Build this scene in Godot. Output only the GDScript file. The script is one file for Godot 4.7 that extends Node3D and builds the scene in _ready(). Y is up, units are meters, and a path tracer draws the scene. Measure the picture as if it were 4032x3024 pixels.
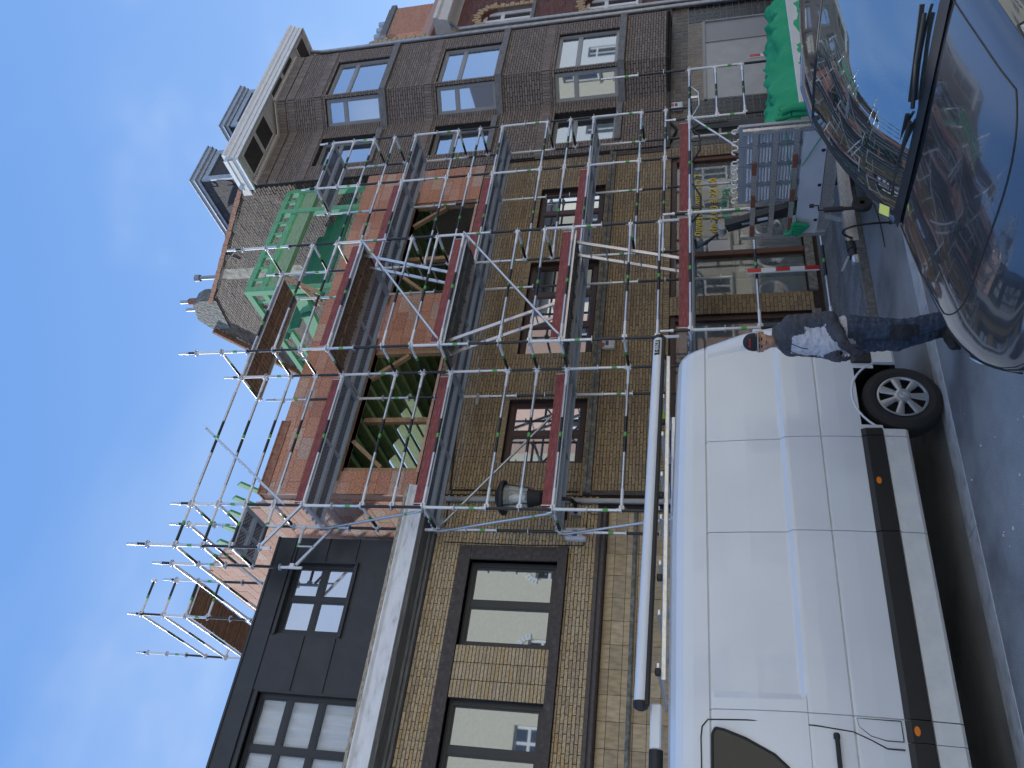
extends Node3D
# A street with houses, a tube scaffold, a van, a trailer, a parked car and a worker. The photograph lies on its side, so the camera is rolled.
const CAM_POS := Vector3(-5.396, 2.12, 10.3585)
var rng := RandomNumberGenerator.new()
var M := {}          # materials by name
var bumps := {}      # relief textures shared by the noisy materials
var used := {}       # names given to top-level nodes

# ------------------------------------------------------------------ mesh builder
class MB:
	var v := PackedVector3Array()
	var n := PackedVector3Array()
	var uv := PackedVector2Array()
	func tri(a: Vector3, b: Vector3, c: Vector3, na: Vector3, nb: Vector3, nc: Vector3) -> void:
		if (b - a).cross(c - a).dot(na + nb + nc) > 0.0:
			v.push_back(a); v.push_back(c); v.push_back(b)
			n.push_back(na); n.push_back(nc); n.push_back(nb)
		else:
			v.push_back(a); v.push_back(b); v.push_back(c)
			n.push_back(na); n.push_back(nb); n.push_back(nc)
	func quad(a: Vector3, b: Vector3, c: Vector3, d: Vector3, nn: Vector3) -> void:
		tri(a, b, c, nn, nn, nn); tri(a, c, d, nn, nn, nn)
	func fquad(a: Vector3, b: Vector3, c: Vector3, d: Vector3, outward: Vector3) -> void:
		var nn := (b - a).cross(c - a)
		if nn.length_squared() < 1e-12: nn = (c - a).cross(d - a)
		if nn.length_squared() < 1e-14: return
		nn = nn.normalized()
		if nn.dot(outward) < 0.0: nn = -nn
		quad(a, b, c, d, nn)
	func box(c: Vector3, s: Vector3, b: Basis = Basis()) -> void:
		var hx := b.x * (s.x * 0.5)
		var hy := b.y * (s.y * 0.5)
		var hz := b.z * (s.z * 0.5)
		for k in [-1.0, 1.0]:
			var f: float = k
			quad(c + hx * f - hy - hz, c + hx * f + hy - hz, c + hx * f + hy + hz, c + hx * f - hy + hz, b.x * f)
			quad(c + hy * f - hx - hz, c + hy * f + hx - hz, c + hy * f + hx + hz, c + hy * f - hx + hz, b.y * f)
			quad(c + hz * f - hx - hy, c + hz * f + hx - hy, c + hz * f + hx + hy, c + hz * f - hx + hy, b.z * f)
	func mm(lo: Vector3, hi: Vector3) -> void:
		box((lo + hi) * 0.5, (hi - lo).abs())
	# box with chamfered edges
	func bbox(c: Vector3, s: Vector3, r: float, b: Basis = Basis()) -> void:
		var h := s * 0.5
		r = minf(r, minf(h.x, minf(h.y, h.z)) * 0.99)
		var ax := [b.x, b.y, b.z]
		var hh := [h.x, h.y, h.z]
		for i in 3:
			var j := (i + 1) % 3
			var k := (i + 2) % 3
			for s1 in [-1.0, 1.0]:
				var f: float = s1
				var A: Vector3 = ax[i]; var B: Vector3 = ax[j]; var C: Vector3 = ax[k]
				var o: Vector3 = c + A * (f * float(hh[i]))
				var bj: float = float(hh[j]) - r
				var bk: float = float(hh[k]) - r
				quad(o - B * bj - C * bk, o + B * bj - C * bk, o + B * bj + C * bk, o - B * bj + C * bk, A * f)
				for s2 in [-1.0, 1.0]:
					var g: float = s2
					var nn: Vector3 = (A * f + B * g).normalized()
					var p1: Vector3 = o + B * (g * bj)
					var p2: Vector3 = c + A * (f * (float(hh[i]) - r)) + B * (g * float(hh[j]))
					quad(p1 - C * bk, p1 + C * bk, p2 + C * bk, p2 - C * bk, nn)
		for sx in [-1.0, 1.0]:
			for sy in [-1.0, 1.0]:
				for sz in [-1.0, 1.0]:
					var X: Vector3 = b.x * float(sx); var Y: Vector3 = b.y * float(sy); var Z: Vector3 = b.z * float(sz)
					var nn: Vector3 = (X + Y + Z).normalized()
					tri(c + X * h.x + Y * (h.y - r) + Z * (h.z - r), c + X * (h.x - r) + Y * h.y + Z * (h.z - r), c + X * (h.x - r) + Y * (h.y - r) + Z * h.z, nn, nn, nn)
	func tube(a: Vector3, b: Vector3, r: float, seg: int = 10, caps: bool = true, r2: float = -1.0) -> void:
		if r2 < 0.0: r2 = r
		var d := (b - a)
		if d.length() < 1e-6: return
		d = d.normalized()
		var p := d.cross(Vector3.UP if absf(d.y) < 0.9 else Vector3.RIGHT).normalized()
		var q := d.cross(p)
		for i in seg:
			var t0 := TAU * i / seg
			var t1 := TAU * (i + 1) / seg
			var e0 := p * cos(t0) + q * sin(t0)
			var e1 := p * cos(t1) + q * sin(t1)
			tri(a + e0 * r, a + e1 * r, b + e1 * r2, e0, e1, e1)
			tri(a + e0 * r, b + e1 * r2, b + e0 * r2, e0, e1, e0)
			if caps:
				tri(a, a + e0 * r, a + e1 * r, -d, -d, -d)
				tri(b, b + e0 * r2, b + e1 * r2, d, d, d)
	func path(pts: Array, r: float, seg: int = 6) -> void:
		for i in pts.size() - 1:
			tube(pts[i], pts[i + 1], r, seg, true)
	# profile: Array of Vector2(radius, height) about axis up from origin o
	func lathe(prof: Array, o: Vector3, up: Vector3, seg: int = 16) -> void:
		var p := up.cross(Vector3.RIGHT if absf(up.x) < 0.9 else Vector3.FORWARD).normalized()
		var q := up.cross(p)
		for j in prof.size() - 1:
			var a: Vector2 = prof[j]
			var b: Vector2 = prof[j + 1]
			if a.is_equal_approx(b): continue
			var sl := Vector2(b.y - a.y, a.x - b.x).normalized()
			for i in seg:
				var t0 := TAU * i / seg
				var t1 := TAU * (i + 1) / seg
				var e0 := p * cos(t0) + q * sin(t0)
				var e1 := p * cos(t1) + q * sin(t1)
				var n0 := e0 * sl.x + up * sl.y
				var n1 := e1 * sl.x + up * sl.y
				var A := o + e0 * a.x + up * a.y
				var B := o + e1 * a.x + up * a.y
				var C := o + e1 * b.x + up * b.y
				var D := o + e0 * b.x + up * b.y
				if a.x > 1e-6: tri(A, B, C, n0, n1, n1)
				if b.x > 1e-6: tri(A, C, D, n0, n1, n0)
	# polygon (Vector2 list) in the plane o, ux, uy, extruded along d
	func prism(poly: PackedVector2Array, o: Vector3, ux: Vector3, uy: Vector3, d: Vector3) -> void:
		var idx := Geometry2D.triangulate_polygon(poly)
		var nn := ux.cross(uy).normalized()
		if nn.dot(d) > 0.0: nn = -nn
		for i in range(0, idx.size(), 3):
			var A := o + ux * poly[idx[i]].x + uy * poly[idx[i]].y
			var B := o + ux * poly[idx[i + 1]].x + uy * poly[idx[i + 1]].y
			var C := o + ux * poly[idx[i + 2]].x + uy * poly[idx[i + 2]].y
			tri(A, B, C, nn, nn, nn)
			tri(A + d, B + d, C + d, -nn, -nn, -nn)
		var area := 0.0
		for i in poly.size():
			var a := poly[i]; var b := poly[(i + 1) % poly.size()]
			area += a.x * b.y - b.x * a.y
		for i in poly.size():
			var a := poly[i]; var b := poly[(i + 1) % poly.size()]
			var e := b - a
			var o2 := Vector2(e.y, -e.x) if area > 0 else Vector2(-e.y, e.x)
			var w := (ux * o2.x + uy * o2.y).normalized()
			var A := o + ux * a.x + uy * a.y
			var B := o + ux * b.x + uy * b.y
			quad(A, B, B + d, A + d, w)
	# grid of points rows x cols, smooth normals, flip chooses the side
	func grid(P: Array, side: Vector3 = Vector3.ZERO, ref: Vector3 = Vector3.ZERO) -> void:
		var R := P.size()
		var C: int = P[0].size()
		var N := []
		for r in R:
			var row := []
			for c in C:
				var a: Vector3 = P[maxi(r - 1, 0)][c]
				var b: Vector3 = P[mini(r + 1, R - 1)][c]
				var e: Vector3 = P[r][maxi(c - 1, 0)]
				var f: Vector3 = P[r][mini(c + 1, C - 1)]
				var q := (b - a).cross(f - e)
				if q.length_squared() < 1e-14: q = Vector3.UP
				q = q.normalized()
				var want: Vector3 = side if side != Vector3.ZERO else (P[r][c] as Vector3) - ref
				if q.dot(want) < 0.0: q = -q
				row.push_back(q)
			N.push_back(row)
		for r in R - 1:
			for c in C - 1:
				tri(P[r][c], P[r][c + 1], P[r + 1][c + 1], N[r][c], N[r][c + 1], N[r + 1][c + 1])
				tri(P[r][c], P[r + 1][c + 1], P[r + 1][c], N[r][c], N[r + 1][c + 1], N[r + 1][c])
	func into(am: ArrayMesh, m: Material) -> void:
		if v.is_empty(): return
		var arr := []
		arr.resize(Mesh.ARRAY_MAX)
		arr[Mesh.ARRAY_VERTEX] = v
		arr[Mesh.ARRAY_NORMAL] = n
		if uv.size() == v.size(): arr[Mesh.ARRAY_TEX_UV] = uv
		am.add_surface_from_arrays(Mesh.PRIMITIVE_TRIANGLES, arr)
		am.surface_set_material(am.get_surface_count() - 1, m)
	func mesh(m: Material) -> ArrayMesh:
		var am := ArrayMesh.new()
		into(am, m)
		return am

# ------------------------------------------------------------------ nodes
func numbered(called: String) -> String:
	if not used.has(called):
		used[called] = 0
		return called
	used[called] += 1
	return "%s_%03d" % [called, used[called]]

func thing(called: String, label: String, category: String, at: Vector3 = Vector3.ZERO, group: String = "") -> Node3D:
	var o := Node3D.new()
	o.name = numbered(called)
	add_child(o)
	o.position = at
	o.set_meta("label", label); o.set_meta("category", category)
	if group != "": o.set_meta("group", group)
	return o

func put(parent: Node3D, called: String, mesh: Mesh, xf: Transform3D = Transform3D()) -> MeshInstance3D:
	var o := MeshInstance3D.new()
	o.name = called
	o.mesh = mesh
	o.transform = xf
	parent.add_child(o, true)
	return o

func part(parent: Node3D, called: String, mb: MB, m: Material) -> MeshInstance3D:
	return put(parent, called, mb.mesh(m))

func solo(called: String, label: String, category: String, mb: MB, m: Material, group: String = "") -> MeshInstance3D:
	var o := part(self, numbered(called), mb, m)
	o.set_meta("label", label); o.set_meta("category", category)
	if group != "": o.set_meta("group", group)
	return o

func struct(called: String, mb: MB, m: Material) -> MeshInstance3D:
	var o := part(self, numbered(called), mb, m)
	o.set_meta("kind", "structure")
	return o

# ------------------------------------------------------------------ materials
func lin(r: float, g: float, b: float) -> Color:
	return Color(r, g, b).linear_to_srgb()

func plain(c: Color, rough: float, metal: float = 0.0) -> StandardMaterial3D:
	var m := StandardMaterial3D.new()
	m.albedo_color = c
	m.roughness = rough
	m.metallic = metal
	return m

func noise_image(seed_: int, freq: float, oct: int, size: int = 256, kind: int = FastNoiseLite.TYPE_SIMPLEX_SMOOTH) -> Image:
	var f := FastNoiseLite.new()
	f.seed = seed_
	f.noise_type = kind
	f.frequency = freq
	f.fractal_octaves = oct
	f.fractal_gain = 0.55
	return f.get_seamless_image(size, size)

# ramp: Array of [position, Color(srgb)]
func ramp_tex(im: Image, ramp: Array) -> ImageTexture:
	var gr := Gradient.new()
	var offs := PackedFloat32Array()
	var cols := PackedColorArray()
	for r in ramp:
		offs.push_back(r[0]); cols.push_back(r[1])
	gr.offsets = offs; gr.colors = cols
	var lut := []
	for i in 256: lut.push_back(gr.sample(i / 255.0))
	im.convert(Image.FORMAT_L8)
	var data := im.get_data()
	var out := PackedByteArray()
	out.resize(data.size() * 3)
	for i in data.size():
		var c: Color = lut[data[i]]
		out[i * 3] = c.r8; out[i * 3 + 1] = c.g8; out[i * 3 + 2] = c.b8
	return ImageTexture.create_from_image(Image.create_from_data(im.get_width(), im.get_height(), false, Image.FORMAT_RGB8, out))

func bump_tex(im: Image, strength: float) -> ImageTexture:
	var b: Image = im.duplicate()
	b.convert(Image.FORMAT_RGBA8)
	b.bump_map_to_normal_map(strength)
	return ImageTexture.create_from_image(b)

# noisy surface, laid in world space, scale = repeats per metre
func noisy(seed_: int, freq: float, oct: int, ramp: Array, rough: float, scale: Vector3, bump: float = 0.0, metal: float = 0.0, size: int = 256) -> StandardMaterial3D:
	var m := StandardMaterial3D.new()
	var im := noise_image(seed_, freq, oct, size)
	m.albedo_texture = ramp_tex(im, ramp)
	m.uv1_triplanar = true
	m.uv1_world_triplanar = true
	m.uv1_scale = scale
	m.roughness = rough
	m.metallic = metal
	if bump > 0.0:
		m.normal_enabled = true
		var key := "fine" if freq > 0.025 else "broad"
		if not bumps.has(key): bumps[key] = bump_tex(im, 2.0)
		m.normal_texture = bumps[key]
		m.normal_scale = bump * 0.5
	return m

func tint(base: StandardMaterial3D, c: Color) -> StandardMaterial3D:
	var m: StandardMaterial3D = base.duplicate()
	m.albedo_color = c
	return m

func make_materials() -> void:
	var W := Color(1, 1, 1)
	# brick grain shared by all bricks, the tint says which brick
	var grain := noisy(11, 0.035, 4, [[0.0, Color(0.66, 0.64, 0.62)], [0.5, Color(0.86, 0.85, 0.84)], [1.0, W]], 0.72, Vector3(2.3, 2.3, 2.3), 2.0)
	M.grain = grain
	var yel := [lin(.58, .45, .275), lin(.54, .41, .235), lin(.50, .39, .255), lin(.62, .49, .31), lin(.45, .345, .215), lin(.58, .41, .20)]
	M.yellow = []
	for c in yel:
		var y := tint(grain, c)
		y.roughness = 0.5
		M.yellow.push_back(y)
	M.tan = []  # same yellow bricks tinted darker, shade under the decks put into the colour
	for c in [lin(.40, .295, .165), lin(.36, .265, .145), lin(.33, .25, .155), lin(.43, .33, .195), lin(.29, .215, .13), lin(.39, .265, .13)]:
		var y := tint(grain, c)
		y.roughness = 0.55
		M.tan.push_back(y)
	M.brown = []
	for c in [lin(.27, .222, .195), lin(.30, .25, .22), lin(.235, .195, .172), lin(.33, .275, .24), lin(.265, .212, .18)]:
		M.brown.push_back(tint(grain, c))
	M.gablebrick = []
	for c in [lin(.155, .098, .075), lin(.115, .076, .062), lin(.20, .135, .10), lin(.085, .062, .055), lin(.23, .165, .13)]:
		M.gablebrick.push_back(tint(grain, c))
	M.redbrick = []
	for c in [lin(.17, .062, .055), lin(.21, .08, .065), lin(.135, .05, .047)]:
		M.redbrick.push_back(tint(grain, c))
	M.block = []
	for c in [lin(.74, .37, .25), lin(.78, .43, .31), lin(.70, .33, .21), lin(.80, .53, .41), lin(.75, .41, .30), lin(.66, .32, .22), lin(.70, .48, .39)]:
		var y := tint(grain, c)
		y.roughness = 0.85
		M.block.push_back(y)
	M.mortar_dark = noisy(21, 0.03, 4, [[0.0, lin(.022, .016, .015)], [1.0, lin(.048, .036, .032)]], 0.95, Vector3(1.5, 1.5, 1.5), 1.5)
	M.mortar_brown = noisy(22, 0.03, 4, [[0.0, lin(.020, .017, .016)], [1.0, lin(.045, .038, .034)]], 0.95, Vector3(1.5, 1.5, 1.5), 1.5)
	M.mortar_light = noisy(23, 0.03, 4, [[0.0, lin(.34, .31, .27)], [1.0, lin(.50, .46, .41)]], 0.95, Vector3(1.5, 1.5, 1.5), 1.5)
	M.mortar_block = noisy(24, 0.03, 4, [[0.0, lin(.50, .30, .22)], [1.0, lin(.66, .42, .32)]], 0.95, Vector3(1.5, 1.5, 1.5), 1.5)
	M.mortar_red = noisy(25, 0.03, 4, [[0.0, lin(.17, .12, .11)], [1.0, lin(.25, .19, .17)]], 0.95, Vector3(1.5, 1.5, 1.5), 1.5)
	M.cream_trim = tint(grain, lin(.56, .42, .235))
	# metals and paints
	M.zinc_black = noisy(31, 0.012, 3, [[0.0, lin(.020, .022, .026)], [0.6, lin(.027, .029, .034)], [1.0, lin(.034, .036, .040)]], 0.42, Vector3(0.7, 0.7, 0.7), 0.6)
	M.frame_black = plain(lin(.022, .024, .028), 0.4)
	M.frame_grey = plain(lin(.25, .255, .26), 0.4)
	M.frame_brown = noisy(32, 0.02, 4, [[0.0, lin(.035, .016, .013)], [1.0, lin(.065, .030, .024)]], 0.45, Vector3(3, 3, 3), 0.8)
	M.wood_post = noisy(33, 0.02, 4, [[0.0, lin(.075, .028, .016)], [1.0, lin(.14, .055, .03)]], 0.5, Vector3(6, 1, 6), 1.0)
	M.stone_dark = noisy(34, 0.03, 5, [[0.0, lin(.030, .024, .023)], [0.6, lin(.052, .042, .040)], [0.85, lin(.075, .066, .062)], [1.0, lin(.22, .21, .2)]], 0.6, Vector3(1.1, 1.1, 1.1), 1.2)
	M.stone_grey = noisy(35, 0.03, 5, [[0.0, lin(.08, .085, .075)], [0.55, lin(.17, .17, .155)], [1.0, lin(.30, .30, .28)]], 0.8, Vector3(0.9, 0.9, 0.9), 2.0)
	M.stone_blue = noisy(36, 0.03, 4, [[0.0, lin(.10, .10, .105)], [1.0, lin(.21, .205, .205)]], 0.75, Vector3(1, 1, 1), 1.5)
	M.wood_white = noisy(37, 0.03, 5, [[0.0, lin(.40, .37, .34)], [0.22, lin(.62, .63, .64)], [0.45, lin(.70, .71, .73)], [1.0, lin(.78, .79, .80)]], 0.6, Vector3(0.25, 0.9, 0.9), 1.0)
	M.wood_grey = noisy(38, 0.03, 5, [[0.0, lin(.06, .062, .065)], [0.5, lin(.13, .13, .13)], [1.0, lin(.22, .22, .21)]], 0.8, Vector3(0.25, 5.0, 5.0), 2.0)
	M.wood_flaky = noisy(39, 0.04, 5, [[0.0, lin(.10, .075, .05)], [0.4, lin(.27, .21, .15)], [0.62, lin(.42, .37, .30)], [1.0, lin(.68, .66, .63)]], 0.85, Vector3(0.8, 4.0, 4.0), 3.0)
	M.cornice_cream = noisy(40, 0.02, 3, [[0.0, lin(.52, .50, .47)], [1.0, lin(.62, .60, .58)]], 0.55, Vector3(0.8, 0.8, 0.8), 0.5)
	M.cornice_white = noisy(41, 0.02, 3, [[0.0, lin(.66, .66, .66)], [1.0, lin(.78, .78, .77)]], 0.4, Vector3(0.8, 0.8, 0.8), 0.3)
	M.panel_dark = noisy(42, 0.03, 3, [[0.0, lin(.028, .026, .026)], [1.0, lin(.05, .046, .044)]], 0.6, Vector3(1, 1, 1), 0.5)
	M.slate = []
	for c in [lin(.062, .060, .070), lin(.050, .049, .058), lin(.075, .072, .083)]:
		M.slate.push_back(tint(grain, c))
	M.zinc = noisy(43, 0.02, 4, [[0.0, lin(.30, .32, .35)], [1.0, lin(.44, .46, .49)]], 0.38, Vector3(1.2, 1.2, 1.2), 0.5, 0.55)
	M.oak = noisy(44, 0.03, 4, [[0.0, lin(.23, .12, .05)], [1.0, lin(.36, .20, .09)]], 0.55, Vector3(5, 1, 5), 0.8)
	M.terracotta = noisy(45, 0.03, 4, [[0.0, lin(.20, .085, .055)], [0.6, lin(.32, .15, .095)], [1.0, lin(.38, .24, .17)]], 0.85, Vector3(1.4, 1.4, 1.4), 1.5)
	M.render_pale = noisy(46, 0.02, 5, [[0.0, lin(.24, .20, .15)], [0.5, lin(.40, .36, .29)], [1.0, lin(.52, .48, .42)]], 0.95, Vector3(0.8, 0.8, 0.8), 2.0)
	M.green_wood = noisy(47, 0.02, 4, [[0.0, lin(.08, .27, .15)], [0.5, lin(.13, .38, .21)], [1.0, lin(.24, .46, .27)]], 0.8, Vector3(0.8, 5.0, 5.0), 1.0)
	M.pale_green = noisy(64, 0.02, 4, [[0.0, lin(.16, .27, .15)], [0.5, lin(.24, .36, .21)], [1.0, lin(.33, .42, .27)]], 0.8, Vector3(0.8, 5.0, 5.0), 1.0)
	M.green_dark = noisy(48, 0.02, 4, [[0.0, lin(.012, .10, .062)], [1.0, lin(.03, .19, .11)]], 0.75, Vector3(0.8, 4, 4), 0.8)
	M.joist = noisy(49, 0.02, 4, [[0.0, lin(.15, .24, .10)], [1.0, lin(.30, .42, .17)]], 0.8, Vector3(4, 4, 0.7), 1.0)
	M.raw_wood = noisy(50, 0.02, 4, [[0.0, lin(.26, .155, .085)], [0.6, lin(.40, .26, .15)], [1.0, lin(.50, .36, .23)]], 0.8, Vector3(1.0, 4, 4), 1.2)
	M.pale_wood = noisy(51, 0.02, 4, [[0.0, lin(.24, .235, .16)], [0.6, lin(.36, .36, .26)], [1.0, lin(.45, .45, .35)]], 0.85, Vector3(0.7, 4, 4), 1.2)
	M.red_board = noisy(52, 0.02, 5, [[0.0, lin(.11, .024, .026)], [0.45, lin(.205, .044, .044)], [0.8, lin(.275, .072, .066)], [1.0, lin(.38, .15, .13)]], 0.7, Vector3(1.0, 6, 6), 1.4)
	M.galv = noisy(53, 0.03, 4, [[0.0, lin(.42, .44, .47)], [0.5, lin(.58, .60, .63)], [1.0, lin(.72, .74, .77)]], 0.34, Vector3(4, 4, 4), 0.7, 0.85)
	M.tube_white = noisy(54, 0.03, 4, [[0.0, lin(.52, .53, .55)], [0.3, lin(.70, .71, .73)], [1.0, lin(.80, .81, .82)]], 0.4, Vector3(4, 4, 4), 0.4)
	M.tube_black = noisy(55, 0.03, 4, [[0.0, lin(.010, .011, .014)], [0.8, lin(.020, .021, .025)], [1.0, lin(.10, .10, .10)]], 0.35, Vector3(4, 4, 4), 0.4)
	M.tape_green = plain(lin(.10, .36, .09), 0.5)
	M.iron_dark = noisy(56, 0.03, 4, [[0.0, lin(.018, .018, .020)], [1.0, lin(.045, .044, .045)]], 0.6, Vector3(3, 3, 3), 0.8, 0.2)
	M.deck_frame = plain(lin(.42, .48, .56), 0.45, 0.2)
	M.alu = noisy(57, 0.03, 3, [[0.0, lin(.55, .57, .60)], [1.0, lin(.72, .74, .77)]], 0.3, Vector3(3, 3, 3), 0.3, 0.8)
	M.ply = noisy(58, 0.02, 5, [[0.0, lin(.15, .095, .06)], [0.6, lin(.24, .155, .105)], [1.0, lin(.30, .205, .145)]], 0.75, Vector3(1.0, 3, 3), 1.0)
	M.ply_grey = noisy(67, 0.02, 5, [[0.0, lin(.13, .125, .12)], [1.0, lin(.25, .245, .24)]], 0.7, Vector3(1.0, 3, 3), 1.0)
	M.black_plastic = plain(lin(.012, .012, .013), 0.55)
	M.rubber = noisy(59, 0.05, 3, [[0.0, lin(.010, .010, .011)], [1.0, lin(.024, .024, .025)]], 0.8, Vector3(6, 6, 6), 1.0)
	M.white_plastic = plain(lin(.62, .63, .64), 0.4)
	M.red_plastic = plain(lin(.45, .03, .02), 0.35)
	M.orange_lens = plain(lin(.75, .20, .02), 0.2)
	M.downpipe = plain(lin(.28, .29, .31), 0.35, 0.4)
	M.brown_pipe = noisy(60, 0.03, 4, [[0.0, lin(.045, .035, .032)], [1.0, lin(.095, .075, .068)]], 0.5, Vector3(1.5, 1.5, 1.5), 0.8)
	# glass: mirror-coated panes of the upper floors, clear panes of the shop
	M.mirror = plain(lin(.50, .54, .60), 0.02, 0.92)
	M.mirror_dim = plain(lin(.30, .33, .36), 0.02, 0.9)
	M.mirror_dark = plain(lin(.16, .17, .18), 0.03, 0.88)
	var g := plain(Color(0.75, 0.82, 0.85, 0.10), 0.02)
	g.transparency = BaseMaterial3D.TRANSPARENCY_ALPHA
	M.clear = g
	M.room_dark = noisy(65, .03, 3, [[0, lin(.30, .27, .25)], [1, lin(.38, .35, .33)]], .9, Vector3(.6, .6, .6), .5)
	M.room_mid = noisy(66, .03, 3, [[0, lin(.17, .20, .20)], [1, lin(.22, .25, .25)]], .8, Vector3(.6, .6, .6), .5)
	M.curtain = noisy(61, 0.02, 3, [[0.0, lin(.55, .56, .58)], [1.0, lin(.70, .71, .73)]], 0.9, Vector3(6, 0.4, 6), 1.0)
	M.tile_beige = []
	for c in [lin(.52, .40, .24), lin(.47, .36, .215), lin(.56, .44, .28), lin(.43, .34, .22)]:
		var t := noisy(62, 0.02, 5, [[0.0, Color(.78, .77, .76)], [0.5, Color(.93, .92, .91)], [1.0, W]], 0.5, Vector3(2.5, 0.8, 2.5), 0.6) if M.tile_beige.is_empty() else tint(M.tile_beige[0], W)
		t.albedo_color = c
		M.tile_beige.push_back(t)
	M.tile_brown = []
	for c in [lin(.115, .085, .06), lin(.15, .115, .08), lin(.085, .065, .05)]:
		var t := tint(grain, c)
		t.roughness = 0.35
		M.tile_brown.push_back(t)
	M.tile_mid = []
	for c in [lin(.27, .225, .165), lin(.24, .20, .15), lin(.30, .25, .185)]:
		var t := tint(grain, c)
		t.roughness = 0.35
		M.tile_mid.push_back(t)
	M.tile_black = []
	for c in [lin(.014, .015, .018), lin(.020, .021, .024)]:
		var t := tint(grain, c)
		t.roughness = 0.18
		M.tile_black.push_back(t)
	M.grout_dark = plain(lin(.10, .10, .10), 0.9)
	M.grout_pale = plain(lin(.33, .32, .30), 0.9)
	M.panel_grey = noisy(63, 0.015, 4, [[0.0, lin(.30, .305, .30)], [1.0, lin(.37, .375, .37)]], 0.35, Vector3(0.6, 0.6, 0.6), 0.4)
	# ground
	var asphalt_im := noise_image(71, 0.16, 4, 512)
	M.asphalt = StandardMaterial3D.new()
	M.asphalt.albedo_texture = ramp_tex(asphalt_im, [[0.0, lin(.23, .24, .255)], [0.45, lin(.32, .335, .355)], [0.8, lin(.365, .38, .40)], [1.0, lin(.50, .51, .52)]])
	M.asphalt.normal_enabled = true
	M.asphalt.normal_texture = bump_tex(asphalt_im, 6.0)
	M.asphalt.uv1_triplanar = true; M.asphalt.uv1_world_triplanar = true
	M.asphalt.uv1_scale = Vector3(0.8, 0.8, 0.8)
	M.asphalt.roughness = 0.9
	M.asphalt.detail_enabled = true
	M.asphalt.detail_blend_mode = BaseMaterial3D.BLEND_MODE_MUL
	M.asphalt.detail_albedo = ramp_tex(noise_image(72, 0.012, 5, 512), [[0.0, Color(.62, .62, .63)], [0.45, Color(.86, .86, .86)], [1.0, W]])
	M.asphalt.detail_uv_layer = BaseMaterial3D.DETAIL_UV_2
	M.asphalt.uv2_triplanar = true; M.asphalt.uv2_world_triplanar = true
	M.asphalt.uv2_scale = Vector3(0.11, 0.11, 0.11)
	M.concrete = noisy(73, 0.03, 5, [[0.0, lin(.27, .275, .28)], [0.4, lin(.37, .375, .38)], [0.8, lin(.43, .435, .44)], [1.0, lin(.50, .50, .50)]], 0.9, Vector3(0.6, 0.6, 0.6), 2.0)
	M.kerb = noisy(74, 0.03, 5, [[0.0, lin(.09, .09, .092)], [0.6, lin(.15, .15, .15)], [1.0, lin(.23, .23, .225)]], 0.85, Vector3(1, 1, 1), 2.0)
	M.pave = []
	for c in [Color(1, 1, 1), Color(.93, .93, .94), Color(.88, .88, .88)]:
		var t := noisy(75, 0.05, 4, [[0.0, lin(.13, .13, .135)], [0.6, lin(.19, .19, .195)], [1.0, lin(.27, .27, .27)]], 0.9, Vector3(1.2, 1.2, 1.2), 2.0) if M.pave.is_empty() else tint(M.pave[0], c)
		M.pave.push_back(t)

# ------------------------------------------------------------------ walls
# F carries a wall: basis.x along the wall, basis.y up, basis.z outwards, origin on the face
func wall_frame(o: Vector3, u: Vector3) -> Transform3D:
	u = u.normalized()
	return Transform3D(Basis(u, Vector3.UP, u.cross(Vector3.UP)), o)

func covered(holes: Array, u: float, v: float) -> bool:
	for h in holes:
		if u > h[0] and u < h[2] and v > h[1] and v < h[3]: return true
	return false

func slab(mb: MB, F: Transform3D, rect: Array, holes: Array, thick: float) -> void:
	var us := [rect[0], rect[2]]
	var vs := [rect[1], rect[3]]
	for h in holes:
		for k in [h[0], h[2]]:
			if k > rect[0] and k < rect[2] and not us.has(k): us.push_back(k)
		for k in [h[1], h[3]]:
			if k > rect[1] and k < rect[3] and not vs.has(k): vs.push_back(k)
	us.sort(); vs.sort()
	var nu := us.size() - 1
	var nv := vs.size() - 1
	var solid := func(i: int, j: int) -> bool:
		if i < 0 or j < 0 or i >= nu or j >= nv: return false
		return not covered(holes, (us[i] + us[i + 1]) * 0.5, (vs[j] + vs[j + 1]) * 0.5)
	var B := F.basis
	for i in nu:
		for j in nv:
			if not solid.call(i, j): continue
			var a: Vector3 = F * Vector3(us[i], vs[j], 0)
			var b: Vector3 = F * Vector3(us[i + 1], vs[j], 0)
			var c: Vector3 = F * Vector3(us[i + 1], vs[j + 1], 0)
			var d: Vector3 = F * Vector3(us[i], vs[j + 1], 0)
			var t := B.z * -thick
			mb.quad(a, b, c, d, B.z)
			mb.quad(a + t, b + t, c + t, d + t, -B.z)
			if not solid.call(i - 1, j): mb.quad(a, d, d + t, a + t, -B.x)
			if not solid.call(i + 1, j): mb.quad(b, c, c + t, b + t, B.x)
			if not solid.call(i, j - 1): mb.quad(a, b, b + t, a + t, -B.y)
			if not solid.call(i, j + 1): mb.quad(d, c, c + t, d + t, B.y)

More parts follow.
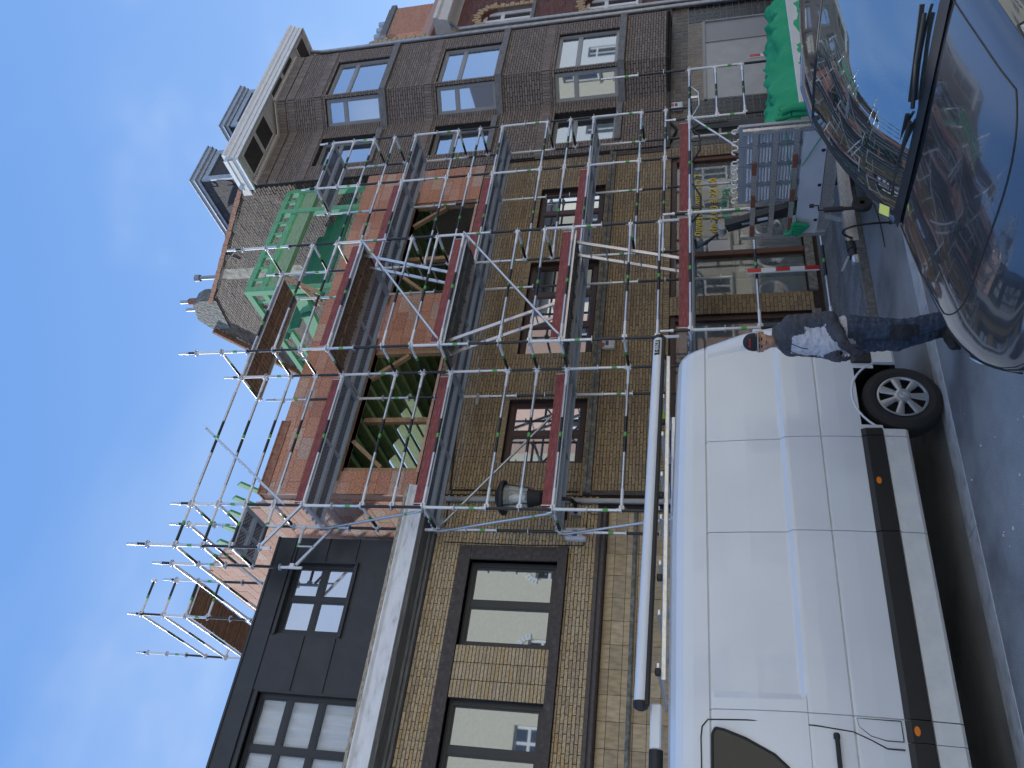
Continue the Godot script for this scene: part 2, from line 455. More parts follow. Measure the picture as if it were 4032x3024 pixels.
# bricks of length L and height H with joints J; shift = bond offset as a share of L; each entry [Transform3D of a unit cube, material]
func lay(list: Array, F: Transform3D, rect: Array, holes: Array, L: float, H: float, J: float, shift: float, nm: int, proud: float, jitter: float = 0.0) -> void:
	var v: float = rect[1]
	var row := 0
	while v < rect[3] - 0.012:
		var v1: float = minf(v + H, rect[3])
		var vm := (v + v1) * 0.5
		var u: float = rect[0] - L * (shift if row % 2 == 1 else 0.0)
		if shift > 0.0 and row % 2 == 0: u = rect[0] - L * 0.03
		while u < rect[2]:
			var a: float = maxf(u, rect[0])
			var b: float = minf(u + L - J, rect[2])
			u += L
			if b - a < 0.02: continue
			# trim against the openings of this course
			var spans := [[a, b]]
			for h in holes:
				if vm <= h[1] or vm >= h[3]: continue
				var nx := []
				for s in spans:
					if h[2] <= s[0] or h[0] >= s[1]:
						nx.push_back(s); continue
					if h[0] > s[0]: nx.push_back([s[0], h[0]])
					if h[2] < s[1]: nx.push_back([h[2], s[1]])
				spans = nx
			for s in spans:
				var w: float = s[1] - s[0]
				if w < 0.015: continue
				var p := proud + rng.randf_range(-jitter, jitter)
				var hh := v1 - v - J
				var c := F * Vector3((s[0] + s[1]) * 0.5, v + (v1 - v - J) * 0.5, p * 0.5 - 0.01)
				var mi: int = rng.randi() % nm
				if rng.randf() < 0.35: mi = 0
				list.push_back([Transform3D(Basis(F.basis.x * w, F.basis.y * hh, F.basis.z * (p + 0.02)), c), mi])
		v += H
		row += 1

var cam_inv := Transform3D()
func seen(p: Vector3) -> bool:
	var q := cam_inv * p
	if q.z > -0.5: return false
	return absf(q.x / -q.z) < 0.635 and absf(q.y / -q.z) < 0.476

func unit_cube(m: Material) -> ArrayMesh:
	var mb := MB.new()
	mb.box(Vector3.ZERO, Vector3.ONE)
	return mb.mesh(m)

# the largest pieces in view become parts of their own, the rest one joined part
func finish(parent: Node3D, list: Array, mats: Array, called: String, mass_called: String, cap: int = 290) -> void:
	var order := []
	for i in list.size():
		var xf: Transform3D = list[i][0]
		var d := xf.origin.distance_to(CAM_POS)
		var area := xf.basis.x.length() * xf.basis.y.length()
		var score := area / (d * d)
		if not seen(xf.origin): score *= 0.001
		order.push_back([-score, i])
	order.sort_custom(func(a, b): return a[0] < b[0])
	var cubes := []
	for m in mats: cubes.push_back(unit_cube(m))
	var mbs := []
	for m in mats: mbs.push_back(MB.new())
	for k in order.size():
		var e: Array = list[order[k][1]]
		if k < cap:
			put(parent, called, cubes[e[1]], e[0])
		else:
			var xf: Transform3D = e[0]
			var mb: MB = mbs[e[1]]
			mb.box(xf.origin, Vector3(xf.basis.x.length(), xf.basis.y.length(), xf.basis.z.length()), xf.basis.orthonormalized())
	if order.size() > cap:
		var am := ArrayMesh.new()
		for i in mats.size(): mbs[i].into(am, mats[i])
		var o := put(parent, mass_called, am)
		o.set_meta("kind", "stuff")

# a framed window: frame with glazing bars, each pane a child. cols/rows: inner divisions as shares
func window(parent: Node3D, F: Transform3D, r: Array, recess: float, fw: float, fm: Material, gm, cols: Array = [], rows: Array = [], bar: float = 0.05, called: String = "window") -> MeshInstance3D:
	var mb := MB.new()
	var us := [r[0]]
	for c in cols: us.push_back(lerpf(r[0], r[2], c))
	us.push_back(r[2])
	var vs := [r[1]]
	for c in rows: vs.push_back(lerpf(r[1], r[3], c))
	vs.push_back(r[3])
	var B := F.basis
	var dep := 0.07
	var zc := -recess - dep * 0.5
	# outer frame
	mb.box(F * Vector3(r[0] + fw * 0.5, (r[1] + r[3]) * 0.5, zc), Vector3(fw, r[3] - r[1], dep), B)
	mb.box(F * Vector3(r[2] - fw * 0.5, (r[1] + r[3]) * 0.5, zc), Vector3(fw, r[3] - r[1], dep), B)
	mb.box(F * Vector3((r[0] + r[2]) * 0.5, r[1] + fw * 0.5, zc), Vector3(r[2] - r[0] - fw * 2.0, fw, dep - 0.004), B)
	mb.box(F * Vector3((r[0] + r[2]) * 0.5, r[3] - fw * 0.5, zc), Vector3(r[2] - r[0] - fw * 2.0, fw, dep - 0.004), B)
	for i in range(1, us.size() - 1):
		mb.box(F * Vector3(us[i], (r[1] + r[3]) * 0.5, zc - 0.003), Vector3(bar, r[3] - r[1] - fw * 2.0, dep - 0.012), B)
	for j in range(1, vs.size() - 1):
		mb.box(F * Vector3((r[0] + r[2]) * 0.5, vs[j], zc - 0.004), Vector3(r[2] - r[0] - fw * 2.0, bar, dep - 0.016), B)
	# inner sash lip of each light, then its pane
	var o := part(parent, called, mb, fm)
	for i in us.size() - 1:
		for j in vs.size() - 1:
			var a: float = us[i] + (fw if i == 0 else bar * 0.5)
			var b: float = us[i + 1] - (fw if i == us.size() - 2 else bar * 0.5)
			var c: float = vs[j] + (fw if j == 0 else bar * 0.5)
			var d: float = vs[j + 1] - (fw if j == vs.size() - 2 else bar * 0.5)
			var lip := MB.new()
			var lw := 0.022
			var lz := -recess - 0.03
			lip.box(F * Vector3(a + lw * 0.5, (c + d) * 0.5, lz), Vector3(lw, d - c, 0.03), B)
			lip.box(F * Vector3(b - lw * 0.5, (c + d) * 0.5, lz), Vector3(lw, d - c, 0.03), B)
			lip.box(F * Vector3((a + b) * 0.5, c + lw * 0.5, lz), Vector3(b - a - lw * 2, lw, 0.028), B)
			lip.box(F * Vector3((a + b) * 0.5, d - lw * 0.5, lz), Vector3(b - a - lw * 2, lw, 0.028), B)
			part(o, "sash", lip, fm)
			var g := MB.new()
			var tilt := Basis(B.y, rng.randf_range(-0.004, 0.004)) * Basis(B.x, rng.randf_range(-0.004, 0.004))
			g.box(F * Vector3((a + b) * 0.5, (c + d) * 0.5, -recess - 0.04), Vector3(b - a - lw, d - c - lw, 0.008), tilt * B)
			part(o, "pane", g, gm[(i + j) % gm.size()] if gm is Array else gm)
	return o

# plain boxes given as [lo, hi] corner pairs in wall coordinates
func slabs(parent: Node3D, called: String, F: Transform3D, boxes: Array, m: Material) -> MeshInstance3D:
	var mb := MB.new()
	for b in boxes:
		var lo: Vector3 = b[0]; var hi: Vector3 = b[1]
		mb.box(F * ((lo + hi) * 0.5), (hi - lo).abs(), F.basis)
	return part(parent, called, mb, m)

# a row of tiles or panels as parts: rect split into cells of w x h with gaps
func tiles(parent: Node3D, called: String, F: Transform3D, rect: Array, holes: Array, w: float, h: float, gap: float, mats: Array, proud: float, u_from: float, v_from: float) -> void:
	var cubes := []
	for m in mats: cubes.push_back(unit_cube(m))
	var v := v_from
	while v > rect[1]: v -= h
	while v < rect[3]:
		var u := u_from
		while u > rect[0]: u -= w
		while u < rect[2]:
			var a := maxf(u, rect[0]); var b := minf(u + w - gap, rect[2])
			var c := maxf(v, rect[1]); var d := minf(v + h - gap, rect[3])
			if b - a > 0.01 and d - c > 0.01 and not covered(holes, (a + b) * 0.5, (c + d) * 0.5):
				var p := proud + rng.randf_range(-0.001, 0.001)
				put(parent, called, cubes[rng.randi() % cubes.size()], Transform3D(Basis(F.basis.x * (b - a), F.basis.y * (d - c), F.basis.z * (p + 0.01)), F * Vector3((a + b) * 0.5, (c + d) * 0.5, (p - 0.01) * 0.5)))
			u += w
		v += h

# profile (outward, up) swept along the wall from u0 to u1
func moulding(parent: Node3D, called: String, F: Transform3D, prof: PackedVector2Array, u0: float, u1: float, m: Material) -> MeshInstance3D:
	var mb := MB.new()
	mb.prism(prof, F * Vector3(u0, 0, 0), F.basis.z, F.basis.y, F.basis.x * (u1 - u0))
	return part(parent, called, mb, m)

func curtain(parent: Node3D, F: Transform3D, u0: float, v0: float, u1: float, v1: float, back: float) -> void:
	var P := []
	for j in 2:
		var row := []
		for i in 41:
			var t := i / 40.0
			row.push_back(F * Vector3(lerpf(u0, u1, t), v0 if j == 0 else v1, -back + 0.025 * sin(t * 46.0) + 0.012 * sin(t * 17.0 + 1.0)))
		P.push_back(row)
	var mb := MB.new()
	mb.grid(P, F.basis.z)
	part(parent, "curtain", mb, M.curtain)

# ---------------------------------------------------------------- house with the black top floor
func house_black_top() -> void:
	var t := thing("brick_house", "yellow brick house with black metal-clad top floor above a white wooden cornice", "house")
	var F := wall_frame(Vector3(0, 0, -1.0), Vector3.RIGHT)
	var x0 := -7.5
	var wins := [[-1.72, 4.42, -.38, 5.82], [-3.81, 4.42, -2.47, 5.82], [-5.90, 4.42, -4.56, 5.82]]
	var mb := MB.new()
	slab(mb, F, [x0, 0.0, .745, 6.5], wins, 0.3)
	part(t, "wall", mb, M.mortar_dark)
	var L := []
	lay(L, F, [x0, 6.02, .745, 6.46], [], .246, .0537, .0105, .5, 6, .014, .002)
	lay(L, F, [-.15, 4.28, .745, 6.02], [], .246, .0537, .0105, .5, 6, .014, .002)
	lay(L, F, [x0, 3.87, .745, 4.28], [], .246, .0537, .0105, .5, 6, .014, .002)
	for p in [[-2.47, -1.72], [-4.56, -3.81], [-6.65, -5.90]]:
		lay(L, F, [p[0], 4.43, p[1], 5.82], [], .25, .0537, .0105, 0.0, 6, .03, .001)
	finish(t, L, M.yellow, "brick", "brick_courses")
	slabs(t, "lintel", F, [[Vector3(x0, 5.82, -.1), Vector3(-.15, 6.02, .045)]], M.stone_dark)
	slabs(t, "jamb", F, [[Vector3(-.38, 4.425, -.1), Vector3(-.15, 5.815, .043)]], M.stone_dark)
	slabs(t, "sill", F, [[Vector3(x0, 4.28, -.1), Vector3(-.15, 4.42, .085)]], M.stone_dark)
	for w in wins:
		window(t, F, w, .10, .075, M.frame_black, M.mirror_dim, [0.5], [], 0.10)
	# room behind, gutter board and tile cladding below
	slabs(t, "gutter_board", F, [[Vector3(x0, 3.76, 0.0), Vector3(.5, 3.865, .05)], [Vector3(x0, 3.80, .05), Vector3(.5, 3.845, .085)]], M.brown_pipe)
	var g := MB.new()
	g.tube(Vector3(x0, 3.735, -.90), Vector3(.5, 3.735, -.90), .045, 12)
	part(t, "gutter_pipe", g, M.brown_pipe)
	slabs(t, "trim_rail", F, [[Vector3(x0, 3.235, 0.0), Vector3(.5, 3.30, .045)], [Vector3(x0, 3.25, .045), Vector3(.5, 3.27, .06)]], M.stone_grey)
	tiles(t, "tile", F, [-4.6, 2.66, .5, 3.69], [], .345, .18, .007, M.tile_beige, .012, -.905, 3.39)
	slabs(t, "plinth", F, [[Vector3(x0, 0.0, 0.0), Vector3(.74, 2.65, .012)]], M.tile_beige[1])
	# cornice
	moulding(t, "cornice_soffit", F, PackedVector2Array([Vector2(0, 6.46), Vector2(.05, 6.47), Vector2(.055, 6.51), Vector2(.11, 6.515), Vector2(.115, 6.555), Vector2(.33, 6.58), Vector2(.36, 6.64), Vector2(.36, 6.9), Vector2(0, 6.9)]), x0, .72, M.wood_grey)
	moulding(t, "cornice_fascia", F, PackedVector2Array([Vector2(.362, 6.635), Vector2(.395, 6.635), Vector2(.40, 6.86), Vector2(.43, 6.90), Vector2(.43, 6.925), Vector2(.362, 6.925)]), x0, .72, M.wood_white)
	moulding(t, "cornice_top", F, PackedVector2Array([Vector2(0, 6.902), Vector2(.362, 6.927), Vector2(.435, 6.927), Vector2(.44, 6.96), Vector2(.40, 6.975), Vector2(.39, 7.0), Vector2(.04, 7.075), Vector2(0, 7.075)]), x0, .72, M.wood_flaky)
	# black storey of folded metal panels
	var bw := [[-1.70, 7.70, -.54, 8.78], [-4.12, 7.12, -2.60, 8.76]]
	mb = MB.new()
	slab(mb, F, [x0, 7.06, -.09, 9.2], bw, .25)
	mb.mm(Vector3(-.35, 7.05, -8.5), Vector3(-.10, 9.19, -1.25))
	mb.mm(Vector3(x0, 9.10, -8.5), Vector3(-.36, 9.19, -1.25))
	part(t, "top_floor_wall", mb, M.zinc_black)
	mb = MB.new()
	mb.mm(Vector3(-.088, 6.95, -8.5), Vector3(.72, 7.06, -1.02))
	part(t, "gutter_roof", mb, M.panel_dark)
	var cube := unit_cube(M.zinc_black)
	for row in [[7.08, 7.735], [7.741, 8.262], [8.268, 8.87], [8.876, 9.19]]:
		var cuts := []
		if row[0] < 8.8:
			cuts = [[x0, -4.15], [-2.57, -1.73], [-.51, -.095]]
			if row[0] < 7.5: cuts = [[x0, -4.15], [-2.57, -.095]]
		else:
			cuts = [[x0, -.095]]
		for c in cuts:
			put(t, "metal_panel", cube, Transform3D(Basis(Vector3(c[1] - c[0], 0, 0), Vector3(0, row[1] - row[0], 0), Vector3(0, 0, .016)), Vector3((c[0] + c[1]) * .5, (row[0] + row[1]) * .5, -.993)))
			if row[0] > 7.2:
				put(t, "panel_seam", cube, Transform3D(Basis(Vector3(c[1] - c[0], 0, 0), Vector3(0, .012, 0), Vector3(0, 0, .03)), Vector3((c[0] + c[1]) * .5, row[0] - .001, -.982)))
	slabs(t, "parapet_cap", F, [[Vector3(x0, 9.19, -.3), Vector3(-.085, 9.225, .03)]], M.frame_black)
	for w in bw:
		slabs(t, "window_surround", F, [[Vector3(w[0] - .03, w[3], -.05), Vector3(w[2] + .03, w[3] + .05, .045)], [Vector3(w[2] + .002, w[1] - .03, -.05), Vector3(w[2] + .04, w[3], .04)], [Vector3(w[0] - .03, w[1] - .04, -.05), Vector3(w[2] + .03, w[1] - .004, .06)]], M.frame_black)
	window(t, F, bw[0], .05, .06, M.frame_black, M.mirror, [0.5], [0.5], .075)
	window(t, F, bw[1], .05, .06, M.frame_black, M.clear, [0.5], [0.37, 0.69], .075)
	curtain(t, F, -4.1, 7.15, -2.62, 8.75, .16)
	# downpipe, cables and little boxes at the joint of the two houses
	g = MB.new()
	g.bbox(Vector3(.65, 5.35, -.945), Vector3(.085, 2.1, .07), .015)
	g.bbox(Vector3(.65, 3.0, -.945), Vector3(.085, 2.55, .07), .015)
	part(t, "downpipe", g, M.downpipe)
	g = MB.new()
	g.path([Vector3(.2, 6.33, -.975), Vector3(.45, 6.34, -.975), Vector3(.84, 6.33, -.975), Vector3(.84, 5.66, -.975), Vector3(.83, 4.2, -.975)], .014)
	g.path([Vector3(-.1, 6.31, -.98), Vector3(-.12, 5.0, -.98), Vector3(-.1, 4.05, -.98), Vector3(.5, 4.02, -.98)], .008)
	g.path([Vector3(.5, 4.45, -.975), Vector3(.52, 4.1, -.96), Vector3(.42, 3.95, -.955), Vector3(.45, 3.7, -.975)], .007)
	part(t, "cable", g, M.black_plastic)
	slabs(t, "junction_box", F, [[Vector3(.38, 4.12, 0), Vector3(.50, 4.28, .07)], [Vector3(.15, 6.36, 0), Vector3(.3, 6.46, .06)]], M.downpipe)

# ---------------------------------------------------------------- house under construction behind the scaffold
func house_middle() -> void:
	var t := thing("building_site_house", "yellow brick shop house with raw orange block storey and green roof timbers", "house")
	var F := wall_frame(Vector3(0, 0, -1.0), Vector3.RIGHT)
	var wins := [[1.37, 4.2, 2.68, 5.57], [3.70, 4.2, 6.06, 5.57], [6.97, 4.2, 8.28, 5.57]]
	var shop := [[.95, .35, 4.50, 2.80], [4.95, .35, 8.95, 2.80]]
	var mb := MB.new()
	slab(mb, F, [.75, 0.0, 9.3, 7.0], wins + shop, .3)
	part(t, "wall", mb, M.mortar_dark)
	var L := []
	lay(L, F, [.77, 4.135, 9.28, 6.99], wins, .246, .0537, .0105, .5, 6, .014, .002)
	lay(L, F, [.86, 2.94, 9.2, 4.0], [], .246, .0537, .0105, .5, 6, .013, .002)
	lay(L, F, [.77, 2.82, 9.28, 2.935], [], .058, .115, .008, 0.0, 5, .02, .001)
	lay(L, F, [4.50, .3, 4.945, 2.815], [], .225, .068, .009, .5, 5, .014, .002)
	lay(L, F, [8.955, .3, 9.29, 2.815], [], .17, .068, .009, .5, 5, .014, .002)
	for w in wins: lay(L, F, [w[0], w[3] + .003, w[2], w[3] + .11], [], .058, .115, .008, 0.0, 5, .018, .001)
	finish(t, L, M.tan, "brick", "brick_courses")
	slabs(t, "string_course", F, [[Vector3(.8, 4.0, -.02), Vector3(9.29, 4.075, .07)], [Vector3(.8, 4.078, -.02), Vector3(9.29, 4.132, .10)]], M.stone_grey)
	for x in [.775, 9.205]: slabs(t, "panel_border", F, [[Vector3(x, 2.94, 0), Vector3(x + .08, 3.998, .03)]], M.stone_dark)
	for i in 3:
		var w: Array = wins[i]
		window(t, F, w, .10, .085, M.frame_brown, [M.mirror_dim, M.mirror, M.mirror_dark], [0.5] if i != 1 else [0.333, 0.667], [] if i != 0 else [], .11)
	# cable and dark line under the blocks
	var g := MB.new()
	g.path([Vector3(.84, 6.36, -.97), Vector3(2.5, 6.50, -.97), Vector3(5.1, 6.53, -.97), Vector3(9.3, 6.5, -.97), Vector3(9.32, 4.1, -.965)], .016)
	g.path([Vector3(9.36, 6.6, -.97), Vector3(9.37, 3.0, -.97)], .02)
	part(t, "cable", g, M.black_plastic)
	# shop front
	slabs(t, "shop_lintel", F, [[Vector3(.95, 2.70, -.2), Vector3(4.49, 2.798, -.03)], [Vector3(4.96, 2.70, -.2), Vector3(8.95, 2.798, -.03)]], M.frame_brown)
	for x in [1.0, 2.7, 4.44]: slabs(t, "shop_post", F, [[Vector3(x - .05, .36, -.18), Vector3(x + .05, 2.70, -.04)]], M.frame_brown)
	for x in [6.06, 8.9]: slabs(t, "shop_post", F, [[Vector3(x - .06, .36, -.18), Vector3(x + .06, 2.70, -.02)]], M.wood_post)
	for r in [[1.05, 2.65], [2.75, 4.39], [4.96, 6.0], [6.12, 8.84]]:
		slabs(t, "shop_pane", F, [[Vector3(r[0], .37, -.115), Vector3(r[1], 2.695, -.107)]], M.clear)
	slabs(t, "shop_sill", F, [[Vector3(.95, .2, -.25), Vector3(4.5, .35, .05)], [Vector3(4.95, .2, -.25), Vector3(8.95, .35, .05)]], M.stone_grey)
	slabs(t, "shop_transom", F, [[Vector3(4.96, 2.38, -.15), Vector3(8.84, 2.43, -.09)]], M.frame_brown)
	mb = MB.new()
	mb.mm(Vector3(.8, .05, -7.0), Vector3(9.25, .12, -1.3))
	mb.mm(Vector3(.8, .1, -7.1), Vector3(9.25, 2.95, -7.0))
	mb.mm(Vector3(.7, .1, -7.0), Vector3(.8, 2.95, -1.3))
	mb.mm(Vector3(9.25, .1, -7.0), Vector3(9.3, 2.95, -1.3))
	mb.mm(Vector3(.8, 2.9, -7.0), Vector3(9.25, 2.99, -1.3))
	part(t, "shop_room", mb, M.room_mid)
	# lettering on the pane
	var yl := plain(lin(.80, .56, .03), .6)
	letters(t, "Ouvert 7 jours sur 7", Vector3(6.62, 2.15, -1.095), .20, 1.86, yl)
	letters(t, "de 7.00 à 22.00", Vector3(6.70, 1.84, -1.095), .20, 1.62, yl)
	var gl := plain(lin(.015, .34, .20), .6)
	var word := "NETTOYAGE"
	for i in word.length():
		var s := (i - 4.0) / 4.0
		letters(t, word[i], Vector3(6.98 + i * .115, 1.62 + .10 * (1.0 - s * s) * 0.6 - .03, -1.095), .17, .10, gl)
	slabs(t, "notice", F, [[Vector3(6.19, 1.69, -.104), Vector3(6.49, 2.09, -.10)]], M.white_plastic)
	slabs(t, "notice", F, [[Vector3(6.20, 1.40, -.104), Vector3(6.32, 1.62, -.10)]], M.white_plastic)
	# block storey
	var ow := [[1.2, 7.05, 3.95, 8.45], [5.34, 7.05, 8.15, 8.45]]
	mb = MB.new()
	slab(mb, F, [.75, 7.0, 9.28, 9.88], ow, .2)
	part(t, "block_wall", mb, M.mortar_block)
	L = []
	lay(L, F, [.75, 7.0, 9.28, 9.88], ow, .46, .24, .007, .5, 7, .012, .002)
	finish(t, L, M.block, "block", "block_rest")
	slabs(t, "wall_flashing", F, [[Vector3(.72, 9.74, .014), Vector3(2.26, 9.9, .035)], [Vector3(.72, 9.885, -.21), Vector3(2.26, 9.91, .05)]], M.terracotta)
	slabs(t, "lintel_beam", F, [[Vector3(1.0, 8.45, -.19), Vector3(4.2, 8.62, .06)]], M.pale_wood)
	slabs(t, "lintel_beam", F, [[Vector3(5.1, 8.45, -.19), Vector3(8.5, 8.62, .06)]], M.pale_wood)
	for o in ow:
		slabs(t, "opening_post", F, [[Vector3(o[0], 7.05, -.15), Vector3(o[0] + .1, 8.44, -.05)]], M.raw_wood)
		slabs(t, "opening_post", F, [[Vector3(o[2] - .1, 7.05, -.15), Vector3(o[2], 8.44, -.05)]], M.raw_wood)
	for o in [[1.32, 1], [3.83, -1], [5.46, 1], [8.03, -1]]:
		var b := MB.new()
		var x: float = o[0]; var s: float = o[1]
		bar(b, Vector3(x, 7.75, -1.1), Vector3(x + s * .55, 8.42, -1.1), .09, .07)
		part(t, "prop", b, M.raw_wood)
	for x in [2.55, 6.8]: slabs(t, "prop", F, [[Vector3(x - .05, 7.02, -.5), Vector3(x + .05, 8.5, -.4)]], M.raw_wood)
	mb = MB.new()
	mb.mm(Vector3(.76, 6.86, -8.2), Vector3(9.25, 6.99, -1.2))
	mb.mm(Vector3(.76, 7.0, -8.2), Vector3(9.25, 9.0, -8.0))
	part(t, "upper_room", mb, M.room_dark)
	mb = MB.new()
	mb.mm(Vector3(4.6, 8.84, -8.0), Vector3(9.25, 8.88, -1.22))
	mb.mm(Vector3(.95, 8.84, -3.6), Vector3(4.59, 8.88, -1.22))
	mb.mm(Vector3(.95, 8.84, -8.0), Vector3(4.59, 8.88, -5.2))
	part(t, "light_shaped_boarding", mb, M.green_dark)  # assumed boarding, its open gap shaped so sky light reaches the joists
	for i in 21:
		var b := MB.new()
		b.mm(Vector3(1.0 + i * .40, 8.63, -7.9), Vector3(1.09 + i * .40, 8.84, -1.21))
		part(t, "joist", b, M.joist)
	# orange party wall rising to the ridge
	var Z := [[-1.2, 9.85], [-4.7, 13.0], [-8.0, 13.0]]
	mb = MB.new()
	mb.prism(PackedVector2Array([Vector2(-1.2, 6.9), Vector2(-1.2, 9.85), Vector2(-4.7, 13.0), Vector2(-8.2, 13.0), Vector2(-8.2, 6.9)]), Vector3(.73, 0, 0), Vector3(0, 0, 1), Vector3(0, 1, 0), Vector3(.2, 0, 0))
	part(t, "party_wall", mb, M.mortar_block)
	var G := wall_frame(Vector3(.73, 0, 0), Vector3(0, 0, 1))   # looks towards -x
	var raw := []
	lay(raw, G, [-8.2, 7.0, -1.2, 13.0], [], .46, .24, .007, .5, 7, .012, .002)
	L = []
	for e in raw:
		var c: Vector3 = e[0].origin
		var top := 13.0 if c.z < -4.7 else 9.85 + (-1.2 - c.z) * (3.15 / 3.5)
		if c.y + .1 < top: L.push_back(e)
	finish(t, L, M.block, "block", "block_rest", 200)
	for i in 6:
		var b := MB.new()
		var x := 1.13 + i * .37
		bar(b, Vector3(x, 10.4, -7.9), Vector3(x, 13.02, -4.66), .055, .20)
		part(t, "rafter", b, M.green_wood)
	# green dormer frame
	var d := Node3D.new()
	d.name = "dormer_frame"
	t.add_child(d)
	var zf := -1.25
	var zb := -4.4
	var xs := [5.93, 8.46, 9.18]
	var beam := func(a: Vector3, b: Vector3, w: float, h: float, m: Material) -> void:
		var q := MB.new()
		bar(q, a, b, w, h)
		part(d, "beam", q, m)
	beam.call(Vector3(5.88, 12.07, zf), Vector3(9.22, 12.05, zf), .09, .13, M.green_wood)
	beam.call(Vector3(5.96, 11.72, zf - .01), Vector3(9.2, 11.70, zf - .01), .08, .13, M.green_wood)
	beam.call(Vector3(5.96, 11.42, zf - .02), Vector3(9.2, 11.40, zf - .02), .14, .30, M.pale_green)
	beam.call(Vector3(5.9, 9.98, zf), Vector3(9.2, 9.98, zf), .10, .12, M.green_wood)
	for x in xs: beam.call(Vector3(x, 10.0, zf), Vector3(x, 12.0, zf), .14, .14, M.green_wood)
	for i in 8: beam.call(Vector3(6.25 + i * .37, 11.77, zf), Vector3(6.25 + i * .37, 12.0, zf), .08, .07, M.green_wood)
	beam.call(Vector3(5.93, 12.07, zf), Vector3(5.93, 12.0, zb), .09, .13, M.green_wood)
	beam.call(Vector3(5.95, 11.70, zf), Vector3(5.95, 11.62, zb), .09, .13, M.green_wood)
	beam.call(Vector3(5.95, 10.9, zf - .3), Vector3(5.95, 11.2, zb), .12, .30, M.green_wood)
	for i in 7:
		var z := zf - .35 - i * .42
		beam.call(Vector3(5.94, 11.75, z), Vector3(5.94, 12.02, z), .05, .06, M.green_wood)
	# dark green roof planks stepping back up the slope behind the frame
	for i in 4:
		var q := MB.new()
		q.bbox(Vector3(7.48, 10.50 + i * .44, -1.60 - i * .38), Vector3(3.45, .27, .06), .02, Basis(Vector3.RIGHT, -.25))
		part(d, "plank", q, M.green_dark)
	beam.call(Vector3(5.75, 10.0, -1.4), Vector3(9.2, 10.0, -1.4), .12, .14, M.green_dark)
	beam.call(Vector3(5.6, 10.15, -1.05), Vector3(6.25, 11.35, -1.12), .03, .10, M.raw_wood)
	beam.call(Vector3(5.25, 10.0, -1.05), Vector3(5.9, 10.7, -1.12), .03, .09, M.raw_wood)

# a bar of width w and height h between two points
func bar(mb: MB, a: Vector3, b: Vector3, w: float, h: float) -> void:
	var d := b - a
	var L := d.length()
	d = d / L
	var s := d.cross(Vector3.UP)
	if s.length() < 0.05: s = Vector3.RIGHT
	s = s.normalized()
	var u := s.cross(d).normalized()
	mb.box((a + b) * 0.5, Vector3(w, h, L), Basis(s, u, -d))

func letters(parent: Node3D, text: String, at: Vector3, size: float, width: float, m: Material) -> void:
	var tm := TextMesh.new()
	var f := SystemFont.new()
	f.font_names = PackedStringArray(["Droid Sans"])
	f.font_weight = 700
	tm.font = f
	tm.text = text
	tm.font_size = 64
	tm.pixel_size = size / 64.0
	tm.depth = 0.003
	tm.horizontal_alignment = HORIZONTAL_ALIGNMENT_LEFT
	tm.vertical_alignment = VERTICAL_ALIGNMENT_BOTTOM
	tm.material = m
	var bb := tm.get_aabb()
	var k := width / maxf(bb.size.x, 0.01)
	if text.length() == 1: k = 1.0
	put(parent, "lettering", tm, Transform3D(Basis(Vector3(k, 0, 0), Vector3.UP, Vector3.BACK), at))

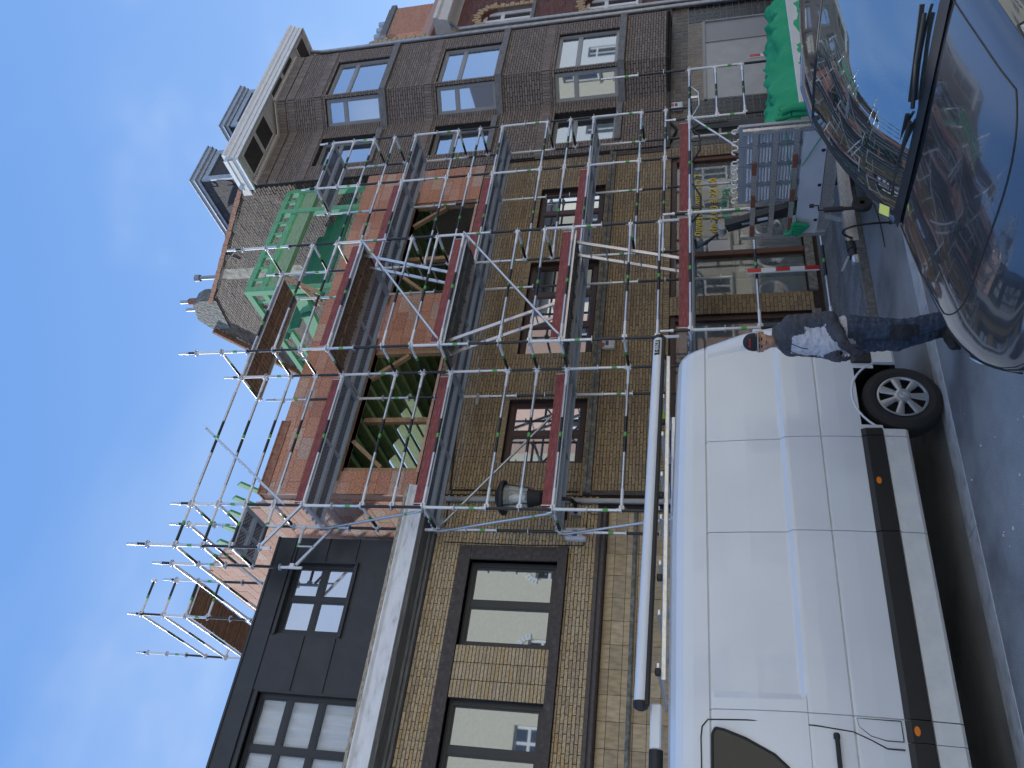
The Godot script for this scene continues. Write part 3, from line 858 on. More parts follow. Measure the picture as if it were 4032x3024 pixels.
# ---------------------------------------------------------------- dark brick house with the bay
func house_bay() -> void:
	var t := thing("bay_window_house", "dark brown brick house with angled bay windows, cream cornice and slate dormers", "house")
	var F := wall_frame(Vector3(0, 0, -1.0), Vector3.RIGHT)
	var flat := [[9.84, 10.05, 10.92, 11.58], [9.84, 7.08, 10.96, 8.55], [9.84, 4.08, 10.98, 5.57]]
	var mb := MB.new()
	slab(mb, F, [9.3, 2.85, 15.0, 13.0], flat, .3)
	# bay body: three faces
	var a := Vector3(11.25, 0, -1.0); var b := Vector3(11.83, 0, -.40); var c := Vector3(13.80, 0, -.40); var d := Vector3(14.40, 0, -1.0)
	var FL := wall_frame(a, b - a); var FF := wall_frame(b, c - b); var FR := wall_frame(c, d - c)
	var lw := (b - a).length(); var fw := (c - b).length()
	var vs := [[10.0, 11.5], [7.0, 8.53], [4.05, 5.56]]
	var hl := []; var hf := []
	for v in vs:
		hl.push_back([.10, v[0], lw - .06, v[1]])
		hf.push_back([.06, v[0], 1.52, v[1]])
	slab(mb, FL, [0, 2.85, lw, 12.95], hl, .2)
	slab(mb, FF, [0, 2.85, fw, 12.95], hf, .2)
	slab(mb, FR, [0, 2.85, lw, 12.95], [], .2)
	mb.prism(PackedVector2Array([Vector2(11.25, -1.0), Vector2(11.83, -.4), Vector2(13.8, -.4), Vector2(14.4, -1.0)]), Vector3(0, 2.86, 0), Vector3(1, 0, 0), Vector3(0, 0, 1), Vector3(0, .05, 0))
	part(t, "wall", mb, M.mortar_brown)
	var L := []
	lay(L, F, [9.31, 2.95, 11.25, 12.98], flat, .225, .062, .016, .5, 5, .020, .003)
	lay(L, F, [14.4, 2.95, 14.98, 12.98], [], .225, .062, .016, .5, 5, .020, .003)
	lay(L, FL, [0, 2.95, lw, 12.93], hl, .225, .062, .016, .5, 5, .020, .003)
	lay(L, FF, [0, 2.95, fw, 12.93], hf, .225, .062, .016, .5, 5, .020, .003)
	lay(L, FR, [0, 2.95, lw, 12.93], [], .225, .062, .016, .5, 5, .020, .003)
	# raised soldier bands over the openings and below the cornice
	for v in vs:
		lay(L, F, [9.31, v[1] + .10, 11.24, v[1] + .30], [], .07, .20, .009, 0.0, 5, .045, .001)
		lay(L, FL, [0, v[1] + .10, lw, v[1] + .30], [], .07, .20, .009, 0.0, 5, .04, .001)
		lay(L, FF, [0, v[1] + .10, fw, v[1] + .30], [], .07, .20, .009, 0.0, 5, .04, .001)
	for y in [12.35, 12.62]:
		lay(L, F, [9.31, y, 11.24, y + .2], [], .07, .20, .009, 0.0, 5, .05, .001)
		lay(L, FL, [0, y, lw, y + .2], [], .07, .20, .009, 0.0, 5, .045, .001)
		lay(L, FF, [0, y, fw, y + .2], [], .07, .20, .009, 0.0, 5, .045, .001)
	finish(t, L, M.brown, "brick", "brick_courses")
	var gl := [M.mirror, M.mirror, M.mirror_dim]
	for i in 3:
		var v: Array = vs[i]
		window(t, FL, hl[i], .06, .07, M.frame_grey, gl[i], [], [0.66], .07)
		window(t, FF, hf[i], .06, .07, M.frame_grey, gl[i], [], [0.64], .07)
		window(t, F, flat[i], .16, .06, M.frame_grey, gl[i], [], [0.66], .06)
		slabs(t, "sill", FL, [[Vector3(-.05, v[0] - .16, -.05), Vector3(lw + .03, v[0] - .002, .09)]], M.stone_blue)
		slabs(t, "sill", FF, [[Vector3(-.03, v[0] - .158, -.05), Vector3(fw + .04, v[0] - .001, .088)]], M.stone_blue)
		slabs(t, "sill", F, [[Vector3(flat[i][0] - .1, flat[i][1] - .14, -.1), Vector3(flat[i][2] + .1, flat[i][1] - .002, .085)]], M.stone_blue)
	curtain(t, F, 9.9, 4.1, 10.4, 5.5, .30)
	# cornice: soffit with dark panels, fascia, dentils
	slabs(t, "cornice_soffit", F, [[Vector3(9.28, 12.985, -.2), Vector3(14.88, 13.06, .86)]], M.cornice_cream)
	moulding(t, "cornice_fascia", F, PackedVector2Array([Vector2(.862, 12.93), Vector2(.885, 12.93), Vector2(.885, 13.02), Vector2(.91, 13.03), Vector2(.915, 13.12), Vector2(.95, 13.14), Vector2(.955, 13.2), Vector2(1.0, 13.25), Vector2(1.0, 13.30), Vector2(.862, 13.30)]), 9.25, 14.9, M.cornice_white)
	slabs(t, "cornice_return", F, [[Vector3(9.22, 12.93, -.05), Vector3(9.277, 13.2, .86)], [Vector3(9.19, 13.2, -.05), Vector3(9.277, 13.30, .861)], [Vector3(14.882, 12.93, -.05), Vector3(14.94, 13.3, .86)]], M.cornice_white)
	slabs(t, "cornice_top", F, [[Vector3(9.2, 13.062, -.2), Vector3(14.9, 13.29, .86)]], M.cornice_cream)
	var frame_boxes := []
	for r in [[9.55, 10.35], [10.47, 11.15], [11.95, 12.75], [12.9, 13.65], [14.15, 14.7]]:
		var z0 := .14; var z1 := .72
		if r[0] > 11.5 and r[0] < 13.9: z0 = .63; z1 = .80
		slabs(t, "soffit_panel", F, [[Vector3(r[0], 12.972, z0), Vector3(r[1], 12.984, z1)]], M.panel_dark)
		for q in [[Vector3(r[0] - .05, 12.955, z0 - .04), Vector3(r[0], 12.984, z1 + .04)], [Vector3(r[1], 12.955, z0 - .04), Vector3(r[1] + .05, 12.984, z1 + .04)], [Vector3(r[0], 12.956, z0 - .04), Vector3(r[1], 12.984, z0)], [Vector3(r[0], 12.956, z1), Vector3(r[1], 12.984, z1 + .04)]]: frame_boxes.push_back(q)
	slabs(t, "soffit_frame", F, frame_boxes, M.cornice_cream)
	var cube := unit_cube(M.cornice_cream)
	for k in 24:
		put(t, "dentil", cube, Transform3D(Basis.from_scale(Vector3(.045, .08, .06)), Vector3(9.36 + k * .08, 12.93, -.955)))
	for k in 24:
		put(t, "dentil", cube, Transform3D(Basis.from_scale(Vector3(.045, .08, .06)), Vector3(11.9 + k * .08, 12.93, -.36)))
	slabs(t, "frieze_moulding", F, [[Vector3(9.31, 12.86, 0), Vector3(11.24, 12.895, .09)]], M.cornice_cream)
	slabs(t, "frieze_moulding", FL, [[Vector3(0, 12.861, 0), Vector3(lw, 12.893, .085)]], M.cornice_cream)
	slabs(t, "frieze_moulding", FF, [[Vector3(0, 12.86, 0), Vector3(fw, 12.894, .086)]], M.cornice_cream)
	# downpipe
	var g := MB.new()
	g.path([Vector3(14.72, 12.9, -.75), Vector3(14.93, 12.7, -.92), Vector3(14.93, 7.0, -.92), Vector3(14.93, .1, -.92)], .055, 12)
	part(t, "downpipe", g, M.zinc)
	for y in [11.2, 9.2, 7.2, 5.2, 3.2]:
		g = MB.new()
		g.tube(Vector3(14.93, y, -.92), Vector3(14.93, y + .05, -.92), .064, 12)
		part(t, "pipe_clip", g, M.zinc)
	# mansard slope and dormers
	mb = MB.new()
	mb.prism(PackedVector2Array([Vector2(-.35, 13.29), Vector2(-1.1, 13.26), Vector2(-5.0, 16.2), Vector2(-6.1, 16.8), Vector2(-10, 13.3)]), Vector3(9.62, 0, 0), Vector3(0, 0, 1), Vector3(0, 1, 0), Vector3(5.35, 0, 0))
	part(t, "roof", mb, M.slate[1])
	for D in [[9.93, 11.14], [12.2, 13.87]]:
		var x0: float = D[0]; var x1: float = D[1]
		mb = MB.new()
		mb.mm(Vector3(x0 + .01, 13.3, -3.6), Vector3(x1 - .01, 14.78, -1.22))
		var o := part(t, "dormer", mb, M.slate[0])
		var DF := wall_frame(Vector3(0, 0, -1.19), Vector3.RIGHT)
		slabs(o, "dormer_cornice", DF, [[Vector3(x0 - .09, 14.90, -2.4), Vector3(x1 + .09, 15.02, .10)], [Vector3(x0 - .05, 14.80, -2.38), Vector3(x1 + .05, 14.898, .05)], [Vector3(x0 - .11, 15.021, -2.45), Vector3(x1 + .11, 15.05, .13)]], M.zinc)
		slabs(o, "dormer_front", DF, [[Vector3(x0, 13.3, -.03), Vector3(x0 + .16, 14.79, .02)], [Vector3(x1 - .16, 13.3, -.03), Vector3(x1, 14.79, .02)], [Vector3(x0 + .161, 14.64, -.03), Vector3(x1 - .161, 14.79, .018)]], M.zinc)
		window(o, DF, [x0 + .17, 13.5, x1 - .17, 14.63], .03, .07, M.oak, M.mirror_dark, [] if x1 - x0 < 1.4 else [0.5], [], .08, "dormer_window")
	# slate scales on the cheek of the first dormer, each a piece of its own
	var meshes := []
	for k in 3:
		var s := MB.new()
		var poly := PackedVector2Array([Vector2(-.172, .26), Vector2(-.172, -.03), Vector2(-.09, -.16), Vector2(.09, -.16), Vector2(.172, -.03), Vector2(.172, .26)])
		s.prism(poly, Vector3.ZERO, Vector3(0, 0, 1), Vector3(0, 1, 0), Vector3(-.010, 0, 0))
		meshes.push_back(s.mesh(M.slate[k]))
	for r in 6:
		for k in 8:
			var z := -1.40 - k * .35 - (.175 if r % 2 == 1 else 0.0)
			var y := 14.60 - r * .24
			if y + .05 < 13.30 + (-1.1 - z) * .755: continue
			put(t, "slate_scale", meshes[rng.randi() % 3], Transform3D(Basis(Vector3.BACK, .02), Vector3(9.935 - .0015 * (r % 2), y, z)))
	# gable of rough brick towards the building site, with coping, chimney and vent
	mb = MB.new()
	mb.prism(PackedVector2Array([Vector2(-1.31, 0.0), Vector2(-1.31, 12.95), Vector2(-1.05, 13.0), Vector2(-1.05, 13.25), Vector2(-5.0, 16.35), Vector2(-6.1, 17.0), Vector2(-10.2, 13.6), Vector2(-10.2, 0.0)]), Vector3(9.29, 0, 0), Vector3(0, 0, 1), Vector3(0, 1, 0), Vector3(.3, 0, 0))
	part(t, "gable_wall", mb, M.mortar_light)
	var G := wall_frame(Vector3(9.29, 0, 0), Vector3(0, 0, 1))
	var raw := []
	lay(raw, G, [-10.2, 9.6, -1.05, 17.0], [[-4.15, 12.88, -3.72, 15.6]], .215, .070, .018, .5, 5, .012, .005)
	L = []
	for e in raw:
		var p: Vector3 = e[0].origin
		var top := 13.25 + (-1.05 - p.z) * (3.1 / 3.95)
		if p.z < -5.0: top = 16.35 + (-5.0 - p.z) * (.65 / 1.1)
		if p.z < -6.1: top = 17.0 - (-6.1 - p.z) * (3.4 / 4.1)
		if p.y + .04 < top:
			e[0] = Transform3D(e[0].basis.rotated(Vector3.RIGHT, rng.randf_range(-.012, .012)), p)
			L.push_back(e)
	finish(t, L, M.gablebrick, "gable_brick", "gable_courses")
	slabs(t, "render_strip", G, [[Vector3(-4.14, 12.9, 0), Vector3(-3.73, 15.4, .014)]], M.render_pale)
	for k in 16:
		var u := (k + .5) / 16.0
		var s := MB.new()
		bar(s, Vector3(9.38, lerpf(13.30, 16.38, k / 16.0), lerpf(-1.0, -4.98, k / 16.0)), Vector3(9.38, lerpf(13.30, 16.38, (k + .96) / 16.0), lerpf(-1.0, -4.98, (k + .96) / 16.0)), .44, .10 + .02 * (k % 2))
		part(t, "coping_tile", s, M.terracotta)
	for k in 14:
		var s := MB.new()
		bar(s, Vector3(9.38, lerpf(17.0, 13.75, k / 14.0), lerpf(-6.25, -10.15, k / 14.0)), Vector3(9.38, lerpf(17.0, 13.75, (k + .96) / 14.0), lerpf(-6.25, -10.15, (k + .96) / 14.0)), .44, .10 + .02 * (k % 2))
		part(t, "coping_tile", s, M.terracotta)
	mb = MB.new()
	mb.prism(PackedVector2Array([Vector2(-4.95, 16.2), Vector2(-4.95, 16.75), Vector2(-5.1, 17.05), Vector2(-5.75, 17.25), Vector2(-6.2, 17.0), Vector2(-6.2, 16.4)]), Vector3(9.25, 0, 0), Vector3(0, 0, 1), Vector3(0, 1, 0), Vector3(.5, 0, 0))
	var ch := part(t, "chimney", mb, M.stone_grey)
	mb = MB.new()
	mb.lathe([Vector2(.11, 0), Vector2(.11, .25), Vector2(.08, .3), Vector2(0, .3)], Vector3(9.5, 17.05, -5.2), Vector3.UP, 12)
	part(ch, "chimney_pot", mb, M.terracotta)
	for z in [-5.2, -5.55]:
		mb = MB.new()
		mb.tube(Vector3(9.5, 17.1, z), Vector3(9.5, 17.62, z), .055, 10)
		part(ch, "flue_pipe", mb, M.zinc)
	mb = MB.new()
	mb.lathe([Vector2(.06, 0), Vector2(.06, .5), Vector2(.10, .52), Vector2(.11, .66), Vector2(.04, .72), Vector2(0, .72)], Vector3(9.36, 15.75, -4.1), Vector3.UP, 12)
	part(t, "vent_pipe", mb, M.downpipe)
	mb = MB.new()
	for z in [-3.1, -5.3]:
		bar(mb, Vector3(9.27, 14.6, z), Vector3(9.27, 14.95, z - .3), .03, .03)
		bar(mb, Vector3(9.27, 14.95, z), Vector3(9.27, 14.6, z - .3), .03, .03)
	part(t, "wall_anchor", mb, M.iron_dark)
	# ground floor: tiles, grey garage panels, doorway
	mb = MB.new()
	slab(mb, F, [9.3, 0.0, 15.0, 2.85], [[9.5, .12, 10.1, 2.45]], .3)
	part(t, "ground_floor_wall", mb, M.grout_pale)
	slabs(t, "ledge", F, [[Vector3(9.3, 2.85, 0), Vector3(15, 2.94, .06)]], M.panel_dark)
	tiles(t, "wall_tile", F, [9.32, 2.46, 14.9, 2.84], [], .15, .15, .008, M.tile_brown, .012, 9.32, 2.46)
	tiles(t, "wall_tile", F, [10.9, 2.13, 14.1, 2.45], [], .11, .11, .007, M.tile_mid, .012, 10.9, 2.13)
	tiles(t, "wall_tile", F, [14.15, .1, 14.9, 2.45], [], .155, .155, .010, M.tile_black, .013, 14.15, 2.45)
	tiles(t, "wall_tile", F, [10.11, .1, 10.9, 2.45], [], .155, .155, .010, M.tile_black, .013, 10.11, 2.45)
	tiles(t, "wall_tile", F, [9.32, .1, 9.49, 2.45], [], .155, .155, .010, M.tile_black, .013, 9.32, 2.45)
	tiles(t, "wall_tile", F, [10.9, .1, 14.12, .28], [], .155, .155, .008, M.tile_black, .013, 10.9, .28)
	slabs(t, "garage_panel", F, [[Vector3(10.93, .32, 0), Vector3(12.1, 2.04, .02)]], M.panel_grey)
	slabs(t, "garage_panel", F, [[Vector3(12.115, .32, 0), Vector3(13.2, 2.04, .021)]], M.panel_grey)
	slabs(t, "roller_case", F, [[Vector3(13.22, .32, 0), Vector3(14.08, 2.04, .012)]], M.frame_grey)
	slabs(t, "garage_frame", F, [[Vector3(10.9, 2.045, 0), Vector3(14.1, 2.10, .05)], [Vector3(10.9, .285, 0), Vector3(14.1, .318, .05)], [Vector3(14.085, .32, 0), Vector3(14.13, 2.044, .05)], [Vector3(13.18, .32, .022), Vector3(13.24, 2.044, .045)]], M.frame_grey)
	slabs(t, "street_door", F, [[Vector3(9.52, .12, -.2), Vector3(10.08, 2.43, -.15)]], M.frame_black)
	for y in [1.1, 1.75]: slabs(t, "door_rail", F, [[Vector3(9.58, y, -.15), Vector3(10.02, y + .055, -.12)]], M.frame_grey)
	g = MB.new()
	g.path([Vector3(9.34, 2.9, -.96), Vector3(9.9, 2.7, -.95), Vector3(10.2, 2.86, -.95), Vector3(11.7, 2.88, -.96), Vector3(13.9, 2.9, -.96)], .022)
	g.path([Vector3(9.36, 2.6, -.97), Vector3(9.7, 2.5, -.95), Vector3(10.0, 2.2, -.96), Vector3(10.02, 1.6, -.96)], .015)
	part(t, "cable", g, M.black_plastic)

# ---------------------------------------------------------------- red brick house with yellow trimmed arches
func arch_house() -> void:
	var t := thing("arched_window_house", "red brick house with arched windows trimmed in yellow brick", "house")
	var F := wall_frame(Vector3(0, 0, -.95), Vector3.RIGHT)
	var cols := [15.28, 17.2, 19.1]
	var wins := []
	for x in cols:
		for y in [6.62, 3.72]: wins.push_back([x, y, x + .80, y + 1.45])
	var mb := MB.new()
	slab(mb, F, [15.0, 0.0, 21.0, 8.9], wins, .3)
	part(t, "wall", mb, M.mortar_red)
	var L := []
	var holes := []
	for w in wins: holes.push_back([w[0] - .12, w[1] - .1, w[2] + .12, w[3] + .13])
	lay(L, F, [15.12, 2.9, 20.9, 8.9], holes, .22, .068, .010, .5, 3, .012, .002)
	finish(t, L, M.redbrick, "brick", "brick_courses", 200)
	L = []
	for y in 60: lay(L, F, [15.02, 2.9 + y * .14, 15.02 + (.24 if y % 2 == 0 else .14), 3.03 + y * .14], holes, .3, .13, .01, 0.0, 1, .026)
	for w in wins:
		for k in 10:
			var e := .20 if k % 2 == 0 else .12
			lay(L, F, [w[0] - e, w[1] + k * .14, w[0], w[1] + .13 + k * .14], [], .3, .13, .01, 0.0, 1, .026)
			lay(L, F, [w[2], w[1] + k * .14, w[2] + e, w[1] + .13 + k * .14], [], .3, .13, .01, 0.0, 1, .026)
		var cx: float = (w[0] + w[2]) * .5
		for k in 15:
			var an := PI * (k + .5) / 15.0
			var r := .50 + (.05 if k % 2 == 0 else .0)
			var p := F * Vector3(cx - cos(an) * r, w[3] - .40 + sin(an) * r, .012)
			var bb := Basis(Vector3.BACK, PI / 2 - an) * Basis.from_scale(Vector3(.085, .2, .05))
			L.push_back([Transform3D(bb, p), 0])
	finish(t, L, [M.cream_trim], "trim_brick", "trim_rest", 220)
	for w in wins:
		var s := MB.new()
		var cx: float = (w[0] + w[2]) * .5
		var pts := PackedVector2Array()
		pts.push_back(Vector2(w[0] + .001, w[3])); pts.push_back(Vector2(w[0] + .001, w[3] - .40))
		for k in 13:
			var an := PI * k / 12.0
			pts.push_back(Vector2(cx - cos(an) * .40, w[3] - .40 + sin(an) * .399))
		pts.push_back(Vector2(w[2] - .001, w[3] - .40)); pts.push_back(Vector2(w[2] - .001, w[3]))
		# spandrels over the arch, in pieces on both sides
		for k in 12:
			var a0 := pts[2 + k]; var a1 := pts[3 + k]
			s.prism(PackedVector2Array([a0, a1, Vector2(a1.x, w[3] + .001), Vector2(a0.x, w[3] + .001)]), F * Vector3(0, 0, -.25), F.basis.x, F.basis.y, F.basis.z * .25)
		part(t, "arch_spandrel", s, M.redbrick[1])
		window(t, F, [w[0], w[1], w[2], w[3] - .02], .12, .07, M.cornice_white, [M.mirror, M.mirror_dim], [0.5], [0.62], .06)
		slabs(t, "sill", F, [[Vector3(w[0] - .1, w[1] - .1, -.1), Vector3(w[2] + .1, w[1] - .003, .08)]], M.stone_blue)
	moulding(t, "cornice", F, PackedVector2Array([Vector2(0, 8.72), Vector2(.12, 8.76), Vector2(.4, 8.8), Vector2(.46, 8.82), Vector2(.5, 9.05), Vector2(.56, 9.1), Vector2(.56, 9.2), Vector2(0, 9.25)]), 14.98, 21.0, M.cornice_cream)
	mb = MB.new()
	mb.prism(PackedVector2Array([Vector2(-.6, 9.2), Vector2(-5, 12.6), Vector2(-10, 9.2)]), Vector3(15.0, 0, 0), Vector3(0, 0, 1), Vector3(0, 1, 0), Vector3(6, 0, 0))
	part(t, "roof", mb, M.terracotta)
	var g := MB.new()
	g.path([Vector3(15.1, 8.8, -.6), Vector3(15.08, 8.6, -.85), Vector3(15.07, .2, -.87)], .05, 10)
	part(t, "downpipe", g, M.zinc)

# ---------------------------------------------------------------- far chimney over the roofs
func far_house() -> void:
	var t := thing("distant_house", "orange brick house whose pot-topped chimney shows over the neighbouring roof", "house")
	var mb := MB.new()
	mb.mm(Vector3(22.5, 0, -9), Vector3(27, 11.5, -4))
	mb.prism(PackedVector2Array([Vector2(-4, 11.5), Vector2(-6.5, 13.2), Vector2(-9, 11.5)]), Vector3(22.5, 0, 0), Vector3(0, 0, 1), Vector3(0, 1, 0), Vector3(4.5, 0, 0))
	part(t, "wall", mb, M.block[5])
	var L := []
	for s in [[Vector3(24.0, 0, -5.6), Vector3.RIGHT, 2.0], [Vector3(24.0, 0, -6.5), Vector3(0, 0, 1), .9]]:
		lay(L, wall_frame(s[0], s[1]), [0, 11.6, s[2], 14.35], [], .21, .07, .012, .5, 3, .01, .003)
	mb = MB.new()
	mb.mm(Vector3(24.0, 11.4, -6.5), Vector3(26.0, 14.4, -5.6))
	var ch := part(t, "chimney", mb, M.mortar_light)
	finish(t, L, [M.block[0], M.block[2], M.block[5]], "chimney_brick", "chimney_courses", 120)
	mb = MB.new()
	mb.mm(Vector3(23.9, 14.4, -6.6), Vector3(26.1, 14.62, -5.5))
	mb.mm(Vector3(24.0, 14.62, -6.5), Vector3(26.0, 14.74, -5.6))
	part(ch, "chimney_cap", mb, M.stone_blue)
	for k in 4:
		mb = MB.new()
		mb.lathe([Vector2(.15, 0), Vector2(.15, .5), Vector2(.12, .52), Vector2(0, .52)], Vector3(24.25 + k * .46, 14.74, -6.05), Vector3.UP, 10)
		part(ch, "chimney_pot", mb, M.zinc)

# ---------------------------------------------------------------- sunlit houses across the street, seen only as reflections
func opposite_houses() -> void:
	var cream := noisy(81, 0.03, 4, [[0.0, lin(.58, .54, .42)], [1.0, lin(.68, .63, .51)]], .85, Vector3(.8, .8, .8), 1.0)
	var white := noisy(82, 0.03, 4, [[0.0, lin(.64, .65, .65)], [1.0, lin(.74, .75, .75)]], .85, Vector3(.8, .8, .8), 1.0)
	var salmon := noisy(83, 0.03, 4, [[0.0, lin(.52, .34, .26)], [1.0, lin(.62, .43, .34)]], .85, Vector3(.8, .8, .8), 1.0)
	var defs := [
		[-16.0, -6.5, 10.8, white, "pale rendered house across the street opposite the van"],
		[-6.5, 2.0, 11.6, cream, "cream brick house across the street with tall white windows"],
		[2.0, 12.0, 12.0, cream, "cream brick house across the street with arched window heads"],
		[12.0, 20.0, 11.0, salmon, "salmon orange brick house across the street"],
		[20.0, 28.0, 10.0, cream, "yellowish brick house across the street with grey sills"],
		[28.0, 44.0, 11.0, white, "white rendered house across the street with wide windows"]]
	for k in defs.size():
		var d: Array = defs[k]
		var t := thing("facing_house", d[4], "house", Vector3.ZERO, "houses across the street")
		var F := wall_frame(Vector3(0, 0, 16.0), Vector3.LEFT)
		var holes := []
		var n := int((d[1] - d[0]) / 2.6)
		for i in n:
			for y in [1.0, 4.0, 7.0]:
				var c: float = d[0] + (i + .5) * (d[1] - d[0]) / n
				holes.push_back([-c - .55, y, -c + .55, y + 1.75])
		var mb := MB.new()
		slab(mb, F, [-d[1], 0, -d[0], d[2]], holes, .3)
		part(t, "wall", mb, d[3])
		mb = MB.new()
		mb.prism(PackedVector2Array([Vector2(15.6, d[2]), Vector2(20.5, d[2] + 3.2), Vector2(25, d[2])]), Vector3(d[0], 0, 0), Vector3(0, 0, 1), Vector3(0, 1, 0), Vector3(d[1] - d[0], 0, 0))
		part(t, "roof", mb, M.slate[1])
		for h in holes:
			var w := window(t, F, h, .1, .07, M.cornice_white, M.mirror_dark, [0.5], [0.7], .06)
			slabs(w, "sill", F, [[Vector3(h[0] - .1, h[1] - .1, -.1), Vector3(h[2] + .1, h[1] - .003, .08)]], M.stone_blue)
			if k == 2 and h[1] > 3:
				var a := MB.new()
				for q in 13:
					var an := PI * (q + .5) / 13.0
					a.box(F * Vector3((h[0] + h[2]) * .5 - cos(an) * .62, h[3] - .1 + sin(an) * .5, .01), Vector3(.1, .2, .06), F.basis * Basis(Vector3.BACK, PI / 2 - an))
				part(w, "arch_head", a, white)

const L1 := 2.38
func lv(k: float) -> float:
	return L1 + 0.5 * k

var rosette_mesh: ArrayMesh
var TR := 0.0242

# tube cut in painted lengths: list of [from, to, material name] along a -> b in metres
func banded(a: Vector3, b: Vector3, bands: Array, r: float) -> ArrayMesh:
	var by := {}
	var L := a.distance_to(b)
	var d := (b - a) / L
	for s in bands:
		var f: float = clampf(s[0], 0.0, L); var g: float = clampf(s[1], 0.0, L)
		if g - f < 0.004: continue
		if not by.has(s[2]): by[s[2]] = MB.new()
		var rr: float = r + (0.0012 if s[2] == "tape_green" else 0.0)
		(by[s[2]] as MB).tube(a + d * f, a + d * g, rr, 10, f < 0.01 or g > L - 0.01 or s[2] == "tape_green")
	var am := ArrayMesh.new()
	for key in by: (by[key] as MB).into(am, M[key])
	return am

# upright from level k0 to k1 (levels of 0.5 m above the first deck); off shifts the paint pattern
func standard(t: Node3D, x: float, z: float, y0: float, y1: float, off: int, base: float = L1, spigot: bool = true) -> void:
	var bands := []
	var ks := int(floor((y0 - base) / .5)) - 1
	var ke := int(ceil((y1 - base) / .5)) + 1
	for k in range(ks, ke):
		var a := base + .5 * k - y0
		var q := posmod(k - off, 4)
		if q == 3: bands.push_back([a, a + .5, "tube_white"])
		elif q == 2:
			bands.push_back([a, a + .5, "galv"])
			bands.push_back([a + .19, a + .27, "tape_green"])
		else: bands.push_back([a, a + .5, "tube_black"])
	var o := put(t, "standard", banded(Vector3(x, y0, z), Vector3(x, y1, z), bands, TR))
	for k in range(ks, ke):
		var y := base + .5 * k
		if y > y0 + .02 and y < y1 - .02:
			put(o, "rosette", rosette_mesh, Transform3D(Basis(), Vector3(x, y, z)))
	if spigot:
		var s := MB.new()
		s.tube(Vector3(x, y1, z), Vector3(x, y1 + .05, z), TR * 1.15, 10)
		s.tube(Vector3(x, y1 + .05, z), Vector3(x, y1 + .20, z), TR * .8, 10)
		part(o, "spigot", s, M.galv)

func ledger(t: Node3D, a: Vector3, b: Vector3, called: String = "ledger") -> void:
	var L := a.distance_to(b)
	var d := (b - a) / L
	var p := a + d * .045
	var q := b - d * .045
	var n := L - .09
	var bands := [[0, n * .12, "tube_white"], [n * .12, n * .37, "galv"], [n * .37, n * .48, "tube_black"], [n * .485, n * .515, "tape_green"], [n * .52, n * .63, "tube_black"], [n * .63, n * .88, "galv"], [n * .88, n, "tube_white"]]
	if n < 1.0: bands = [[0, n * .42, "tube_white"], [n * .42, n * .53, "tape_green"], [n * .53, n, "tube_black"]]
	var o := put(t, called, banded(p, q, bands, TR))
	for e in [[p, -1.0], [q, 1.0]]:
		var h := MB.new()
		var c: Vector3 = e[0]
		h.box(c + d * (e[1] * .012), Vector3(.05, .075, .06), Basis(d.cross(Vector3.UP).normalized(), Vector3.UP, -d))
		h.box(c + d * (e[1] * .03) + Vector3(0, .01, 0), Vector3(.008, .14, .03), Basis(d.cross(Vector3.UP).normalized(), Vector3.UP, -d))
		part(o, "wedge_head", h, M.tube_white)

func brace(t: Node3D, a: Vector3, b: Vector3) -> void:
	var L := a.distance_to(b)
	var o := put(t, "diagonal_brace", banded(a, b, [[0, L * .12, "galv"], [L * .12, L * .145, "tape_green"], [L * .145, L, "galv"]], .0215))
	var d := (b - a) / L
	for c in [a, b]:
		var h := MB.new()
		h.box(c, Vector3(.02, .06, .10), Basis(d.cross(Vector3.BACK).normalized(), d.cross(d.cross(Vector3.BACK)).normalized(), d))
		part(o, "wedge_head", h, M.galv)

var deck_sheet: StandardMaterial3D
func make_deck_sheet() -> void:
	# pressed steel plate with rows of slots
	var W := 64
	var im := Image.create(W, W, false, Image.FORMAT_RGBA8)
	for y in W:
		for x in W:
			var c := Color(.40, .44, .50, 1)
			for q in [Vector2(16, 16), Vector2(48, 48)]:
				var e := Vector2(x - q.x, (y - q.y) * 1.0)
				if absf(e.x) < 11 and absf(e.y) < 7: c = Color(.58, .62, .68, 1)
				if absf(e.x) < 8.5 and absf(e.y) < 5: c = Color(.02, .02, .02, 0)
			im.set_pixel(x, y, c)
	deck_sheet = StandardMaterial3D.new()
	deck_sheet.albedo_texture = ImageTexture.create_from_image(im)
	deck_sheet.transparency = BaseMaterial3D.TRANSPARENCY_ALPHA_SCISSOR
	deck_sheet.alpha_scissor_threshold = 0.5
	deck_sheet.metallic = 0.4
	deck_sheet.roughness = 0.5

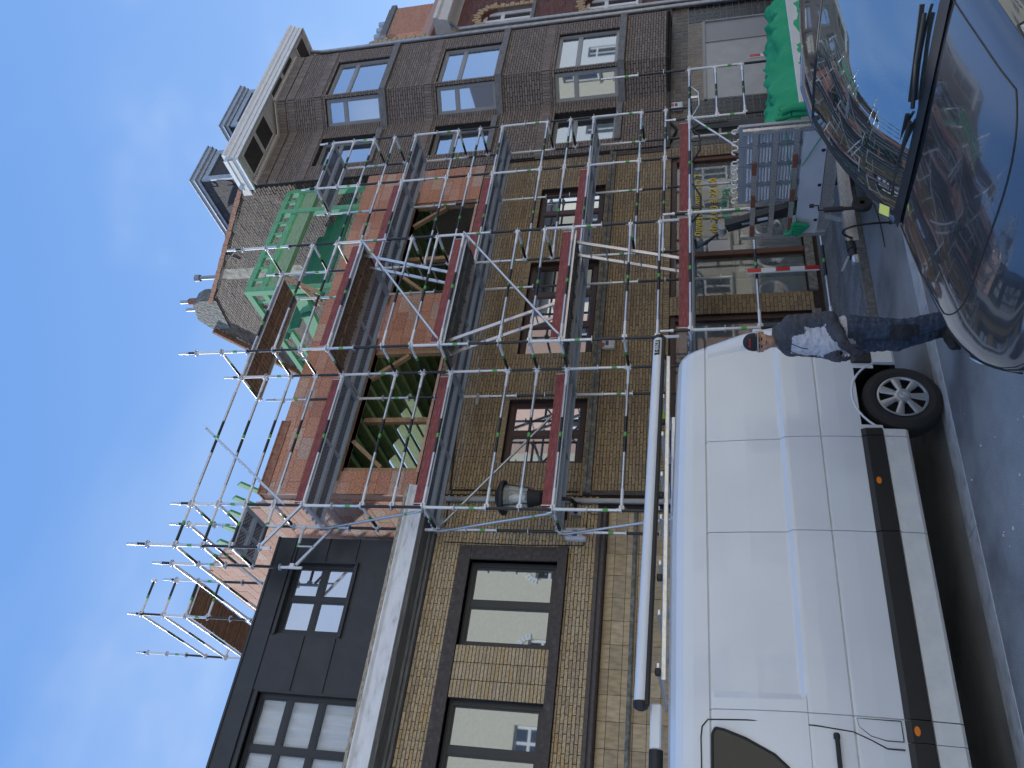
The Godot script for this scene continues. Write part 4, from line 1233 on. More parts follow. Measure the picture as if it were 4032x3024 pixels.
# steel decks spanning along x from x0 to x1, between z0 and z1
func steel_deck(t: Node3D, x0: float, x1: float, z0: float, z1: float, y: float, n: int) -> void:
	var w := (z1 - z0) / n
	for i in n:
		var a := z0 + w * i + .012
		var b := z0 + w * (i + 1) - .012
		var mb := MB.new()
		for z in [a + .012, b - .012]:
			mb.box(Vector3((x0 + x1) * .5, y - .035, z), Vector3(x1 - x0 - .03, .07, .022))
		mb.mm(Vector3(x0 + .02, y - .068, a + .024), Vector3(x0 + .06, y - .004, b - .024))
		mb.mm(Vector3(x1 - .06, y - .068, a + .024), Vector3(x1 - .02, y - .004, b - .024))
		mb.mm(Vector3((x0 + x1) * .5 - .02, y - .05, a + .024), Vector3((x0 + x1) * .5 + .02, y - .004, b - .024))
		for q in 2:
			var zz := lerpf(a, b, .3 + .4 * q)
			mb.box(Vector3(x0 + .01, y + .012, zz), Vector3(.05, .02, .05))
			mb.box(Vector3(x1 - .01, y + .012, zz), Vector3(.05, .02, .05))
		var o := part(t, "steel_deck", mb, M.deck_frame)
		var s := MB.new()
		var P := [Vector3(x0 + .04, y - .006, a + .02), Vector3(x1 - .04, y - .006, a + .02), Vector3(x1 - .04, y - .006, b - .02), Vector3(x0 + .04, y - .006, b - .02)]
		s.quad(P[0], P[1], P[2], P[3], Vector3.DOWN)
		s.uv = PackedVector2Array()
		for p in s.v: s.uv.push_back(Vector2(p.x / .075, p.z / .075))
		part(o, "slotted_plate", s, deck_sheet)

# plywood hatch deck with aluminium edges and ribs underneath
func hatch_deck(t: Node3D, x0: float, x1: float, z0: float, z1: float, y: float, m: Material) -> void:
	var mb := MB.new()
	mb.mm(Vector3(x0 + .03, y - .016, z0 + .02), Vector3(x1 - .03, y - .004, z1 - .02))
	var o := part(t, "hatch_deck", mb, m)
	mb = MB.new()
	for z in [z0 + .01, z1 - .01]: mb.box(Vector3((x0 + x1) * .5, y - .04, z), Vector3(x1 - x0 - .03, .10, .02))
	part(o, "edge_rail", mb, M.alu)
	mb = MB.new()
	var along := x1 - x0 > z1 - z0
	for k in 26:
		var q := k / 25.0
		var deep := .055 if k % 5 == 0 else .030
		if along: mb.mm(Vector3(lerpf(x0 + .08, x1 - .08, q) - .016, y - deep, z0 + .022), Vector3(lerpf(x0 + .08, x1 - .08, q) + .016, y - .0165, z1 - .022))
		else: mb.mm(Vector3(x0 + .03, y - deep, lerpf(z0 + .06, z1 - .06, q) - .016), Vector3(x1 - .03, y - .0165, lerpf(z0 + .06, z1 - .06, q) + .016))
	mb.mm(Vector3(x0 + .06, y - .05, (z0 + z1) * .5 - .015), Vector3(x1 - .06, y - .0166, (z0 + z1) * .5 + .015))
	part(o, "rib", mb, m)

func toe_board(t: Node3D, x0: float, x1: float, z: float, y: float) -> void:
	var mb := MB.new()
	mb.bbox(Vector3((x0 + x1) * .5, y + .10, z), Vector3(x1 - x0, .155, .03), .004)
	var o := part(t, "toe_board", mb, M.red_board)
	mb = MB.new()
	for x in [x0 + .02, x1 - .02]: mb.box(Vector3(x, y + .10, z), Vector3(.012, .17, .036))
	part(o, "end_fitting", mb, M.galv)

func ladder(t: Node3D, a: Vector3, b: Vector3, w: float) -> void:
	var d := (b - a).normalized()
	var s := Vector3(0, 0, w * .5)
	var mb := MB.new()
	for q in [-1.0, 1.0]: bar(mb, a + s * q, b + s * q, .025, .06)
	var o := part(t, "ladder", mb, M.alu)
	var n := int(a.distance_to(b) / .28)
	for i in n:
		var c := a.lerp(b, (i + .7) / n)
		mb = MB.new()
		mb.tube(c - s, c + s, .014, 8)
		part(o, "rung", mb, M.alu)

func scaffold() -> void:
	rosette_mesh = ArrayMesh.new()
	var r := MB.new()
	# flat wheel with an open ring: hub, rim and spokes
	r.lathe([Vector2(.0, .006), Vector2(.036, .006), Vector2(.036, -.006), Vector2(.0, -.006)], Vector3.ZERO, Vector3.UP, 10)
	r.lathe([Vector2(.050, -.005), Vector2(.061, -.005), Vector2(.061, .005), Vector2(.050, .005), Vector2(.050, -.005)], Vector3.ZERO, Vector3.UP, 14)
	for k in 8:
		r.box(Basis(Vector3.UP, TAU * k / 8.0) * Vector3(.043, 0, 0), Vector3(.018, .009, .009), Basis(Vector3.UP, TAU * k / 8.0))
	r.into(rosette_mesh, M.galv)
	make_deck_sheet()
	var t := thing("tube_scaffold", "tall tube scaffold with white and black banded poles and red toe boards", "scaffold")
	var X := [0.0, 2.572, 5.144, 7.716, 9.288]
	var R := -.732
	# main front row, rear row
	standard(t, 0, 0, .25, lv(16.35), 0)
	standard(t, X[1], 0, .25, lv(16.3), 0)
	for i in [2, 3, 4]: standard(t, X[i], 0, lv(.15), lv(16.3), 0)
	standard(t, 0, R, .25, lv(7.4), 0)
	standard(t, 0, R - .03, lv(7.75), lv(17.35), 1)
	standard(t, X[1], R, .25, lv(15.3), 0)
	standard(t, X[2], R, lv(-1.4), lv(16.3), 0)
	standard(t, X[3], R, .25, lv(16.2), 0)
	standard(t, X[4], R, .25, lv(16.5), 0)
	# access tower in front, then the wider foot of the scaffold
	for i in [1, 2]: standard(t, X[i], .732, lv(.35), lv(17.3), 1)
	for i in [1, 2, 3]: standard(t, X[i], .87, .25, lv(.5), 0)
	standard(t, X[4], .87, .25, lv(3.1), 0)
	for p in [[X[1], .87], [X[2], .87], [X[3], .87], [X[4], .87], [0.0, 0.0], [X[1], 0.0], [0.0, R], [X[3], R], [X[4], R], [X[1], R]]:
		var f := MB.new()
		f.box(Vector3(p[0], .128, p[1]), Vector3(.15, .012, .15))
		f.tube(Vector3(p[0], .135, p[1]), Vector3(p[0], .30, p[1]), .018, 8)
		f.tube(Vector3(p[0], .24, p[1]), Vector3(p[0], .26, p[1]), .04, 8)
		part(t, "base_jack", f, M.galv)
	var row := func(i: int, j: int, z: float, ks: Array) -> void:
		for k in ks: ledger(t, Vector3(X[i], lv(k), z), Vector3(X[j], lv(k), z))
	row.call(0, 1, 0.0, [16, 15, 14, 13, 12, 10, 9, 8, 6, 5, 4, 2, 1, 0])
	row.call(1, 2, .732, [14, 13, 12, 10, 9, 8, 6, 5, 4, 2, 1])
	row.call(1, 2, 0.0, [16, 12, 8, 4])
	row.call(2, 3, 0.0, [14, 13, 12, 10, 9, 8, 6, 5, 4, 2, 1])
	row.call(3, 4, 0.0, [16, 15, 14, 13, 12, 10, 9, 8, 6, 5, 4, 2, 1])
	row.call(0, 1, R, [12, 8, 4, 0])
	row.call(1, 2, R, [16, 12, 8, 4, 0])
	row.call(2, 3, R, [12, 8, 4, 0])
	row.call(3, 4, R, [16, 12, 8, 4, 0])
	row.call(1, 2, .87, [0, -2, -4])
	row.call(2, 3, .87, [0])
	row.call(3, 4, .87, [0, -1, -2])
	# cross pieces between the rows
	for k in [16, 15, 13, 10, 8, 4]: ledger(t, Vector3(0, lv(k), 0), Vector3(0, lv(k), R), "transom")
	for k in [16, 12, 8, 4]: ledger(t, Vector3(X[1], lv(k), 0), Vector3(X[1], lv(k), R), "transom")
	for k in [16, 14, 13, 12, 10, 9, 8, 6, 5, 4, 2]: ledger(t, Vector3(X[1], lv(k), .732), Vector3(X[1], lv(k), 0), "transom")
	for k in [16, 14, 13, 12, 10, 9, 8, 6, 5, 4, 2]: ledger(t, Vector3(X[2], lv(k), .732), Vector3(X[2], lv(k), 0), "transom")
	for k in [16, 12, 8, 4]: ledger(t, Vector3(X[3], lv(k), 0), Vector3(X[3], lv(k), R), "transom")
	for k in [16, 14, 13, 12, 10, 9, 8, 6, 5, 4, 2]: ledger(t, Vector3(X[4], lv(k), 0), Vector3(X[4], lv(k), R), "transom")
	for i in [1, 2, 3, 4]:
		ledger(t, Vector3(X[i], lv(0), .87), Vector3(X[i], lv(0), R), "transom")
	# decks
	for k in [4, 8, 12]:
		steel_deck(t, X[0], X[1], R, 0.0, lv(k) + .03, 2)
		steel_deck(t, X[1], X[2], R, 0.0, lv(k) + .03, 2)
		steel_deck(t, X[2], X[3], R, 0.0, lv(k) + .03, 2)
		steel_deck(t, X[3], X[4], R, 0.0, lv(k) + .03, 2)
		hatch_deck(t, X[1], X[2], 0.03, .70, lv(k) + .03, M.ply if k == 12 else M.ply_grey)
		toe_board(t, .06, X[1] - .06, -.045, lv(k))
		toe_board(t, X[1] + .06, X[2] - .06, .687, lv(k))
		toe_board(t, X[2] + .06, X[3] - .06, -.045, lv(k))
	steel_deck(t, X[3], X[4], R, 0.0, lv(16) + .03, 2)
	hatch_deck(t, X[1], X[2], R + .03, -.03, lv(16) + .03, M.ply)
	toe_board(t, X[1] + .06, X[2] - .06, .82, lv(0))
	toe_board(t, X[2] + .06, X[3] - .06, .82, lv(0))
	for i in [1, 2]: steel_deck(t, X[i], X[i + 1], R, .80, lv(0) + .03, 4)
	# braces
	brace(t, Vector3(5.08, lv(12) - .05, .79), Vector3(2.68, lv(8) + .05, .79))
	brace(t, Vector3(5.08, lv(8) - .05, .79), Vector3(2.68, lv(4) + .05, .79))
	brace(t, Vector3(.06, 6.28, R + .05), Vector3(2.5, lv(4) + .02, R + .05))
	brace(t, Vector3(1.44, 10.64, .055), Vector3(0.0, 8.70, .055))
	for k in [0, 4, 8]: brace(t, Vector3(-.055, lv(k) + .04, -.03), Vector3(-.055, lv(k + 4) - .06, R + .03))
	brace(t, Vector3(7.62, 2.31, .93), Vector3(5.3, .45, .93))
	# ladders
	ladder(t, Vector3(4.40, lv(0) + .05, .36), Vector3(5.02, lv(4) + .12, .36), .32)
	ladder(t, Vector3(3.62, lv(4) + .05, .36), Vector3(2.76, lv(8) + .1, .36), .32)
	ladder(t, Vector3(4.36, lv(8) + .05, .36), Vector3(5.02, lv(12) + .12, .36), .32)
	# hanging bays at the end and the pole frame standing behind on the flat roof
	standard(t, -.732, 0, 8.70, lv(17.35), 1)
	standard(t, -.732, R, 8.50, lv(17.35), 1)
	for k in [16, 15]: ledger(t, Vector3(0, lv(k), 0), Vector3(-.732, lv(k), 0))
	ledger(t, Vector3(0, lv(14), 0), Vector3(-.732, lv(14), 0))
	ledger(t, Vector3(0, lv(13), 0), Vector3(-.732, lv(13), 0))
	ledger(t, Vector3(0, lv(12.6), R), Vector3(-.732, lv(12.6), R))
	for k in [16, 15, 14]: ledger(t, Vector3(-.732, lv(k), 0), Vector3(-.732, lv(k), R), "transom")
	steel_deck(t, -.732, 0, R, 0, lv(14) + .03, 2)
	for z in [.0, R]:
		var b := MB.new()
		bar(b, Vector3(-.70, 8.85 - (.0 if z == 0 else .25), z + .03), Vector3(-.02, 8.38 - (.0 if z == 0 else .25), z + .03), .03, .045)
		bar(b, Vector3(-.38, 8.63 - (.0 if z == 0 else .25), z + .03), Vector3(-.38, 8.86 - (.0 if z == 0 else .2), z + .03), .025, .03)
		part(t, "console_bracket", b, M.galv)
	var B := L1 - .22
	for p in [[-.732, -3.304, 17.0, 22.2], [0.0, -3.304, 16.6, 21.2], [-.732, -5.876, 18.5, 25.2], [0.0, -5.876, 16.6, 21.2]]:
		standard(t, p[0], p[1], 9.2, B + .5 * p[3], 1, B)
	var q := func(k: float) -> float: return B + .5 * k
	for k in [22, 21, 20]: ledger(t, Vector3(-.732, q.call(k), -3.304), Vector3(-.732, q.call(k), -5.876))
	ledger(t, Vector3(0, q.call(20), -3.304), Vector3(0, q.call(20), -5.876))
	for k in [22, 21, 20, 19, 17]:
		if k < 22: ledger(t, Vector3(-.732, q.call(k), -3.304), Vector3(0, q.call(k), -3.304), "transom")
	ledger(t, Vector3(-.732, q.call(22), -3.304), Vector3(0, q.call(22), -3.304), "transom")
	for k in [21, 20]: ledger(t, Vector3(-.732, q.call(k), -5.876), Vector3(0, q.call(k), -5.876), "transom")
	hatch_deck(t, -.71, -.03, -5.85, -3.33, q.call(20) + .03, M.ply)
	for k in [17, 16]: ledger(t, Vector3(-.732, lv(k), R), Vector3(-.732, q.call(k) + .1, -3.304))
	for k in [17]: ledger(t, Vector3(0, lv(k), R), Vector3(0, q.call(k) + .1, -3.304))
	# bent hanger brackets below the first lift
	for e in [[8.75, 1.0], [7.45, 1.0], [4.95, -1.0]]:
		var hb := MB.new()
		var x: float = e[0]; var s: float = e[1]
		hb.path([Vector3(x, lv(0) - .03, .84), Vector3(x - .22 * s, lv(0) - .17, .84), Vector3(x - .62 * s, lv(0) - .18, .84), Vector3(x - .95 * s, lv(0) - .05, .84)], .018, 8)
		hb.box(Vector3(x - .35 * s, lv(0) - .08, .84), Vector3(.07, .16, .02))
		part(t, "hanger_bracket", hb, M.galv if s > 0 and x > 8.0 else M.tube_black)
	# loose couplers on the rear poles
	for p in [[2.572, 2.2], [5.144, 2.4], [2.572, 7.4]]:
		var c := MB.new()
		bar(c, Vector3(p[0] + .03, lv(p[1]), R + .04), Vector3(p[0] - .25, lv(p[1]) - .03, R + .09), .035, .05)
		part(t, "coupler", c, M.galv)

func ground() -> void:
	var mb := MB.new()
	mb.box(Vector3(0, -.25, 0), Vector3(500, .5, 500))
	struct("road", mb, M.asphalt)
	# concrete channel between the parking lane and the carriageway
	var o := Node3D.new()
	o.name = "gutter_channel"
	o.set_meta("kind", "structure")
	add_child(o)
	var x := -14.0
	while x < 26.0:
		var w := 2.4
		mb = MB.new()
		mb.bbox(Vector3(x + w * .5, .0015, 3.60 + x * .018), Vector3(w - .006, .010, .27), .003, Basis(Vector3.UP, -.018))
		part(o, "channel_slab", mb, M.concrete)
		x += w
	# kerb and pavement
	var k := Node3D.new()
	k.name = "kerb"
	k.set_meta("kind", "structure")
	add_child(k)
	x = -14.0
	while x < 26.0:
		mb = MB.new()
		mb.bbox(Vector3(x + .5, .06, 1.78), Vector3(.994, .13, .15), .012)
		part(k, "kerb_stone", mb, M.kerb)
		x += 1.0
	mb = MB.new()
	mb.mm(Vector3(-40, -.1, -1.3), Vector3(45, .1, 1.70))
	var p := struct("pavement", mb, M.mortar_dark)
	var list := []
	var F := Transform3D(Basis(Vector3.RIGHT, Vector3.FORWARD, Vector3.UP), Vector3(0, .1, 0))
	lay(list, F, [-6, -1.69, 16, 1.0], [], .30, .30, .006, .5, 3, .022, .002)
	finish(p, list, M.pave, "paving_slab", "paving_rest", 250)
	# far pavement
	mb = MB.new()
	mb.mm(Vector3(-40, -.1, 13.2), Vector3(60, .13, 16.2))
	struct("far_pavement", mb, M.concrete)

# ------------------------------------------------------------------ soft bodies: a distance field on a grid, meshed as surface nets
class Field:
	var lo: Vector3
	var cell: float
	var nx: int
	var ny: int
	var nz: int
	var f := PackedFloat32Array()
	func _init(a: Vector3, b: Vector3, c: float) -> void:
		lo = a; cell = c
		nx = int(ceil((b.x - a.x) / c)) + 1
		ny = int(ceil((b.y - a.y) / c)) + 1
		nz = int(ceil((b.z - a.z) / c)) + 1
		f.resize(nx * ny * nz)
		f.fill(9.0)
	# tapered capsule from a (radius ra) to b (radius rb), joined with softness k; sq flattens along direction w
	func bone(a: Vector3, b: Vector3, ra: float, rb: float, k: float = 0.03, w: Vector3 = Vector3.ZERO, sq: float = 1.0) -> void:
		var R := maxf(ra, rb) * maxf(1.0, sq) + k * 2.0 + cell * 2.0
		var l := Vector3(minf(a.x, b.x), minf(a.y, b.y), minf(a.z, b.z)) - Vector3.ONE * R
		var h := Vector3(maxf(a.x, b.x), maxf(a.y, b.y), maxf(a.z, b.z)) + Vector3.ONE * R
		var i0 := maxi(0, int((l.x - lo.x) / cell)); var i1 := mini(nx - 1, int((h.x - lo.x) / cell) + 1)
		var j0 := maxi(0, int((l.y - lo.y) / cell)); var j1 := mini(ny - 1, int((h.y - lo.y) / cell) + 1)
		var k0 := maxi(0, int((l.z - lo.z) / cell)); var k1 := mini(nz - 1, int((h.z - lo.z) / cell) + 1)
		var ab := b - a
		var L2 := maxf(ab.length_squared(), 1e-9)
		var flat := w != Vector3.ZERO
		for i in range(i0, i1 + 1):
			for j in range(j0, j1 + 1):
				for q in range(k0, k1 + 1):
					var p := lo + Vector3(i, j, q) * cell
					var t := clampf((p - a).dot(ab) / L2, 0.0, 1.0)
					var e := p - (a + ab * t)
					if flat: e += w * (e.dot(w) * (1.0 / sq - 1.0))
					var d := e.length() - lerpf(ra, rb, t)
					var id := (i * ny + j) * nz + q
					var o := f[id]
					if o > 5.0: f[id] = d
					else:
						var hh := maxf(k - absf(o - d), 0.0) / k
						f[id] = minf(o, d) - hh * hh * k * 0.25
	# pick: function of the point -> key of the surface
	func net(out: Dictionary, pick: Callable, wrinkle = null) -> void:
		if wrinkle != null:
			for i in nx:
				for j in ny:
					for q in nz:
						var id := (i * ny + j) * nz + q
						if absf(f[id]) < 0.05: f[id] += wrinkle.call(lo + Vector3(i, j, q) * cell)
		var vid := PackedInt32Array()
		vid.resize(nx * ny * nz)
		vid.fill(-1)
		var V := PackedVector3Array()
		var N := PackedVector3Array()
		var sx := ny * nz
		for i in nx - 1:
			for j in ny - 1:
				for q in nz - 1:
					var id := (i * ny + j) * nz + q
					var c := [f[id], f[id + 1], f[id + nz], f[id + nz + 1], f[id + sx], f[id + sx + 1], f[id + sx + nz], f[id + sx + nz + 1]]
					var neg := 0
					for v in c:
						if v < 0.0: neg += 1
					if neg == 0 or neg == 8: continue
					var s := Vector3.ZERO
					var n := 0
					for e in [[0, 1], [2, 3], [4, 5], [6, 7], [0, 2], [1, 3], [4, 6], [5, 7], [0, 4], [1, 5], [2, 6], [3, 7]]:
						var a: float = c[e[0]]; var b: float = c[e[1]]
						if (a < 0.0) == (b < 0.0): continue
						var t := a / (a - b)
						var pa := Vector3((e[0] >> 2) & 1, (e[0] >> 1) & 1, e[0] & 1)
						var pb := Vector3((e[1] >> 2) & 1, (e[1] >> 1) & 1, e[1] & 1)
						s += pa.lerp(pb, t); n += 1
					vid[id] = V.size()
					V.push_back(lo + (Vector3(i, j, q) + s / n) * cell)
					N.push_back(Vector3(c[4] + c[5] + c[6] + c[7] - c[0] - c[1] - c[2] - c[3], c[2] + c[3] + c[6] + c[7] - c[0] - c[1] - c[4] - c[5], c[1] + c[3] + c[5] + c[7] - c[0] - c[2] - c[4] - c[6]).normalized())
		for i in range(1, nx - 1):
			for j in range(1, ny - 1):
				for q in range(1, nz - 1):
					var id := (i * ny + j) * nz + q
					var a := f[id] < 0.0
					for ax in 3:
						var st: int = [sx, nz, 1][ax]
						if a == (f[id + st] < 0.0): continue
						var u: int = [nz, 1, sx][ax]
						var w: int = [1, sx, nz][ax]
						var q0 := vid[id]; var q1 := vid[id - u]; var q2 := vid[id - u - w]; var q3 := vid[id - w]
						if q0 < 0 or q1 < 0 or q2 < 0 or q3 < 0: continue
						var key: String = pick.call((V[q0] + V[q2]) * 0.5)
						if not out.has(key): out[key] = MB.new()
						var mb: MB = out[key]
						mb.tri(V[q0], V[q1], V[q2], N[q0], N[q1], N[q2])
						mb.tri(V[q0], V[q2], V[q3], N[q0], N[q2], N[q3])

func person() -> void:
	var C := Vector3(-.56, 0, 4.45)
	var t := thing("person", "worker in grey hoodie, dirty work jeans and black cap beside the van", "person", Vector3.ZERO)
	var fw := Vector3(-.995, 0, .05).normalized()
	var lf := Vector3.UP.cross(fw).normalized()
	var P := func(l: float, h: float, f: float) -> Vector3: return C + lf * l + Vector3.UP * h + fw * f
	var sh := P.call(.165, 1.41, -.02) as Vector3
	var el := P.call(.215, 1.10, -.01) as Vector3
	var wr := P.call(.13, .985, .24) as Vector3
	var shr := P.call(-.165, 1.41, -.02) as Vector3
	var elr := P.call(-.215, 1.12, -.02) as Vector3
	var wrr := P.call(-.05, 1.03, .22) as Vector3
	var B := Field.new(C + Vector3(-.60, 0.0, -.55), C + Vector3(.55, 1.60, .55), .0125)
	# torso, hips
	B.bone(P.call(0, 1.30, .0), P.call(0, 1.05, .02), .145, .150, .05, lf, 1.22)
	B.bone(P.call(0, 1.05, .02), P.call(0, .95, .01), .150, .150, .05, lf, 1.12)
	B.bone(P.call(-.11, 1.40, -.01), P.call(.11, 1.40, -.01), .090, .090, .06)
	B.bone(P.call(0, 1.42, -.01), P.call(0, 1.52, .03), .075, .062, .05)
	B.bone(P.call(0, 1.44, -.095), P.call(0, 1.52, -.075), .06, .045, .05, lf, 1.7)
	B.bone(P.call(-.075, 1.49, -.03), P.call(-.05, 1.465, .05), .045, .04, .03)
	B.bone(P.call(.075, 1.49, -.03), P.call(.05, 1.465, .05), .045, .04, .03)
	B.bone(P.call(-.07, 1.455, .03), P.call(.07, 1.455, .03), .055, .055, .04)
	B.bone(P.call(0, .90, -.03), P.call(0, .93, -.02), .135, .135, .05, lf, 1.15)
	# arms
	B.bone(sh, el, .072, .062, .05); B.bone(el, wr, .060, .040, .03)
	B.bone(shr, elr, .072, .062, .05); B.bone(elr, wrr, .060, .040, .03)
	# legs and boots
	var hipn := P.call(.095, .90, -.01) as Vector3; var kn := P.call(.105, .50, .045) as Vector3; var an := P.call(.12, .14, -.05) as Vector3
	var hipf := P.call(-.095, .90, -.01) as Vector3; var kf := P.call(-.13, .50, -.03) as Vector3; var af := P.call(-.16, .14, -.17) as Vector3
	B.bone(hipn, kn, .105, .082, .04); B.bone(kn, an, .082, .072, .03)
	B.bone(hipf, kf, .105, .082, .04); B.bone(kf, af, .082, .072, .03)
	var out := {}
	for a in [an, af]:
		var A: Vector3 = a
		B.bone(Vector3(A.x, .13, A.z), Vector3(A.x, .07, A.z), .055, .055, .02)
		B.bone(Vector3(A.x, .058, A.z) - fw * .04, Vector3(A.x, .055, A.z) + fw * .10, .055, .055, .02)
		B.bone(Vector3(A.x, .055, A.z) + fw * .10, Vector3(A.x, .050, A.z) + fw * .18, .055, .046, .02)
	var nz := FastNoiseLite.new()
	nz.seed = 3; nz.frequency = 9.0; nz.fractal_octaves = 2
	var wrinkle := func(p: Vector3) -> float:
		if p.y < .16: return 0.0
		var q := p
		q.y *= 2.2
		return nz.get_noise_3dv(q) * .011
	var Ci := C
	var pick := func(p: Vector3) -> String:
		var d := p - Ci
		var l := d.dot(lf); var f := d.dot(fw)
		if p.y < .165: return "boot"
		if p.y < .935 + .02 * sin(l * 9.0) and not (f > .13 and p.y > .88): return "kneepad" if (p.y > .38 and p.y < .62 and f > .06) else "jeans"
		if p.y > 1.405 and absf(l) < .125: return "sleeve"
		for e in [[sh, el, .078], [el, wr, .07], [shr, elr, .078], [elr, wrr, .07]]:
			var c := Geometry3D.get_closest_point_to_segment(p, e[0], e[1])
			if c.distance_to(p) < float(e[2]) and (absf(l) > .135 or p.y < 1.18): return "sleeve"
		if p.y > 1.30 and absf(l) > .10 + (1.46 - p.y) * .25: return "sleeve"
		return "hoodie"
	B.net(out, pick, wrinkle)
	# head on its own finer grid
	var hf := Vector3(-.70, -.05, .71).normalized()
	var hl := Vector3.UP.cross(hf).normalized()
	var hu := hf.cross(hl).normalized()
	var H := P.call(.0, 1.665, .045) as Vector3
	var Q := func(l: float, h: float, f: float) -> Vector3: return H + hl * l + hu * h + hf * f
	var D := Field.new(H - Vector3(.16, .18, .16), H + Vector3(.16, .17, .16), .006)
	D.bone(Q.call(0, .035, -.025), Q.call(0, .045, .015), .083, .080, .03)
	D.bone(Q.call(0, -.03, .02), Q.call(0, -.065, .045), .062, .048, .04)
	D.bone(Q.call(0, -.085, .058), Q.call(0, -.09, .066), .030, .026, .03)           # chin
	D.bone(Q.call(-.035, -.03, .045), Q.call(.035, -.03, .045), .034, .034, .03)      # cheeks
	D.bone(Q.call(-.035, .022, .075), Q.call(.035, .022, .075), .016, .016, .015)     # brow
	D.bone(Q.call(0, .012, .085), Q.call(0, -.026, .106), .009, .014, .012)           # nose
	D.bone(Q.call(-.014, -.030, .093), Q.call(.014, -.030, .093), .008, .008, .008)
	D.bone(Q.call(-.020, -.052, .083), Q.call(.020, -.052, .083), .007, .007, .006)   # lips
	D.bone(Q.call(-.017, -.063, .081), Q.call(.017, -.063, .081), .008, .008, .006)
	D.bone(Q.call(0, -.09, -.005), Q.call(0, -.17, -.03), .055, .058, .03)            # neck
	for s in [-1.0, 1.0]:
		D.bone(Q.call(.079 * s, .018, -.012), Q.call(.083 * s, -.018, -.006), .017, .011, .008, hf, 1.4)  # ears
		D.bone(Q.call(.031 * s, .002, .073), Q.call(.033 * s, .002, .073), .0125, .0125, .004)             # eyes
	D.bone(Q.call(0, .075, -.012), Q.call(0, .068, .018), .080, .079, .012)           # cap dome
	var Hc := H
	var hpick := func(p: Vector3) -> String:
		var d := p - Hc
		var l := d.dot(hl); var h := d.dot(hu); var f := d.dot(hf)
		if h > .052 - f * .05: return "cap"
		if h > -.03 and f < .0 and absf(l) < .079: return "hair"
		if h > -.03 and f < .028 and absf(l) > .055 and absf(l) < .079 and h > .01: return "hair"
		for s in [-1.0, 1.0]:
			if Vector2(l - .032 * s, (h - .002) * 1.8).length() < .0125 and f > .07: return "eye"
			if absf(h - .026) < .006 and absf(l - .032 * s) < .020 and f > .07: return "hair"
		if absf(h + .0565) < .0035 and absf(l) < .024 and f > .06: return "lip"
		if (h < -.035 and f > -.02 and h > -.115) and not (absf(h + .057) < .012 and absf(l) < .022): return "stubble"
		return "skin"
	D.net(out, hpick)
	# gloved hands: palm, four fingers of unequal length and a thumb from the side
	for w in [[wr, el, 1.0, P.call(.07, .86, .32)], [wrr, elr, -1.0, P.call(.05, 1.0, .33)]]:
		var W: Vector3 = w[0]
		var dir := ((w[3] as Vector3) - W).normalized()
		var s: float = w[2]
		var side := dir.cross(fw).normalized() * s
		if side.dot(lf) * s < 0.0: side = -side
		var nrm := dir.cross(side).normalized()
		if nrm.dot(fw) < 0.0: nrm = -nrm
		var G := Field.new(W + dir * .08 - Vector3.ONE * .15, W + dir * .08 + Vector3.ONE * .15, .006)
		G.bone(W - dir * .03, W + dir * .015, .040, .034, .02)
		var pc := W + dir * .055
		for q in 4: G.bone(W + dir * .015 + side * (.018 - .012 * q), W + dir * .10 + side * (.033 - .022 * q), .017, .013, .016)
		for q in 4:
			var k := W + dir * .10 + side * (.033 - .022 * q)
			var ln: float = [.040, .046, .042, .033][q]
			var d2 := (dir + nrm * -.35 + side * (.10 - .06 * q)).normalized()
			var m := k + d2 * ln
			var d3 := (dir + nrm * -1.1).normalized()
			G.bone(k, m, .0105, .0098, .006); G.bone(m, m + d3 * ln * .75, .0098, .0088, .006)
		var tb := W + dir * .03 + side * .034
		var tm := tb + (dir * .7 + side * .75 - nrm * .2).normalized() * .042
		G.bone(tb, tm, .0135, .0115, .010); G.bone(tm, tm + (dir + side * .15 - nrm * .3).normalized() * .030, .0112, .0095, .006)
		G.net(out, func(_p: Vector3) -> String: return "glove")
	var mats := {
		"hoodie": noisy(91, .03, 4, [[0, lin(.30, .30, .33)], [.35, lin(.48, .48, .53)], [1, lin(.60, .60, .66)]], .95, Vector3(2.5, 2.5, 2.5), 1.5),
		"sleeve": noisy(92, .03, 4, [[0, lin(.040, .044, .055)], [1, lin(.085, .09, .105)]], .95, Vector3(3, 3, 3), 1.5),
		"jeans": noisy(93, .03, 5, [[0, lin(.018, .025, .045)], [.5, lin(.042, .058, .095)], [.8, lin(.075, .095, .14)], [1, lin(.22, .23, .26)]], .95, Vector3(2.2, 2.2, 2.2), 2.0),
		"kneepad": noisy(94, .03, 4, [[0, lin(.012, .013, .016)], [1, lin(.04, .042, .05)]], .9, Vector3(3, 3, 3), 1.5),
		"boot": noisy(95, .03, 4, [[0, lin(.010, .010, .012)], [.8, lin(.028, .028, .03)], [1, lin(.12, .12, .12)]], .75, Vector3(4, 4, 4), 1.0),
		"glove": noisy(96, .03, 4, [[0, lin(.028, .026, .034)], [1, lin(.06, .055, .07)]], .85, Vector3(5, 5, 5), 1.0),
		"skin": noisy(97, .03, 4, [[0, lin(.36, .19, .125)], [1, lin(.46, .26, .18)]], .6, Vector3(5, 5, 5), .4),
		"stubble": noisy(98, .06, 4, [[0, lin(.24, .15, .11)], [1, lin(.38, .24, .17)]], .7, Vector3(8, 8, 8), .6),
		"lip": plain(lin(.20, .075, .06), .6), "hair": plain(lin(.035, .028, .024), .8), "cap": plain(lin(.014, .015, .018), .85), "eye": plain(lin(.03, .025, .022), .2)}
	(mats.skin as StandardMaterial3D).subsurf_scatter_enabled = true
	(mats.skin as StandardMaterial3D).subsurf_scatter_strength = .15
	var am := ArrayMesh.new()
	for key in out: (out[key] as MB).into(am, mats[key])
